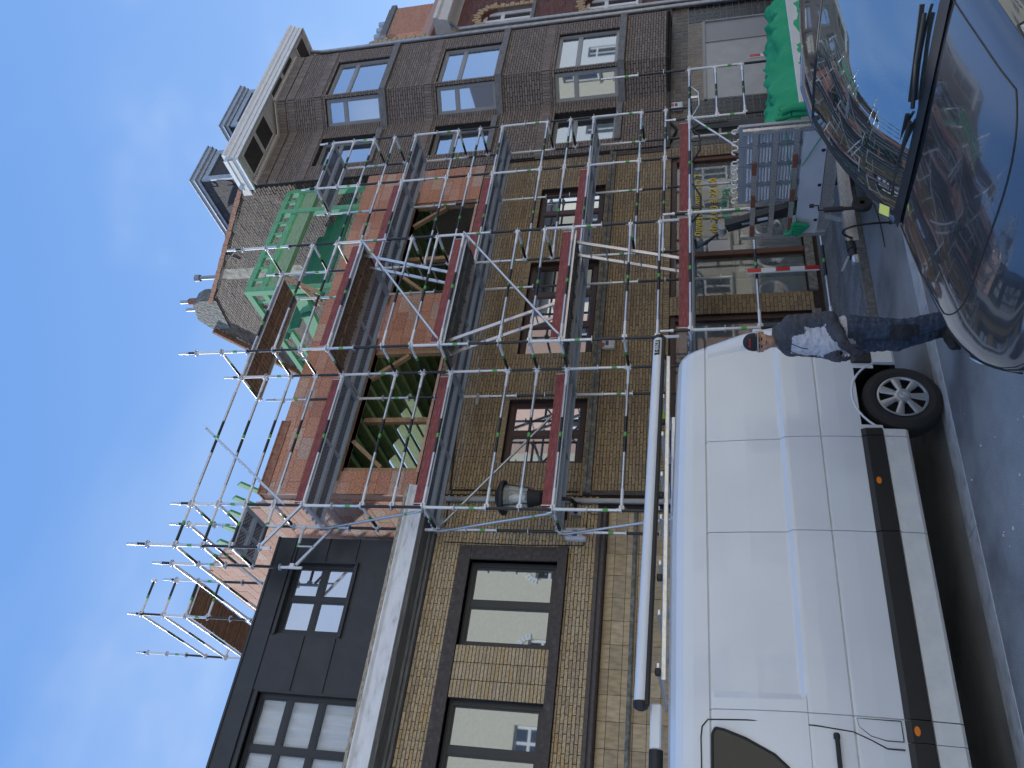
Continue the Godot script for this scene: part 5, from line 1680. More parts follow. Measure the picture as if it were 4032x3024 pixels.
	put(t, "body", am)
	# cap peak with white edge, red lettering, drawstrings, boot soles
	var rows := []
	for i in 5:
		var row := []
		for j in 13:
			var a := PI * (j / 12.0 - .5) * .92
			var rr := .078 + .052 * (i / 4.0) * cos(a)
			row.push_back(Q.call(sin(a) * rr, .055 - .016 * (i / 4.0) - .012 * pow(sin(a), 2.0), .012 + cos(a) * rr))
		rows.push_back(row)
	var mb := MB.new()
	mb.grid(rows, hu)
	var lower := []
	for r in rows:
		var row := []
		for p in r: row.push_back(p - hu * .006)
		lower.push_back(row)
	mb.grid(lower, -hu)
	part(t, "cap_peak", mb, mats.cap)
	mb = MB.new()
	mb.path(rows[4], .0038, 6)
	part(t, "cap_edging", mb, M.white_plastic)
	mb = MB.new()
	for k in 5:
		var a := (k - 2.0) * .20
		var c := Q.call(sin(a) * .0815, .105, .018 + cos(a) * .0815 * .92) as Vector3
		var bx := Basis(hl.rotated(hu, a), hu, hf.rotated(hu, a))
		mb.box(c + bx.x * -.005, Vector3(.0035, .017, .003), bx)
		mb.box(c + bx.x * .005, Vector3(.0035, .017 if k % 2 == 0 else .010, .003), bx)
		mb.box(c + bx.y * (.007 if k % 2 == 0 else -.006), Vector3(.0065, .0035, .0032), bx)
	part(t, "cap_lettering", mb, plain(lin(.55, .02, .02), .7))
	for s in [-1.0, 1.0]:
		mb = MB.new()
		mb.path([P.call(.045 * s, 1.45, .085), P.call(.05 * s, 1.40, .135), P.call(.05 * s, 1.33, .178), P.call(.055 * s, 1.25 + .03 * s, .195)], .0045, 6)
		part(t, "drawstring", mb, mats.sleeve)
	for a in [an, af]:
		var A: Vector3 = a
		mb = MB.new()
		var pl := PackedVector2Array()
		for k in 20:
			var an2 := TAU * k / 20.0
			pl.push_back(Vector2(.055 * sin(an2), .075 + .155 * cos(an2)))
		mb.prism(pl, Vector3(A.x, .002, A.z), fw.cross(Vector3.UP), fw, Vector3(0, .024, 0))
		part(t, "boot_sole", mb, M.rubber)
	mb = MB.new()
	var bl := an + lf * .058
	for e in [[Vector2(.02, .115), Vector2(.05, .08)], [Vector2(.05, .08), Vector2(.10, .085)], [Vector2(.05, .08), Vector2(.07, .05)], [Vector2(.02, .115), Vector2(.04, .06)], [Vector2(.04, .06), Vector2(.07, .05)]]:
		mb.tube(Vector3(bl.x, e[0].y, bl.z) + fw * e[0].x, Vector3(bl.x, e[1].y, bl.z) + fw * e[1].x, .004, 6)
	part(t, "boot_emblem", mb, plain(lin(.75, .62, .03), .6))

func wheel(t: Node3D, c: Vector3, r: float, w: float, out_dir: float, spokes: int, cover_m: Material) -> void:
	var ax := Vector3(0, 0, out_dir)
	var mb := MB.new()
	var rr := r * .64
	mb.lathe([Vector2(rr - .02, -w), Vector2(r - .03, -w), Vector2(r - .008, -w + .02), Vector2(r, -w + .05), Vector2(r, -.045), Vector2(r - .008, -.02), Vector2(r - .035, -.004), Vector2(r - .07, .006), Vector2(rr + .015, .0), Vector2(rr, -.012), Vector2(rr - .02, -.03), Vector2(rr - .02, -w)], c, ax, 48)
	var tyre := part(t, "wheel", mb, M.rubber)
	mb = MB.new()
	mb.lathe([Vector2(0, -.07), Vector2(rr - .03, -.07), Vector2(rr - .022, -.02), Vector2(rr - .004, -.006), Vector2(rr, -.016), Vector2(rr, -.09)], c, ax, 40)
	part(tyre, "rim", mb, M.black_plastic)
	mb = MB.new()
	mb.lathe([Vector2(rr - .004, -.012), Vector2(rr - .002, .002), Vector2(rr - .018, .005), Vector2(rr - .026, -.004), Vector2(rr - .026, -.02)], c, ax, 40)
	for k in spokes:
		var a := TAU * k / spokes + .2
		var d := Vector3(cos(a), sin(a), 0)
		var s := Vector3(-sin(a), cos(a), 0)
		var P := []
		for i in 4:
			var q := i / 3.0
			var dd: float = lerpf(.30, .96, q) * rr
			var hw: float = lerpf(.022, .043, q) * (rr / .22)
			var z: float = lerpf(.018, .002, q)
			P.push_back([c + d * dd - s * hw + ax * (z - .022), c + d * dd - s * hw * .82 + ax * z, c + d * dd + s * hw * .82 + ax * z, c + d * dd + s * hw + ax * (z - .022)])
		mb.grid(P, ax)
	mb.lathe([Vector2(0, .026), Vector2(rr * .24, .024), Vector2(rr * .33, .016), Vector2(rr * .36, -.01)], c, ax, 24)
	part(tyre, "wheel_cover", mb, cover_m)
	mb = MB.new()
	mb.lathe([Vector2(.022, .0255), Vector2(.026, .029), Vector2(.030, .0255)], c, ax, 20)
	mb.box(c + ax * .0275, Vector3(.066, .010, .004))
	part(tyre, "hub_badge", mb, M.galv)

func van() -> void:
	var t := thing("delivery_van", "long white panel van with roof rack, tube carrier and black side strips", "van")
	var Zc := 2.65
	var paint := noisy(101, .008, 3, [[0, lin(.58, .615, .665)], [.6, lin(.63, .665, .715)], [1, lin(.66, .695, .74)]], .32, Vector3(.3, .3, .3))
	paint.clearcoat_enabled = true; paint.clearcoat = .6; paint.clearcoat_roughness = .05
	var grey := noisy(102, .02, 4, [[0, lin(.56, .58, .60)], [1, lin(.66, .68, .69)]], .5, Vector3(1.2, 1.2, 1.2), .4)
	var prof := [[.385, .93], [.395, .95], [.575, .972], [.76, .985], [.95, .998], [1.10, 1.0], [1.121, .999], [1.122, .978], [1.134, .978], [1.135, .999], [1.30, .999], [1.42, .996], [1.445, .993], [1.452, .990], [1.485, .952], [1.50, .950], [1.80, .935], [2.14, .908], [2.162, .905], [2.163, .880], [2.177, .880], [2.178, .905], [2.30, .893], [2.38, .870], [2.44, .825], [2.485, .75], [2.51, .62], [2.525, .35], [2.53, 0.0]]
	var xs := []
	var x := -5.75
	while x < .281:
		xs.push_back(x); x += .055
	for s in [-1.1, -2.06, -3.585]:
		for e in [-.0042, -.004, .004, .0042]: xs.push_back(s + e)
	for e in [-3.50, -3.47, -3.44, .05, .15, .22, .26, .285]: xs.push_back(e)
	xs.sort()
	var wheels := [-.63, -4.96]
	var hw := func(x_: float, y: float, base: float) -> float:
		var w := base
		# the pressed panel between pillars; elsewhere the side is smooth
		if y > 1.45 and y < 2.16:
			var rec := smoothstep(-3.50, -3.44, x_) * (1.0 - smoothstep(.02, .08, x_))
			w = lerpf(lerpf(.998, .908, pow((y - 1.45) / .71, 1.6)), base, rec)
		for s in [-1.1, -2.06, -3.585]:
			if absf(x_ - s) < .0041 and y < 2.165: w -= .016
		# rear corner rounding and cab taper
		if x_ > .10: w -= .07 * pow((x_ - .10) / .19, 2.0)
		if x_ < -4.4: w -= .10 * pow((-4.4 - x_) / 1.35, 2.0)
		return w
	var yt := func(x_: float) -> float:
		if x_ > -4.55: return 2.53 - .06 * maxf(0.0, (x_ + 2.0) / 2.3)
		if x_ > -5.25: return lerpf(1.50, 2.53, (x_ + 5.25) / .70)
		return lerpf(.95, 1.50, clampf((x_ + 5.76) / .5, 0.0, 1.0))
	for side in [1.0, -1.0]:
		var rows := []
		for xx in xs:
			var row := []
			for p in prof:
				var y: float = p[0]
				var top: float = yt.call(xx)
				var yy := y if y < 2.1 else 2.1 + (y - 2.1) * (top - 2.1) / .43
				if top < 2.12: yy = minf(y, top)
				var w: float = hw.call(xx, y, p[1])
				if top < 2.12 and y > top: w = float(p[1]) * .9
				var px := float(xx)
				if px > -.4:
					var lim := .285 - .30 * pow(clampf((yy - 1.45) / 1.1, 0.0, 1.0), 1.4)
					px = -.4 + (px + .4) * (lim + .4) / .685
				row.push_back(Vector3(px, yy, Zc + side * w))
			rows.push_back(row)
		# leave the wheel arches open
		var mb := MB.new()
		var N := []
		var full := MB.new()
		for r in rows.size() - 1:
			for c in prof.size() - 1:
				var a: Vector3 = rows[r][c]; var b: Vector3 = rows[r][c + 1]; var d: Vector3 = rows[r + 1][c + 1]; var e: Vector3 = rows[r + 1][c]
				var m := (a + b + d + e) * .25
				var hole := false
				for wx in wheels:
					if Vector2(m.x - wx, m.y - .37).length() < .435 and m.y < .83: hole = true
				if hole: continue
				var n1 := (b - a).cross(e - a)
				if n1.length_squared() < 1e-14: n1 = (d - b).cross(e - b)
				if n1.length_squared() < 1e-14: continue
				n1 = n1.normalized()
				var want := Vector3(0, .3 if m.y > 2.4 else 0.0, side)
				if n1.dot(want) < 0.0: n1 = -n1
				mb.quad(a, b, d, e, n1)
		var called := "side_panel" if side > 0 else "far_side_panel"
		part(t, called, mb, paint)
	# rear doors, floor pan, dark wheel houses
	var mb := MB.new()
	mb.mm(Vector3(-5.7, .36, Zc - .9), Vector3(.2, .40, Zc + .9))
	mb.mm(Vector3(-.2, .3, Zc - .5), Vector3(.1, .36, Zc + .5))
	part(t, "floor_pan", mb, M.black_plastic)
	mb = MB.new()
	mb.prism(PackedVector2Array([Vector2(Zc - .93, .45), Vector2(Zc + .93, .45), Vector2(Zc + .93, 1.5), Vector2(Zc + .80, 2.4), Vector2(Zc - .80, 2.4), Vector2(Zc - .93, 1.5)]), Vector3(-.05, 0, 0), Vector3(0, 0, 1), Vector3(0, 1, 0), Vector3(.04, 0, 0))
	part(t, "rear_door", mb, paint)
	for wx in wheels:
		for s in [1.0, -1.0]:
			mb = MB.new()
			for k in 20:
				var a0 := PI * k / 20.0; var a1 := PI * (k + 1) / 20.0
				var p0 := Vector3(wx + cos(a0) * .44, .37 + sin(a0) * .44, 0); var p1 := Vector3(wx + cos(a1) * .44, .37 + sin(a1) * .44, 0)
				var zi := Vector3(0, 0, Zc + s * .62); var zo := Vector3(0, 0, Zc + s * .962)
				mb.quad(p0 + zi, p1 + zi, p1 + zo, p0 + zo, Vector3(-cos((a0 + a1) * .5), -sin((a0 + a1) * .5), 0))
				mb.tri(Vector3(wx, .3, 0) + zi, p0 + zi, p1 + zi, Vector3(0, 0, s), Vector3(0, 0, s), Vector3(0, 0, s))
			part(t, "wheel_house", mb, M.black_plastic)
			mb = MB.new()
			var pts := []
			for k in 25:
				var a := PI * (-.06 + 1.12 * k / 24.0)
				var yy := .37 + sin(a) * .437
				if yy < .36: continue
				pts.push_back(Vector3(wx + cos(a) * .437, yy, Zc + s * (.968 + .016 * clampf((yy - .4) / .4, 0, 1))))
			mb.path(pts, .011, 8)
			part(t, "arch_lip", mb, paint)
		wheel(t, Vector3(wx, .355, Zc + .955), .355, .23, 1.0, 7, M.zinc)
		wheel(t, Vector3(wx, .355, Zc - .955), .355, .23, -1.0, 7, M.zinc)
	# black strip and grey sill in sections, split at the seams and arches
	for q in [[-4.52, -3.75], [-3.745, -3.59], [-3.58, -2.064], [-2.056, -1.104], [-1.096, -1.02], [-.245, .02]]:
		var F := wall_frame(Vector3(0, 0, Zc + .985), Vector3.RIGHT)
		moulding(t, "side_strip", F, PackedVector2Array([Vector2(-.03, .585), Vector2(.022, .592), Vector2(.026, .60), Vector2(.026, .735), Vector2(.008, .772), Vector2(-.02, .778)]), q[0], q[1], M.black_plastic)
		moulding(t, "sill_panel", F, PackedVector2Array([Vector2(-.05, .365), Vector2(-.022, .37), Vector2(-.002, .395), Vector2(.010, .582), Vector2(-.03, .583)]), q[0], q[1], grey)
	mb = MB.new()
	mb.bbox(Vector3(.13, .47, Zc), Vector3(.30, .22, 1.86), .05)
	part(t, "rear_bumper", mb, grey)
	mb = MB.new()
	mb.bbox(Vector3(-.05, .675, Zc + .93), Vector3(.36, .19, .14), .03)
	part(t, "bumper_corner", mb, M.black_plastic)
	for q in [[-.12, .66], [-1.57, .69], [-3.665, .70]]:
		mb = MB.new()
		mb.lathe([Vector2(0, .016), Vector2(.5, .014), Vector2(.85, .009), Vector2(1.0, .0)], Vector3.ZERO, Vector3.BACK, 24)
		for i in mb.v.size(): mb.v[i] = Vector3(mb.v[i].x * .036, mb.v[i].y * .021, mb.v[i].z) + Vector3(q[0], q[1], Zc + 1.010)
		part(t, "side_light", mb, M.orange_lens)
	# cab door: gap, window, handle, fuel flap
	mb = MB.new()
	var zf := func(y: float) -> float:
		if y < 1.45: return Zc + .9985
		return Zc + lerpf(.998, .908, pow((y - 1.45) / .71, 1.6)) if y < 2.16 else Zc + .905
	var line := []
	for p in [[-4.9, 2.235], [-4.2, 2.24], [-3.80, 2.245], [-3.72, 2.235], [-3.665, 2.19], [-3.66, 1.9], [-3.675, 1.4], [-3.70, 1.14], [-3.75, 1.02], [-3.80, .92], [-3.80, .80]]:
		line.push_back(Vector3(p[0], p[1], float(zf.call(p[1])) - .001))
	mb.path(line, .0055, 6)
	part(t, "door_gap", mb, M.black_plastic)
	var tilt := Vector3(0, 1, -.075).normalized()
	var o := Vector3(0, 1.55, Zc + .985)
	var poly := PackedVector2Array([Vector2(-3.745, .52), Vector2(-3.735, .585), Vector2(-3.78, .61), Vector2(-4.95, .62), Vector2(-4.95, -.02), Vector2(-4.3, -.03), Vector2(-4.12, .0), Vector2(-3.99, .06), Vector2(-3.90, .16), Vector2(-3.80, .36)])
	mb = MB.new()
	mb.prism(poly, o, Vector3.RIGHT, tilt, Vector3(0, .0008, .010))
	part(t, "cab_window", mb, plain(lin(.018, .022, .024), .03, .15))
	mb = MB.new()
	for i in poly.size():
		var a := poly[i]; var b := poly[(i + 1) % poly.size()]
		mb.tube(o + Vector3.RIGHT * a.x + tilt * a.y + Vector3(0, 0, .008), o + Vector3.RIGHT * b.x + tilt * b.y + Vector3(0, 0, .008), .011, 8)
	part(t, "window_seal", mb, M.rubber)
	mb = MB.new()
	mb.bbox(Vector3(-3.86, 1.262, Zc + 1.03), Vector3(.26, .032, .026), .008)
	mb.bbox(Vector3(-3.745, 1.262, Zc + 1.015), Vector3(.05, .045, .035), .01)
	mb.bbox(Vector3(-3.98, 1.262, Zc + 1.015), Vector3(.03, .03, .035), .008)
	part(t, "door_handle", mb, M.black_plastic)
	mb = MB.new()
	var fl := []
	for p in [[-3.60, 1.105], [-3.60, .80], [-3.745, .80], [-3.745, .92], [-3.72, 1.02], [-3.66, 1.095], [-3.60, 1.105]]: fl.push_back(Vector3(p[0], p[1], Zc + .9975))
	mb.path(fl, .0035, 6)
	part(t, "fuel_flap_gap", mb, M.black_plastic)
	mb = MB.new()
	mb.prism(PackedVector2Array([Vector2(-5.22, 1.55), Vector2(-4.60, 2.47), Vector2(-4.57, 2.45), Vector2(-5.2, 1.52)]), Vector3(0, 0, Zc - .78), Vector3.RIGHT, Vector3.UP, Vector3(0, 0, 1.56))
	part(t, "windscreen", mb, M.mirror_dark)
	mb = MB.new()
	mb.bbox(Vector3(-5.70, .62, Zc), Vector3(.25, .5, 1.8), .08)
	part(t, "front_bumper", mb, grey)
	mb = MB.new()
	mb.bbox(Vector3(.29, 1.62, Zc + .86), Vector3(.05, .10, .08), .012)
	part(t, "tail_lamp", mb, M.white_plastic)
	# roof rack
	mb = MB.new()
	mb.bbox(Vector3(-1.55, 2.555, Zc + .60), Vector3(3.5, .045, .04), .006)
	var rack := part(t, "roof_rack", mb, M.alu)
	mb = MB.new()
	mb.bbox(Vector3(-1.55, 2.555, Zc - .60), Vector3(3.5, .045, .04), .006)
	part(rack, "rack_rail", mb, M.alu)
	for k in 8:
		mb = MB.new()
		mb.bbox(Vector3(-3.2 + k * .47, 2.60, Zc), Vector3(.05, .03, 1.36), .006)
		part(rack, "rack_bar", mb, M.alu)
	for k in 5:
		mb = MB.new()
		mb.bbox(Vector3(-3.25 + k * .85, 2.60, Zc + .66), Vector3(.06, .05, .06), .01)
		part(rack, "rack_foot", mb, M.black_plastic)
	# tube carrier
	var tc := thing("pipe_carrier", "white pipe tube with black rib clamped along the van roof rack", "pipe tube")
	mb = MB.new()
	var p0 := Vector3(-3.53, 2.735, Zc + .65); var p1 := Vector3(.42, 2.655, Zc + .65)
	mb.tube(p0, p1, .062, 24)
	part(tc, "tube", mb, paint)
	mb = MB.new()
	bar(mb, p0 + Vector3(0, -.045, .035), p1 + Vector3(0, -.045, .035), .035, .03)
	bar(mb, p0 + Vector3(0, -.062, .01), p1 + Vector3(0, -.062, .01), .05, .02)
	part(tc, "tube_rib", mb, M.black_plastic)
	for p in [[p0, -1.0], [p1, 1.0]]:
		mb = MB.new()
		mb.lathe([Vector2(.066, -.03), Vector2(.067, .0), Vector2(.055, .025), Vector2(.03, .04), Vector2(0, .045)], p[0], Vector3(p[1], 0, 0), 24)
		part(tc, "end_cap", mb, M.black_plastic)
	mb = MB.new()
	var dd := (p1 - p0).normalized()
	var q := p1 - dd * .17
	mb.box(q + Vector3(0, .012, .0615), Vector3(.20, .055, .006), Basis(dd, Vector3(0, 1, -.22).normalized(), dd.cross(Vector3(0, 1, -.22).normalized())))
	part(tc, "sticker", mb, M.black_plastic)
	letters(tc, "T-RACK", q + Vector3(-.085, -.018, .0665), .062, .17, M.white_plastic)
	var t2 := thing("cargo_tube", "short white ribbed tube with black cap at the front of the van roof rack", "pipe tube")
	mb = MB.new()
	mb.bbox(Vector3(-3.67, 2.615, Zc + .55), Vector3(.36, .09, .10), .012)
	part(t2, "tube", mb, paint)
	mb = MB.new()
	mb.tube(Vector3(-3.85, 2.61, Zc + .55), Vector3(-4.5, 2.61, Zc + .55), .058, 20)
	part(t2, "end_cap", mb, M.black_plastic)
	# hi-vis bundle lying on the rack
	mb = MB.new()
	for k in 5: mb.tube(Vector3(-.48 + k * .045, 2.625 + .012 * (k % 2), Zc + .28 - .03 * k), Vector3(-.40 + k * .05, 2.635, Zc + .40), .03, 8)
	var hv := solo("safety_vest", "crumpled fluorescent yellow safety vest lying on the van roof rack", "vest", mb, plain(lin(.62, .85, .03), .8))
	hv.set_meta("group", "")
	hv.remove_meta("group")

func trailer() -> void:
	var t := thing("flatbed_trailer", "galvanised trailer with grey headboard and drawbar standing behind the parked car", "trailer")
	var X := 3.2
	var mb := MB.new()
	var panel := noisy(111, .01, 4, [[0, lin(.52, .54, .59)], [1, lin(.60, .62, .67)]], .38, Vector3(.5, .5, .5), .3, .1)
	mb.bbox(Vector3(X, .795, 2.96), Vector3(.03, .29, 1.68), .008)
	var hb := part(t, "headboard", mb, panel)
	for z in [2.35, 2.95, 3.5]:
		var b := MB.new()
		b.lathe([Vector2(0, .008), Vector2(.022, .006), Vector2(.026, 0)], Vector3(X - .016, .69, z), Vector3.LEFT, 12)
		part(hb, "bolt", b, M.iron_dark)
	mb = MB.new()
	mb.mm(Vector3(X - .005, .53, 2.12), Vector3(6.7, .645, 2.20))
	mb.mm(Vector3(X - .005, .53, 3.72), Vector3(6.7, .645, 3.80))
	mb.mm(Vector3(X - .012, .50, 2.20), Vector3(X + .06, .645, 3.72))
	mb.mm(Vector3(6.62, .53, 2.2), Vector3(6.7, .645, 3.72))
	mb.mm(Vector3(X + .06, .60, 2.2), Vector3(6.62, .64, 3.72))
	part(t, "chassis", mb, M.galv)
	for z in [2.12, 3.79]:
		mb = MB.new()
		mb.bbox(Vector3(X + 1.75, .80, z), Vector3(3.48, .30, .025), .006)
		part(t, "side_board", mb, panel)
	for z in [2.10, 3.86]:
		mb = MB.new()
		mb.mm(Vector3(X - .03, .55, z - .03), Vector3(X + .02, 1.66, z + .03))
		part(t, "corner_post", mb, M.galv)
	for y in [1.51, 1.265, 1.02]:
		mb = MB.new()
		mb.mm(Vector3(X - .045, y - .032, 2.13), Vector3(X - .032, y + .032, 3.88))
		part(t, "headboard_rail", mb, M.galv)
	var rust := noisy(112, .04, 4, [[0, lin(.14, .055, .03)], [1, lin(.26, .10, .05)]], .8, Vector3(3, 3, 3), 1.5)
	for q in [[1.51, 3.32], [1.51, 2.78], [1.02, 3.40], [1.02, 2.84], [1.51, 2.25], [1.02, 2.35]]:
		mb = MB.new()
		mb.bbox(Vector3(X - .055, q[0], q[1]), Vector3(.02, .06, .20), .006)
		part(t, "rail_sleeve", mb, rust)
	# drawbar, coupling, jockey wheel, plug
	mb = MB.new()
	bar(mb, Vector3(3.3, .42, 3.05), Vector3(2.02, .43, 3.02), .11, .13)
	bar(mb, Vector3(3.25, .53, 2.35), Vector3(2.55, .46, 2.92), .06, .10)
	bar(mb, Vector3(3.25, .53, 3.6), Vector3(2.55, .46, 3.06), .06, .10)
	var db := part(t, "drawbar", mb, M.galv)
	mb = MB.new()
	mb.tube(Vector3(2.06, .455, 3.02), Vector3(1.90, .45, 3.025), .055, 14)
	mb.tube(Vector3(1.90, .45, 3.025), Vector3(1.78, .445, 3.03), .045, 14, true, .05)
	part(db, "coupling", mb, M.black_plastic)
	mb = MB.new()
	mb.bbox(Vector3(1.74, .43, 3.03), Vector3(.13, .08, .09), .02)
	bar(mb, Vector3(1.80, .50, 3.03), Vector3(1.66, .58, 2.93), .03, .025)
	part(db, "hitch_head", mb, M.alu)
	mb = MB.new()
	mb.tube(Vector3(2.38, .52, 3.25), Vector3(2.38, .74, 3.25), .032, 12)
	mb.tube(Vector3(2.38, .36, 3.25), Vector3(2.38, .52, 3.25), .022, 10)
	var jw := part(t, "jockey_leg", mb, M.iron_dark)
	mb = MB.new()
	mb.path([Vector3(2.38, .74, 3.25), Vector3(2.38, .80, 3.25), Vector3(2.38, .81, 3.33), Vector3(2.38, .86, 3.33)], .008, 8)
	mb.tube(Vector3(2.38, .86, 3.33), Vector3(2.38, .91, 3.33), .024, 10)
	part(jw, "crank", mb, M.iron_dark)
	mb = MB.new()
	mb.lathe([Vector2(.03, -.035), Vector2(.10, -.035), Vector2(.112, -.02), Vector2(.112, .02), Vector2(.10, .035), Vector2(.03, .035)], Vector3(2.38, .32, 3.30), Vector3.BACK, 24)
	part(jw, "jockey_tyre", mb, M.rubber)
	mb = MB.new()
	var pts := []
	for k in 15:
		var s := k / 14.0
		pts.push_back(Vector3(2.05 - .18 * sin(s * 3.0), .44 + .22 * sin(s * PI) - .38 * s * s, 3.08 + .35 * sin(s * 2.4)))
	mb.path(pts, .012, 8)
	var cb := part(t, "light_cable", mb, M.black_plastic)
	mb = MB.new()
	mb.tube(pts[14], pts[14] + Vector3(-.05, -.03, .06), .025, 12)
	part(cb, "plug", mb, M.black_plastic)
	for z in [2.02, 3.92]:
		for x in [4.6, 5.4]:
			mb = MB.new()
			mb.lathe([Vector2(.1, -.09), Vector2(.27, -.09), Vector2(.30, -.05), Vector2(.30, .05), Vector2(.27, .09), Vector2(.14, .09), Vector2(.13, .06), Vector2(0, .06)], Vector3(x, .30, z), Vector3.BACK, 28)
			part(t, "trailer_wheel", mb, M.rubber)
		mb = MB.new()
		mb.mm(Vector3(4.2, .62, z - .12), Vector3(5.8, .64, z + .12))
		part(t, "mudguard", mb, M.black_plastic)
	# spare box under the bed next to the drawbar
	mb = MB.new()
	mb.bbox(Vector3(2.75, .36, 3.62), Vector3(.3, .16, .22), .03)
	mb.bbox(Vector3(2.45, .30, 3.70), Vector3(.16, .18, .2), .03)
	part(t, "wheel_chock_holder", mb, M.black_plastic)
	# steel decks standing on end behind the rails, each a thing of its own
	var deck_lit_tone := plain(lin(.78, .80, .84), .25, .45)  # brighter tone paints a lit look onto the dimples
	var deck_shade_tone := plain(lin(.36, .38, .42), .45, .4)  # same zinc as the dimples, darkened to paint shade between them
	var names := ["steel scaffold deck standing in the trailer against the dark hoist", "steel scaffold deck standing second from the hoist in the trailer", "steel scaffold deck standing second from the green net in the trailer", "steel scaffold deck standing against the green net in the trailer"]
	for k in 4:
		var z0 := 2.66 + k * .312
		var d := thing("scaffold_deck", names[k], "scaffold deck", Vector3(X + .05, .645, z0), "steel decks standing in the trailer")
		mb = MB.new()
		mb.mm(Vector3(0, 0, .004), Vector3(.045, 1.06, .028))
		mb.mm(Vector3(0, 0, .282), Vector3(.045, 1.06, .306))
		mb.mm(Vector3(.012, 0.0, .029), Vector3(.018, 1.055, .281))
		mb.mm(Vector3(.002, .99, .029), Vector3(.011, 1.055, .281))
		mb.mm(Vector3(.002, 0.0, .029), Vector3(.011, .06, .281))
		part(d, "deck_plate", mb, deck_shade_tone)
		var bumps := MB.new()
		for r in 23:
			for c in 7:
				var z := .052 + c * .035 + (.0175 if r % 2 == 1 else 0.0)
				var y := .10 + r * .038
				if z > .265: continue
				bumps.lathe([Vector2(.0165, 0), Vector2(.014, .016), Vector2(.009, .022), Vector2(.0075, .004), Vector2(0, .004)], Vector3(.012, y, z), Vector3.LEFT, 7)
		var bp := part(d, "anti_slip_dimples", bumps, deck_lit_tone)
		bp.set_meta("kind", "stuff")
		for z in [.05, .225]:
			var hk := MB.new()
			hk.path([Vector3(.02, 1.055, z + .03), Vector3(.02, 1.12, z + .03), Vector3(-.01, 1.14, z + .03), Vector3(-.05, 1.13, z + .03), Vector3(-.06, 1.10, z + .03)], .011, 6)
			hk.mm(Vector3(.005, 1.03, z), Vector3(.03, 1.075, z + .06))
			part(d, "hook", hk, M.alu)
	# dark material hoist leaning at the facade side of the load
	var h := thing("material_hoist", "dark grey folded material hoist with cable winch leaning in the trailer", "hoist")
	mb = MB.new()
	bar(mb, Vector3(3.36, .75, 2.52), Vector3(3.42, 1.84, 2.12), .10, .16)
	bar(mb, Vector3(3.40, .72, 2.40), Vector3(3.46, 1.45, 2.16), .07, .11)
	part(h, "mast", mb, M.iron_dark)
	mb = MB.new()
	mb.tube(Vector3(3.40, 1.90, 2.03), Vector3(3.40, 1.90, 2.13), .045, 16)
	mb.tube(Vector3(3.40, 1.90, 2.02), Vector3(3.40, 1.90, 2.03), .062, 18)
	mb.tube(Vector3(3.40, 1.90, 2.13), Vector3(3.40, 1.90, 2.14), .062, 18)
	mb.bbox(Vector3(3.46, 1.90, 2.08), Vector3(.05, .16, .10), .01)
	part(h, "winch", mb, M.frame_grey)
	mb = MB.new()
	mb.tube(Vector3(3.45, 1.82, 2.08), Vector3(3.60, 2.16, 1.62), .022, 10)
	mb.path([Vector3(3.6, 2.16, 1.62), Vector3(3.6, 2.27, 1.55), Vector3(3.6, 2.29, 1.75)], .018, 8)
	part(h, "strut", mb, M.tube_black)
	mb = MB.new()
	mb.box(Vector3(3.335, 1.36, 2.29), Vector3(.004, .14, .05), Basis(Vector3.RIGHT, -.17))
	part(h, "data_plate", mb, M.white_plastic)
	var tm := TextMesh.new()
	tm.text = "600KG"; tm.font_size = 32; tm.pixel_size = .0016; tm.depth = .002
	tm.material = M.white_plastic
	put(h, "lettering", tm, Transform3D(Basis(Vector3(0, .985, -.17), Vector3(0, -.17, -.985), Vector3(-1, 0, 0)) , Vector3(3.345, 1.56, 2.22)))
	# green debris net heaped over the load
	var rows := []
	var n := FastNoiseLite.new()
	n.seed = 8; n.frequency = 1.6; n.fractal_octaves = 3
	for i in 46:
		var row := []
		var s := i / 45.0
		for j in 30:
			var v := j / 29.0
			var zz := lerpf(3.97, 2.5, v)
			var top := 1.30 - .20 * s
			var y := lerpf(.70, top, smoothstep(0.0, .32, v)) - .25 * smoothstep(.6, 1.0, v)
			var x := lerpf(3.45, 6.75, s) 
			var b := n.get_noise_2d(x * 1.6, v * 2.2) * .16
			row.push_back(Vector3(x, y + b * smoothstep(.02, .3, v) + .008 * sin(x * 9.0 + v * 7.0), zz + .06 * n.get_noise_2d(x * 2.5 + 20.0, v * 5.0) + .015 * sin(x * 14.0) * (1.0 - v)))
		rows.push_back(row)
	mb = MB.new()
	mb.grid(rows, Vector3(0, 1, .5))
	var gm := noisy(113, .12, 3, [[0, lin(.004, .17, .075)], [.5, lin(.010, .30, .13)], [1, lin(.03, .42, .20)]], .75, Vector3(3, 3, 3), 1.5)
	gm.backlight_enabled = true; gm.backlight = Color(.02, .22, .10)
	var nt := thing("debris_net", "bright green debris net heaped over the trailer load", "net")
	part(nt, "sheet", mb, gm)
	mb = MB.new()
	for k in 6:
		var a := k * 1.7
		var x := 3.40 + .05 * (k % 3)
		var z := 3.88 + .035 * (k % 4)
		mb.path([Vector3(x, 1.26 - .02 * k, z - .03), Vector3(x - .02 * sin(a), 1.08, z + .03 * cos(a)), Vector3(x + .02 * cos(a), .92, z + .02), Vector3(x + .015 * sin(a), .76 + .02 * k, z + .03)], .045, 9)
	part(nt, "bundle", mb, gm)
	mb = MB.new()
	for k in 4: mb.path([Vector3(3.14, 1.08 - k * .05, 2.16), Vector3(3.11, .98, 2.22 + .05 * k), Vector3(3.12, .88 - k * .03, 2.2 + .04 * k), Vector3(3.15, .92, 2.12)], .028, 8)
	part(nt, "loose_corner", mb, gm)
	mb = MB.new()
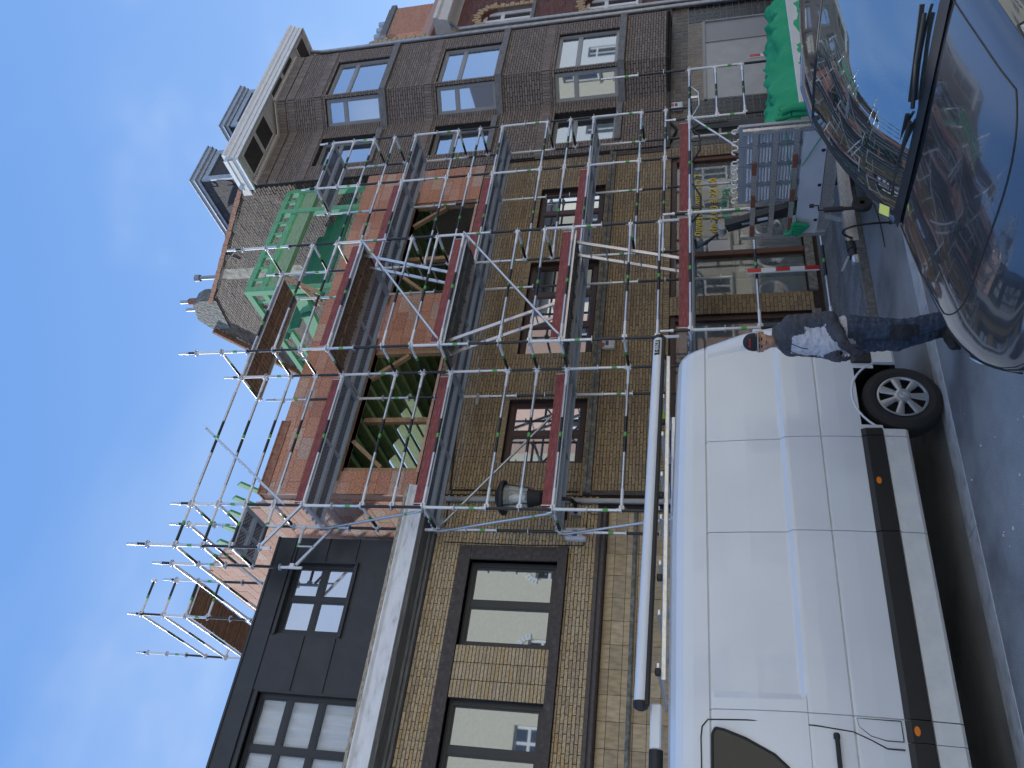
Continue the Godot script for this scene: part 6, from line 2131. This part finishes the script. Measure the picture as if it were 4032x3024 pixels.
	mb.path([Vector3(3.16, .93, 2.35), Vector3(3.145, 1.02, 2.9), Vector3(3.145, 1.10, 3.4), Vector3(3.16, 1.15, 3.85)], .006, 6)
	mb.path([Vector3(3.16, .93, 3.3), Vector3(3.17, .72, 3.75), Vector3(3.2, .62, 3.9)], .006, 6)
	part(nt, "tie_cord", mb, gm)

func small_things() -> void:
	# lantern on the facade
	var t := thing("street_lantern", "large black and glass street lantern fixed between the two yellow houses", "street lamp")
	var c := Vector3(.42, 4.62, -.45)
	var mb := MB.new()
	mb.lathe([Vector2(.05, -.25), Vector2(.06, 0), Vector2(.10, .06), Vector2(.15, .24), Vector2(.155, .25)], c, Vector3.UP, 24)
	part(t, "lower_cone", mb, M.black_plastic)
	mb = MB.new()
	mb.lathe([Vector2(.155, .25), Vector2(.205, .62)], c, Vector3.UP, 24)
	var gl := plain(Color(.8, .85, .85, .22), .06)
	gl.transparency = BaseMaterial3D.TRANSPARENCY_ALPHA
	part(t, "glass_shade", mb, gl)
	mb = MB.new()
	mb.lathe([Vector2(.0, .60), Vector2(.19, .61), Vector2(.27, .62), Vector2(.275, .66), Vector2(.24, .70), Vector2(.12, .76), Vector2(0, .78)], c, Vector3.UP, 28)
	part(t, "lid", mb, M.black_plastic)
	mb = MB.new()
	mb.lathe([Vector2(0, .28), Vector2(.05, .30), Vector2(.06, .48), Vector2(.03, .56), Vector2(0, .56)], c, Vector3.UP, 16)
	part(t, "bulb", mb, M.white_plastic)
	for k in 3:
		mb = MB.new()
		var d := Vector3(cos(k * 2.1 + .5), 0, sin(k * 2.1 + .5))
		mb.tube(c + d * .16 + Vector3(0, .25, 0), c + d * .212 + Vector3(0, .62, 0), .010, 6)
		part(t, "rib", mb, M.black_plastic)
	mb = MB.new()
	mb.path([c + Vector3(0, -.25, 0), c + Vector3(0, -.4, -.02), c + Vector3(.02, -.45, -.2), c + Vector3(.02, -.40, -.55)], .03, 10)
	part(t, "wall_arm", mb, M.black_plastic)
	# alarm boxes
	alarm_siren("white alarm siren with a red base on yellow bricks beside the black-topped house window", Vector3(.06, 4.17, -.94), Vector3(.20, .33, .12), M.white_plastic, Vector3(0, -.14, 0))
	alarm_siren("square white alarm siren with red light below the shop house window sill", Vector3(3.83, 3.88, -.95), Vector3(.20, .24, .09), M.white_plastic, Vector3(-.04, .09, 0))
	alarm_siren("white alarm siren with orange lamp on the dark tiled shopfront", Vector3(10.70, 2.70, -.94), Vector3(.22, .26, .10), M.white_plastic, Vector3(0, .10, 0))
	# flood light below the deck
	var f := thing("flood_lamp", "small black flood lamp on the yellow wall near the downpipe", "lamp")
	mb = MB.new()
	mb.bbox(Vector3(.36, 4.40, -.86), Vector3(.17, .15, .10), .02)
	part(f, "housing", mb, M.black_plastic)
	mb = MB.new()
	mb.tube(Vector3(.36, 4.40, -.92), Vector3(.36, 4.40, -1.0), .02, 8)
	part(f, "bracket", mb, M.black_plastic)
	# red and white barrier boards
	var defs := [[Vector3(3.64, 1.0, .95), 1.05, "red and white barrier board hung upright on the pole by the laundry window", 5], [Vector3(9.34, .93, .97), .62, "red and white barrier board hung upright on the end pole by the garage", 3]]
	for d in defs:
		var b := thing("barrier_board", d[2], "barrier board", d[0], "barrier boards on the scaffold")
		mb = MB.new()
		mb.bbox(Vector3.ZERO, Vector3(.10, d[1], .03), .008)
		part(b, "board", mb, M.white_plastic)
		for k in d[3]:
			if k % 2 == 1: continue
			var hh: float = d[1] / float(d[3])
			mb = MB.new()
			mb.box(Vector3(.0, -d[1] * .5 + hh * (k + .5), .0165), Vector3(.082, hh * .98, .003))
			part(b, "red_stripe", mb, M.red_plastic)
	# laundry machines behind the glass
	var steel := plain(lin(.05, .055, .06), .4, .4)
	for k in 4:
		var w := thing("washing_machine", ["dark laundry machine directly behind the brown shop post", "dark laundry machine beside the brick pier behind the shop pane", "dark laundry machine behind the yellow opening hours lettering", "dark laundry machine at the tiled end of the shop window"][[1, 0, 2, 3][k]], "washing machine", Vector3(5.15 + k * .92, .12, -2.2), "laundry machines behind the glass")
		mb = MB.new()
		mb.bbox(Vector3(0, .72, -.35), Vector3(.84, 1.44, .7), .02)
		part(w, "cabinet", mb, steel)
		mb = MB.new()
		mb.lathe([Vector2(.23, 0), Vector2(.30, .0), Vector2(.30, .03), Vector2(.26, .05), Vector2(.23, .03)], Vector3(0, .72, 0), Vector3.BACK, 28)
		part(w, "door_ring", mb, M.galv)
		mb = MB.new()
		mb.lathe([Vector2(.23, .02), Vector2(.12, .0), Vector2(0, -.01)], Vector3(0, .72, 0.02), Vector3.BACK, 24)
		part(w, "door_glass", mb, M.mirror_dark)
		mb = MB.new()
		mb.bbox(Vector3(-.2, 1.30, .01), Vector3(.28, .12, .02), .004)
		part(w, "control_panel", mb, M.frame_grey)
	# specks of rubble and dropped bits on the road
	mb = MB.new()
	for k in 90:
		var p := Vector3(rng.randf_range(-5.0, 2.0), .006, rng.randf_range(3.8, 6.6))
		var s := rng.randf_range(.004, .014)
		mb.box(p, Vector3(s, s * .6, s * rng.randf_range(.7, 2.2)), Basis(Vector3.UP, rng.randf() * TAU))
	var o := solo("litter", "pale specks of rubble scattered over the road", "litter", mb, M.white_plastic)
	o.set_meta("kind", "stuff")
	# thin cable across the parking lane
	mb = MB.new()
	var pts := []
	for k in 24:
		var s := k / 23.0
		pts.push_back(Vector3(2.2 + 2.6 * s, .012, 2.75 - .5 * s + .09 * sin(s * 7.0)))
	mb.path(pts, .006, 6)
	solo("ground_cable", "thin black cable lying along the parking lane below the drawbar", "cable", mb, M.black_plastic)

func alarm_siren(label: String, at: Vector3, s: Vector3, m: Material, lens: Vector3) -> void:
	var a := thing("alarm_siren", label, "alarm box")
	var b := MB.new()
	b.bbox(at, s, .02)
	part(a, "case", b, m)
	b = MB.new()
	b.bbox(at + Vector3(lens.x, lens.y, s.z * .5 + .006), Vector3(s.x * .45, s.y * .22, .02), .006)
	part(a, "beacon", b, M.red_plastic)
	b = MB.new()
	b.bbox(at + Vector3(0, .02, s.z * .5 + .002), Vector3(s.x * .5, s.y * .25, .008), .002)
	part(a, "name_plate", b, plain(lin(.03, .06, .2), .5))
	for k in 5:
		b = MB.new()
		b.box(at + Vector3(0, -s.y * .18 - k * .018, s.z * .5 + .001), Vector3(s.x * .6, .006, .006))
		part(a, "louvre", b, M.downpipe)

# smooth curve through points (finite-difference tangents)
func curve(x: float, pts: Array) -> float:
	var n := pts.size()
	if x <= pts[0][0]: return pts[0][1]
	if x >= pts[n - 1][0]: return pts[n - 1][1]
	for i in n - 1:
		if x <= pts[i + 1][0]:
			var h: float = pts[i + 1][0] - pts[i][0]
			var t: float = (x - pts[i][0]) / h
			var s0: float = (pts[i + 1][1] - pts[i][1]) / h
			var m0 := s0
			var m1 := s0
			if i > 0: m0 = (s0 * (pts[i][0] - pts[i - 1][0]) + (pts[i][1] - pts[i - 1][1]) / (pts[i][0] - pts[i - 1][0]) * h) / (pts[i + 1][0] - pts[i - 1][0])
			if i < n - 2: m1 = (s0 * (pts[i + 2][0] - pts[i + 1][0]) + (pts[i + 2][1] - pts[i + 1][1]) / (pts[i + 2][0] - pts[i + 1][0]) * h) / (pts[i + 2][0] - pts[i][0])
			var t2 := t * t
			var t3 := t2 * t
			return (2 * t3 - 3 * t2 + 1) * float(pts[i][1]) + (t3 - 2 * t2 + t) * h * m0 + (-2 * t3 + 3 * t2) * float(pts[i + 1][1]) + (t3 - t2) * h * m1
	return pts[n - 1][1]

const CAR_Z := 7.32
func car_section(x: float) -> Array:
	var w := curve(x, [[-3.10, .42], [-3.06, .58], [-2.98, .70], [-2.86, .785], [-2.65, .85], [-2.2, .885], [-1.4, .89], [.3, .89], [.8, .87], [.98, .80], [1.03, .66]])
	var yb := curve(x, [[-3.10, .52], [-3.02, .63], [-2.9, .70], [-2.7, .77], [-2.3, .85], [-1.8, .91], [-1.4, .945], [0.0, .98], [.9, 1.0], [1.03, .9]])
	var yc := curve(x, [[-3.10, .55], [-3.03, .67], [-2.92, .75], [-2.75, .82], [-2.45, .90], [-2.0, .975], [-1.6, 1.025], [-1.3, 1.05], [.5, 1.05], [.9, 1.03], [1.03, .93]])
	var yl := curve(x, [[-3.10, .40], [-3.0, .30], [-2.7, .22], [.8, .22], [1.03, .38]])
	return [Vector2(w * .90, yl), Vector2(w * .985, yl + .12), Vector2(w, lerpf(yl, yb, .55)), Vector2(w * .995, yb - .13), Vector2(w * .97, yb - .055), Vector2(w * .915, yb - .012), Vector2(w * .83, lerpf(yb, yc, .20)), Vector2(w * .68, lerpf(yb, yc, .50)), Vector2(w * .48, lerpf(yb, yc, .77)), Vector2(w * .25, lerpf(yb, yc, .945)), Vector2(0, yc)]

func car_at(x: float, q: float, side: float, lift: float = 0.0) -> Vector3:
	var s := car_section(x)
	var n := s.size()
	var i := clampi(int(q), 0, n - 2)
	var t := q - i
	var b: Vector2 = s[i]; var c: Vector2 = s[i + 1]
	var a: Vector2 = s[i - 1] if i > 0 else b * 2.0 - c
	var d: Vector2 = s[i + 2] if i < n - 2 else Vector2(-(s[n - 2] as Vector2).x, (s[n - 2] as Vector2).y)
	var p := b.cubic_interpolate(c, a, d, t)
	var e := (c - b)
	p += Vector2(e.y, -e.x).normalized() * lift
	return Vector3(x if x > -1.45 else -1.45 + (x + 1.45) * .77, p.y, CAR_Z + side * p.x)

func parked_car() -> void:
	var t := thing("parked_car", "dark blue grey hatchback with glossy bonnet parked in the street", "car")
	var paint := plain(lin(.095, .108, .13), .12, .7)
	paint.clearcoat_enabled = true; paint.clearcoat = 1.0; paint.clearcoat_roughness = .02
	M.car_paint = paint
	var xs := []
	for k in 60: xs.push_back(-3.10 + 1.65 * pow(k / 59.0, 1.5))
	for side in [1.0, -1.0]:
		var rows := []
		for x in xs:
			var row := []
			for q in 61: row.push_back(car_at(x, q / 6.0, side))
			rows.push_back(row)
		var mb := MB.new()
		mb.grid(rows, Vector3(-.25, .6, side))
		part(t, "front_body", mb, paint)
		rows = []
		for k in 22:
			var x := lerpf(-1.45, 1.03, k / 21.0)
			var row := []
			for q in 26: row.push_back(car_at(x, q * .25, side))
			row.push_back(Vector3(x, row[25].y - .02, CAR_Z + side * .72))
			row.push_back(Vector3(x, row[25].y - .5, CAR_Z + side * .70))
			rows.push_back(row)
		mb = MB.new()
		mb.grid(rows, Vector3(0, .5, side))
		part(t, "side_body", mb, paint)
	var nose := MB.new()
	var cl := PackedVector2Array()
	for s in [1.0, -1.0]:
		var sec := car_section(-3.10)
		for i in sec.size():
			var p: Vector2 = sec[i if s > 0 else sec.size() - 1 - i]
			cl.push_back(Vector2(s * p.x, p.y))
	nose.prism(cl, Vector3(-2.719, 0, CAR_Z), Vector3.BACK, Vector3.UP, Vector3(.01, 0, 0))
	part(t, "nose", nose, M.black_plastic)
	# windscreen
	var rows := []
	for i in 13:
		var v := i / 12.0
		var row := []
		for j in 25:
			var s := j / 12.0 - 1.0
			var base := Vector3(-1.56 + .22 * s * s, 1.035 - .055 * s * s, .745 * s)
			var top := Vector3(-.56 + .07 * s * s, 1.425 - .028 * s * s, .60 * s)
			var p := base.lerp(top, v) + Vector3(-.035, .045, 0) * sin(v * PI)
			row.push_back(p + Vector3(0, 0, CAR_Z))
		rows.push_back(row)
	var mb := MB.new()
	mb.grid(rows, Vector3(-.5, .8, 0))
	var wg := plain(lin(.34, .41, .45), .015, .93)
	part(t, "windscreen", mb, wg)
	# black edge, header, roof, pillars
	var edge := MB.new()
	for c in [0, 24]:
		var pts := []
		for r in rows: pts.push_back(r[c])
		edge.path(pts, .014, 8)
	edge.path(rows[12], .009, 8)
	part(t, "windscreen_seal", edge, M.black_plastic)
	var rf := []
	for i in 14:
		var v := i / 13.0
		var x := lerpf(-.55, .62, v)
		var row := []
		for j in 17:
			var s := j / 8.0 - 1.0
			var y := 1.428 + .055 * sin(v * PI * .72 + .12) - .055 * pow(absf(s), 3.0) - .05 * v * v
			row.push_back(Vector3(x + (.07 * s * s) * (1.0 - v), y - .028 * s * s * (1.0 - v), CAR_Z + (.625 - .03 * v) * s))
		rf.push_back(row)
	mb = MB.new()
	mb.grid(rf, Vector3.UP)
	part(t, "roof", mb, paint)
	for s in [1.0, -1.0]:
		mb = MB.new()
		mb.path([Vector3(-1.36, .96, CAR_Z + s * .775), Vector3(-.95, 1.175, CAR_Z + s * .715), Vector3(-.50, 1.375, CAR_Z + s * .635), Vector3(-.1, 1.415, CAR_Z + s * .632), Vector3(.6, 1.36, CAR_Z + s * .60), Vector3(.95, 1.02, CAR_Z + s * .72)], .032, 10)
		part(t, "roof_pillar", mb, paint)
		mb = MB.new()
		var g := []
		for i in 8:
			var x := lerpf(-1.25, .85, i / 7.0)
			var top := curve(x, [[-1.25, 1.02], [-.9, 1.19], [-.5, 1.36], [0.0, 1.41], [.6, 1.34], [.85, 1.12]])
			g.push_back([Vector3(x, .96, CAR_Z + s * .80), Vector3(x, top, CAR_Z + s * lerpf(.80, .63, (top - .96) / .45))])
		mb.grid(g, Vector3(0, .2, s))
		part(t, "side_window", mb, M.mirror_dark)
	mb = MB.new()
	mb.prism(PackedVector2Array([Vector2(.60, 1.36), Vector2(.95, 1.02), Vector2(.93, 1.0), Vector2(.58, 1.34)]), Vector3(0, 0, CAR_Z - .6), Vector3.RIGHT, Vector3.UP, Vector3(0, 0, 1.2))
	part(t, "rear_window", mb, M.mirror_dark)
	mb = MB.new()
	mb.mm(Vector3(-1.2, .3, CAR_Z - .68), Vector3(.8, .75, CAR_Z + .68))
	mb.mm(Vector3(-1.36, .75, CAR_Z - .68), Vector3(-1.0, .98, CAR_Z + .68))
	part(t, "cabin_floor", mb, M.black_plastic)
	# cowl and wipers
	rows = []
	for i in 3:
		var row := []
		for j in 25:
			var s := j / 12.0 - 1.0
			row.push_back(Vector3(-1.66 + .21 * s * s + i * .06, 1.028 + i * .006 - .055 * s * s, CAR_Z + .76 * s))
		rows.push_back(row)
	mb = MB.new()
	mb.grid(rows, Vector3.UP)
	part(t, "cowl", mb, M.black_plastic)
	for wv in [[Vector3(-1.545, 1.062, 7.50), Vector3(-1.38, 1.055, 7.93), 0.0], [Vector3(-1.41, 1.035, 6.80), Vector3(-1.55, 1.062, 7.42), 0.0]]:
		mb = MB.new()
		var a: Vector3 = wv[0]; var b: Vector3 = wv[1]
		mb.path([a, a.lerp(b, .5) + Vector3(-.01, .012, 0), b], .011, 8)
		bar(mb, a.lerp(b, .05) + Vector3(.022, .010, 0), b + Vector3(.028, .012, .03), .014, .022)
		part(t, "wiper", mb, M.black_plastic)
	# bonnet gap and fender gap lines
	mb = MB.new()
	var pts := []
	for k in 31:
		var z := lerpf(-1.0, 1.0, k / 30.0)
		var q: float = 10.0 - 3.8 * absf(z)
		pts.push_back(car_at(-2.68 + .26 * pow(absf(z), 3.0), q, signf(z) if z != 0.0 else 1.0, .0005))
	mb.path(pts, .0045, 6)
	for s in [1.0, -1.0]:
		pts = []
		for k in 16: pts.push_back(car_at(lerpf(-2.42, -1.48, k / 15.0), 6.2, s, .0005))
		mb.path(pts, .004, 6)
	part(t, "bonnet_gap", mb, M.black_plastic)
	# headlights
	var lens := plain(lin(.26, .29, .34), .05, .6)
	lens.clearcoat_enabled = true
	for s in [1.0, -1.0]:
		var P := []
		for i in 18:
			var v := i / 17.0
			var x := lerpf(-2.95, -2.12, v)
			var row := []
			for j in 9:
				var q: float = lerpf(2.95 + .75 * v, 4.55 - .35 * v * v, j / 8.0)
				row.push_back(car_at(x, q, s, .009 * sin(v * PI) * sin(j / 8.0 * PI) + .003))
			P.push_back(row)
		mb = MB.new()
		mb.grid(P, Vector3(-.5, .4, s))
		var hl := part(t, "headlight", mb, lens)
		mb = MB.new()
		var rim := []
		for i in 18: rim.push_back(P[i][0])
		for i in 18: rim.push_back(P[17 - i][8])
		rim.push_back(P[0][0])
		mb.path(rim, .006, 6)
		part(hl, "headlight_seal", mb, M.black_plastic)
		mb = MB.new()
		mb.lathe([Vector2(.02, .0), Vector2(.05, .01), Vector2(.055, .0)], car_at(-2.74, 3.8, s, .004), Vector3(-.5, .35, s * .8).normalized(), 18)
		part(hl, "headlight_bulb", mb, M.galv)
	for s in [1.0, -1.0]:
		for x in [-1.98, .42]: wheel(t, Vector3(x, .31, CAR_Z + s * .875), .31, .2, s, 5, M.alu)
	mb = MB.new()
	mb.box(Vector3(-1.43, 1.068, 6.70), Vector3(.09, .003, .06), Basis(Vector3.UP, .4) * Basis(Vector3.BACK, .45))
	part(t, "paper_note", mb, plain(lin(.80, .76, .16), .8))

func sky_image(to_sun: Vector3) -> ImageTexture:
	var W := 1024; var H := 512
	var im := Image.create(W, H, false, Image.FORMAT_RGBF)
	var f := FastNoiseLite.new()
	f.seed = 5; f.frequency = 1.15; f.fractal_octaves = 6; f.fractal_gain = .52
	var f2 := FastNoiseLite.new()
	f2.seed = 9; f2.frequency = .55; f2.fractal_octaves = 3
	for y in H:
		var el := PI * (.5 - (y + .5) / H)
		var s := sin(el)
		for x in W:
			var az := TAU * ((x + .5) / W - .5)
			var d := Vector3(sin(az) * cos(el), s, -cos(az) * cos(el))
			var h := pow(1.0 - clampf(s, 0.0, 1.0), 2.0)
			var c := Color(.088, .205, .475).lerp(Color(.36, .51, .74), h)
			var near_sun := maxf(0.0, d.dot(to_sun))
			c = c.lerp(Color(.66, .69, .72), .7 * pow(near_sun, 14.0))
			if s > -0.02:
				# thin clouds on a plane overhead, thicker towards the horizon
				var k := 1.0 / maxf(s + .16, .1)
				var p := Vector3(d.x * k, .3, d.z * k)
				var n := f.get_noise_3dv(p * 1.1) * .5 + .5
				var n2 := f2.get_noise_3dv(p * .7 + Vector3(4, 0, 2)) * .5 + .5
				var cov := smoothstep(.56, .84, n * .55 + n2 * .40 + .13 * (1.0 - clampf(s * 1.5, 0.0, 1.0)) + .26 * pow(near_sun, 7.0))
				c = c.lerp(Color(.58, .62, .66), cov * .75)
				var wisp := smoothstep(.45, .9, f.get_noise_3dv(Vector3(p.x * .5, 7.0, p.z * 1.6)) * .5 + .5)
				c = c.lerp(Color(.42, .52, .66), wisp * .25)
			else:
				c = Color(.20, .20, .20)
			im.set_pixel(x, y, c)
	return ImageTexture.create_from_image(im)

func _ready() -> void:
	rng.seed = 4242
	# ---- camera: level street view, held sideways
	var yaw := 0.638133; var pit := 0.240251; var rol := -0.022004
	var right := Vector3(cos(yaw), 0, sin(yaw))
	var fwd0 := Vector3(sin(yaw), 0, -cos(yaw))
	var fwd := fwd0 * cos(pit) + Vector3.UP * sin(pit)
	var up := Vector3.UP * cos(pit) - fwd0 * sin(pit)
	var r2 := right * cos(rol) + up * sin(rol)
	var u2 := up * cos(rol) - right * sin(rol)
	var cam := Camera3D.new()
	cam.name = "camera"
	add_child(cam)
	cam.transform = Transform3D(Basis(-u2, r2, -fwd), CAM_POS)
	cam.fov = 50.91
	cam.near = 0.05
	cam.far = 400.0
	cam.current = true
	cam_inv = cam.transform.affine_inverse()
	# ---- sky, sun, exposure
	var env := Environment.new()
	env.background_mode = Environment.BG_SKY
	var sky := Sky.new()
	var pano := PanoramaSkyMaterial.new()
	var to_sun := Vector3(-.16, .68, -.72).normalized()
	pano.panorama = sky_image(to_sun)
	sky.sky_material = pano
	env.sky = sky
	env.background_energy_multiplier = 1.0
	env.tonemap_mode = Environment.TONE_MAPPER_LINEAR
	env.tonemap_exposure = 1.7
	env.sdfgi_enabled = true; env.ssao_enabled = true; env.ssil_enabled = true
	var we := WorldEnvironment.new()
	we.name = "world"
	we.environment = env
	add_child(we)
	var sun := DirectionalLight3D.new()
	sun.name = "sun"
	add_child(sun)
	sun.look_at_from_position(Vector3.ZERO, -to_sun, Vector3.UP)
	sun.light_energy = 1.2
	sun.light_color = Color(1.0, .99, .97)
	sun.light_angular_distance = 0.5
	sun.shadow_enabled = true
	make_materials()
	ground()
	house_black_top()
	house_middle()
	house_bay()
	arch_house()
	far_house()
	opposite_houses()
	scaffold()
	van()
	person()
	trailer()
	small_things()
	parked_car()
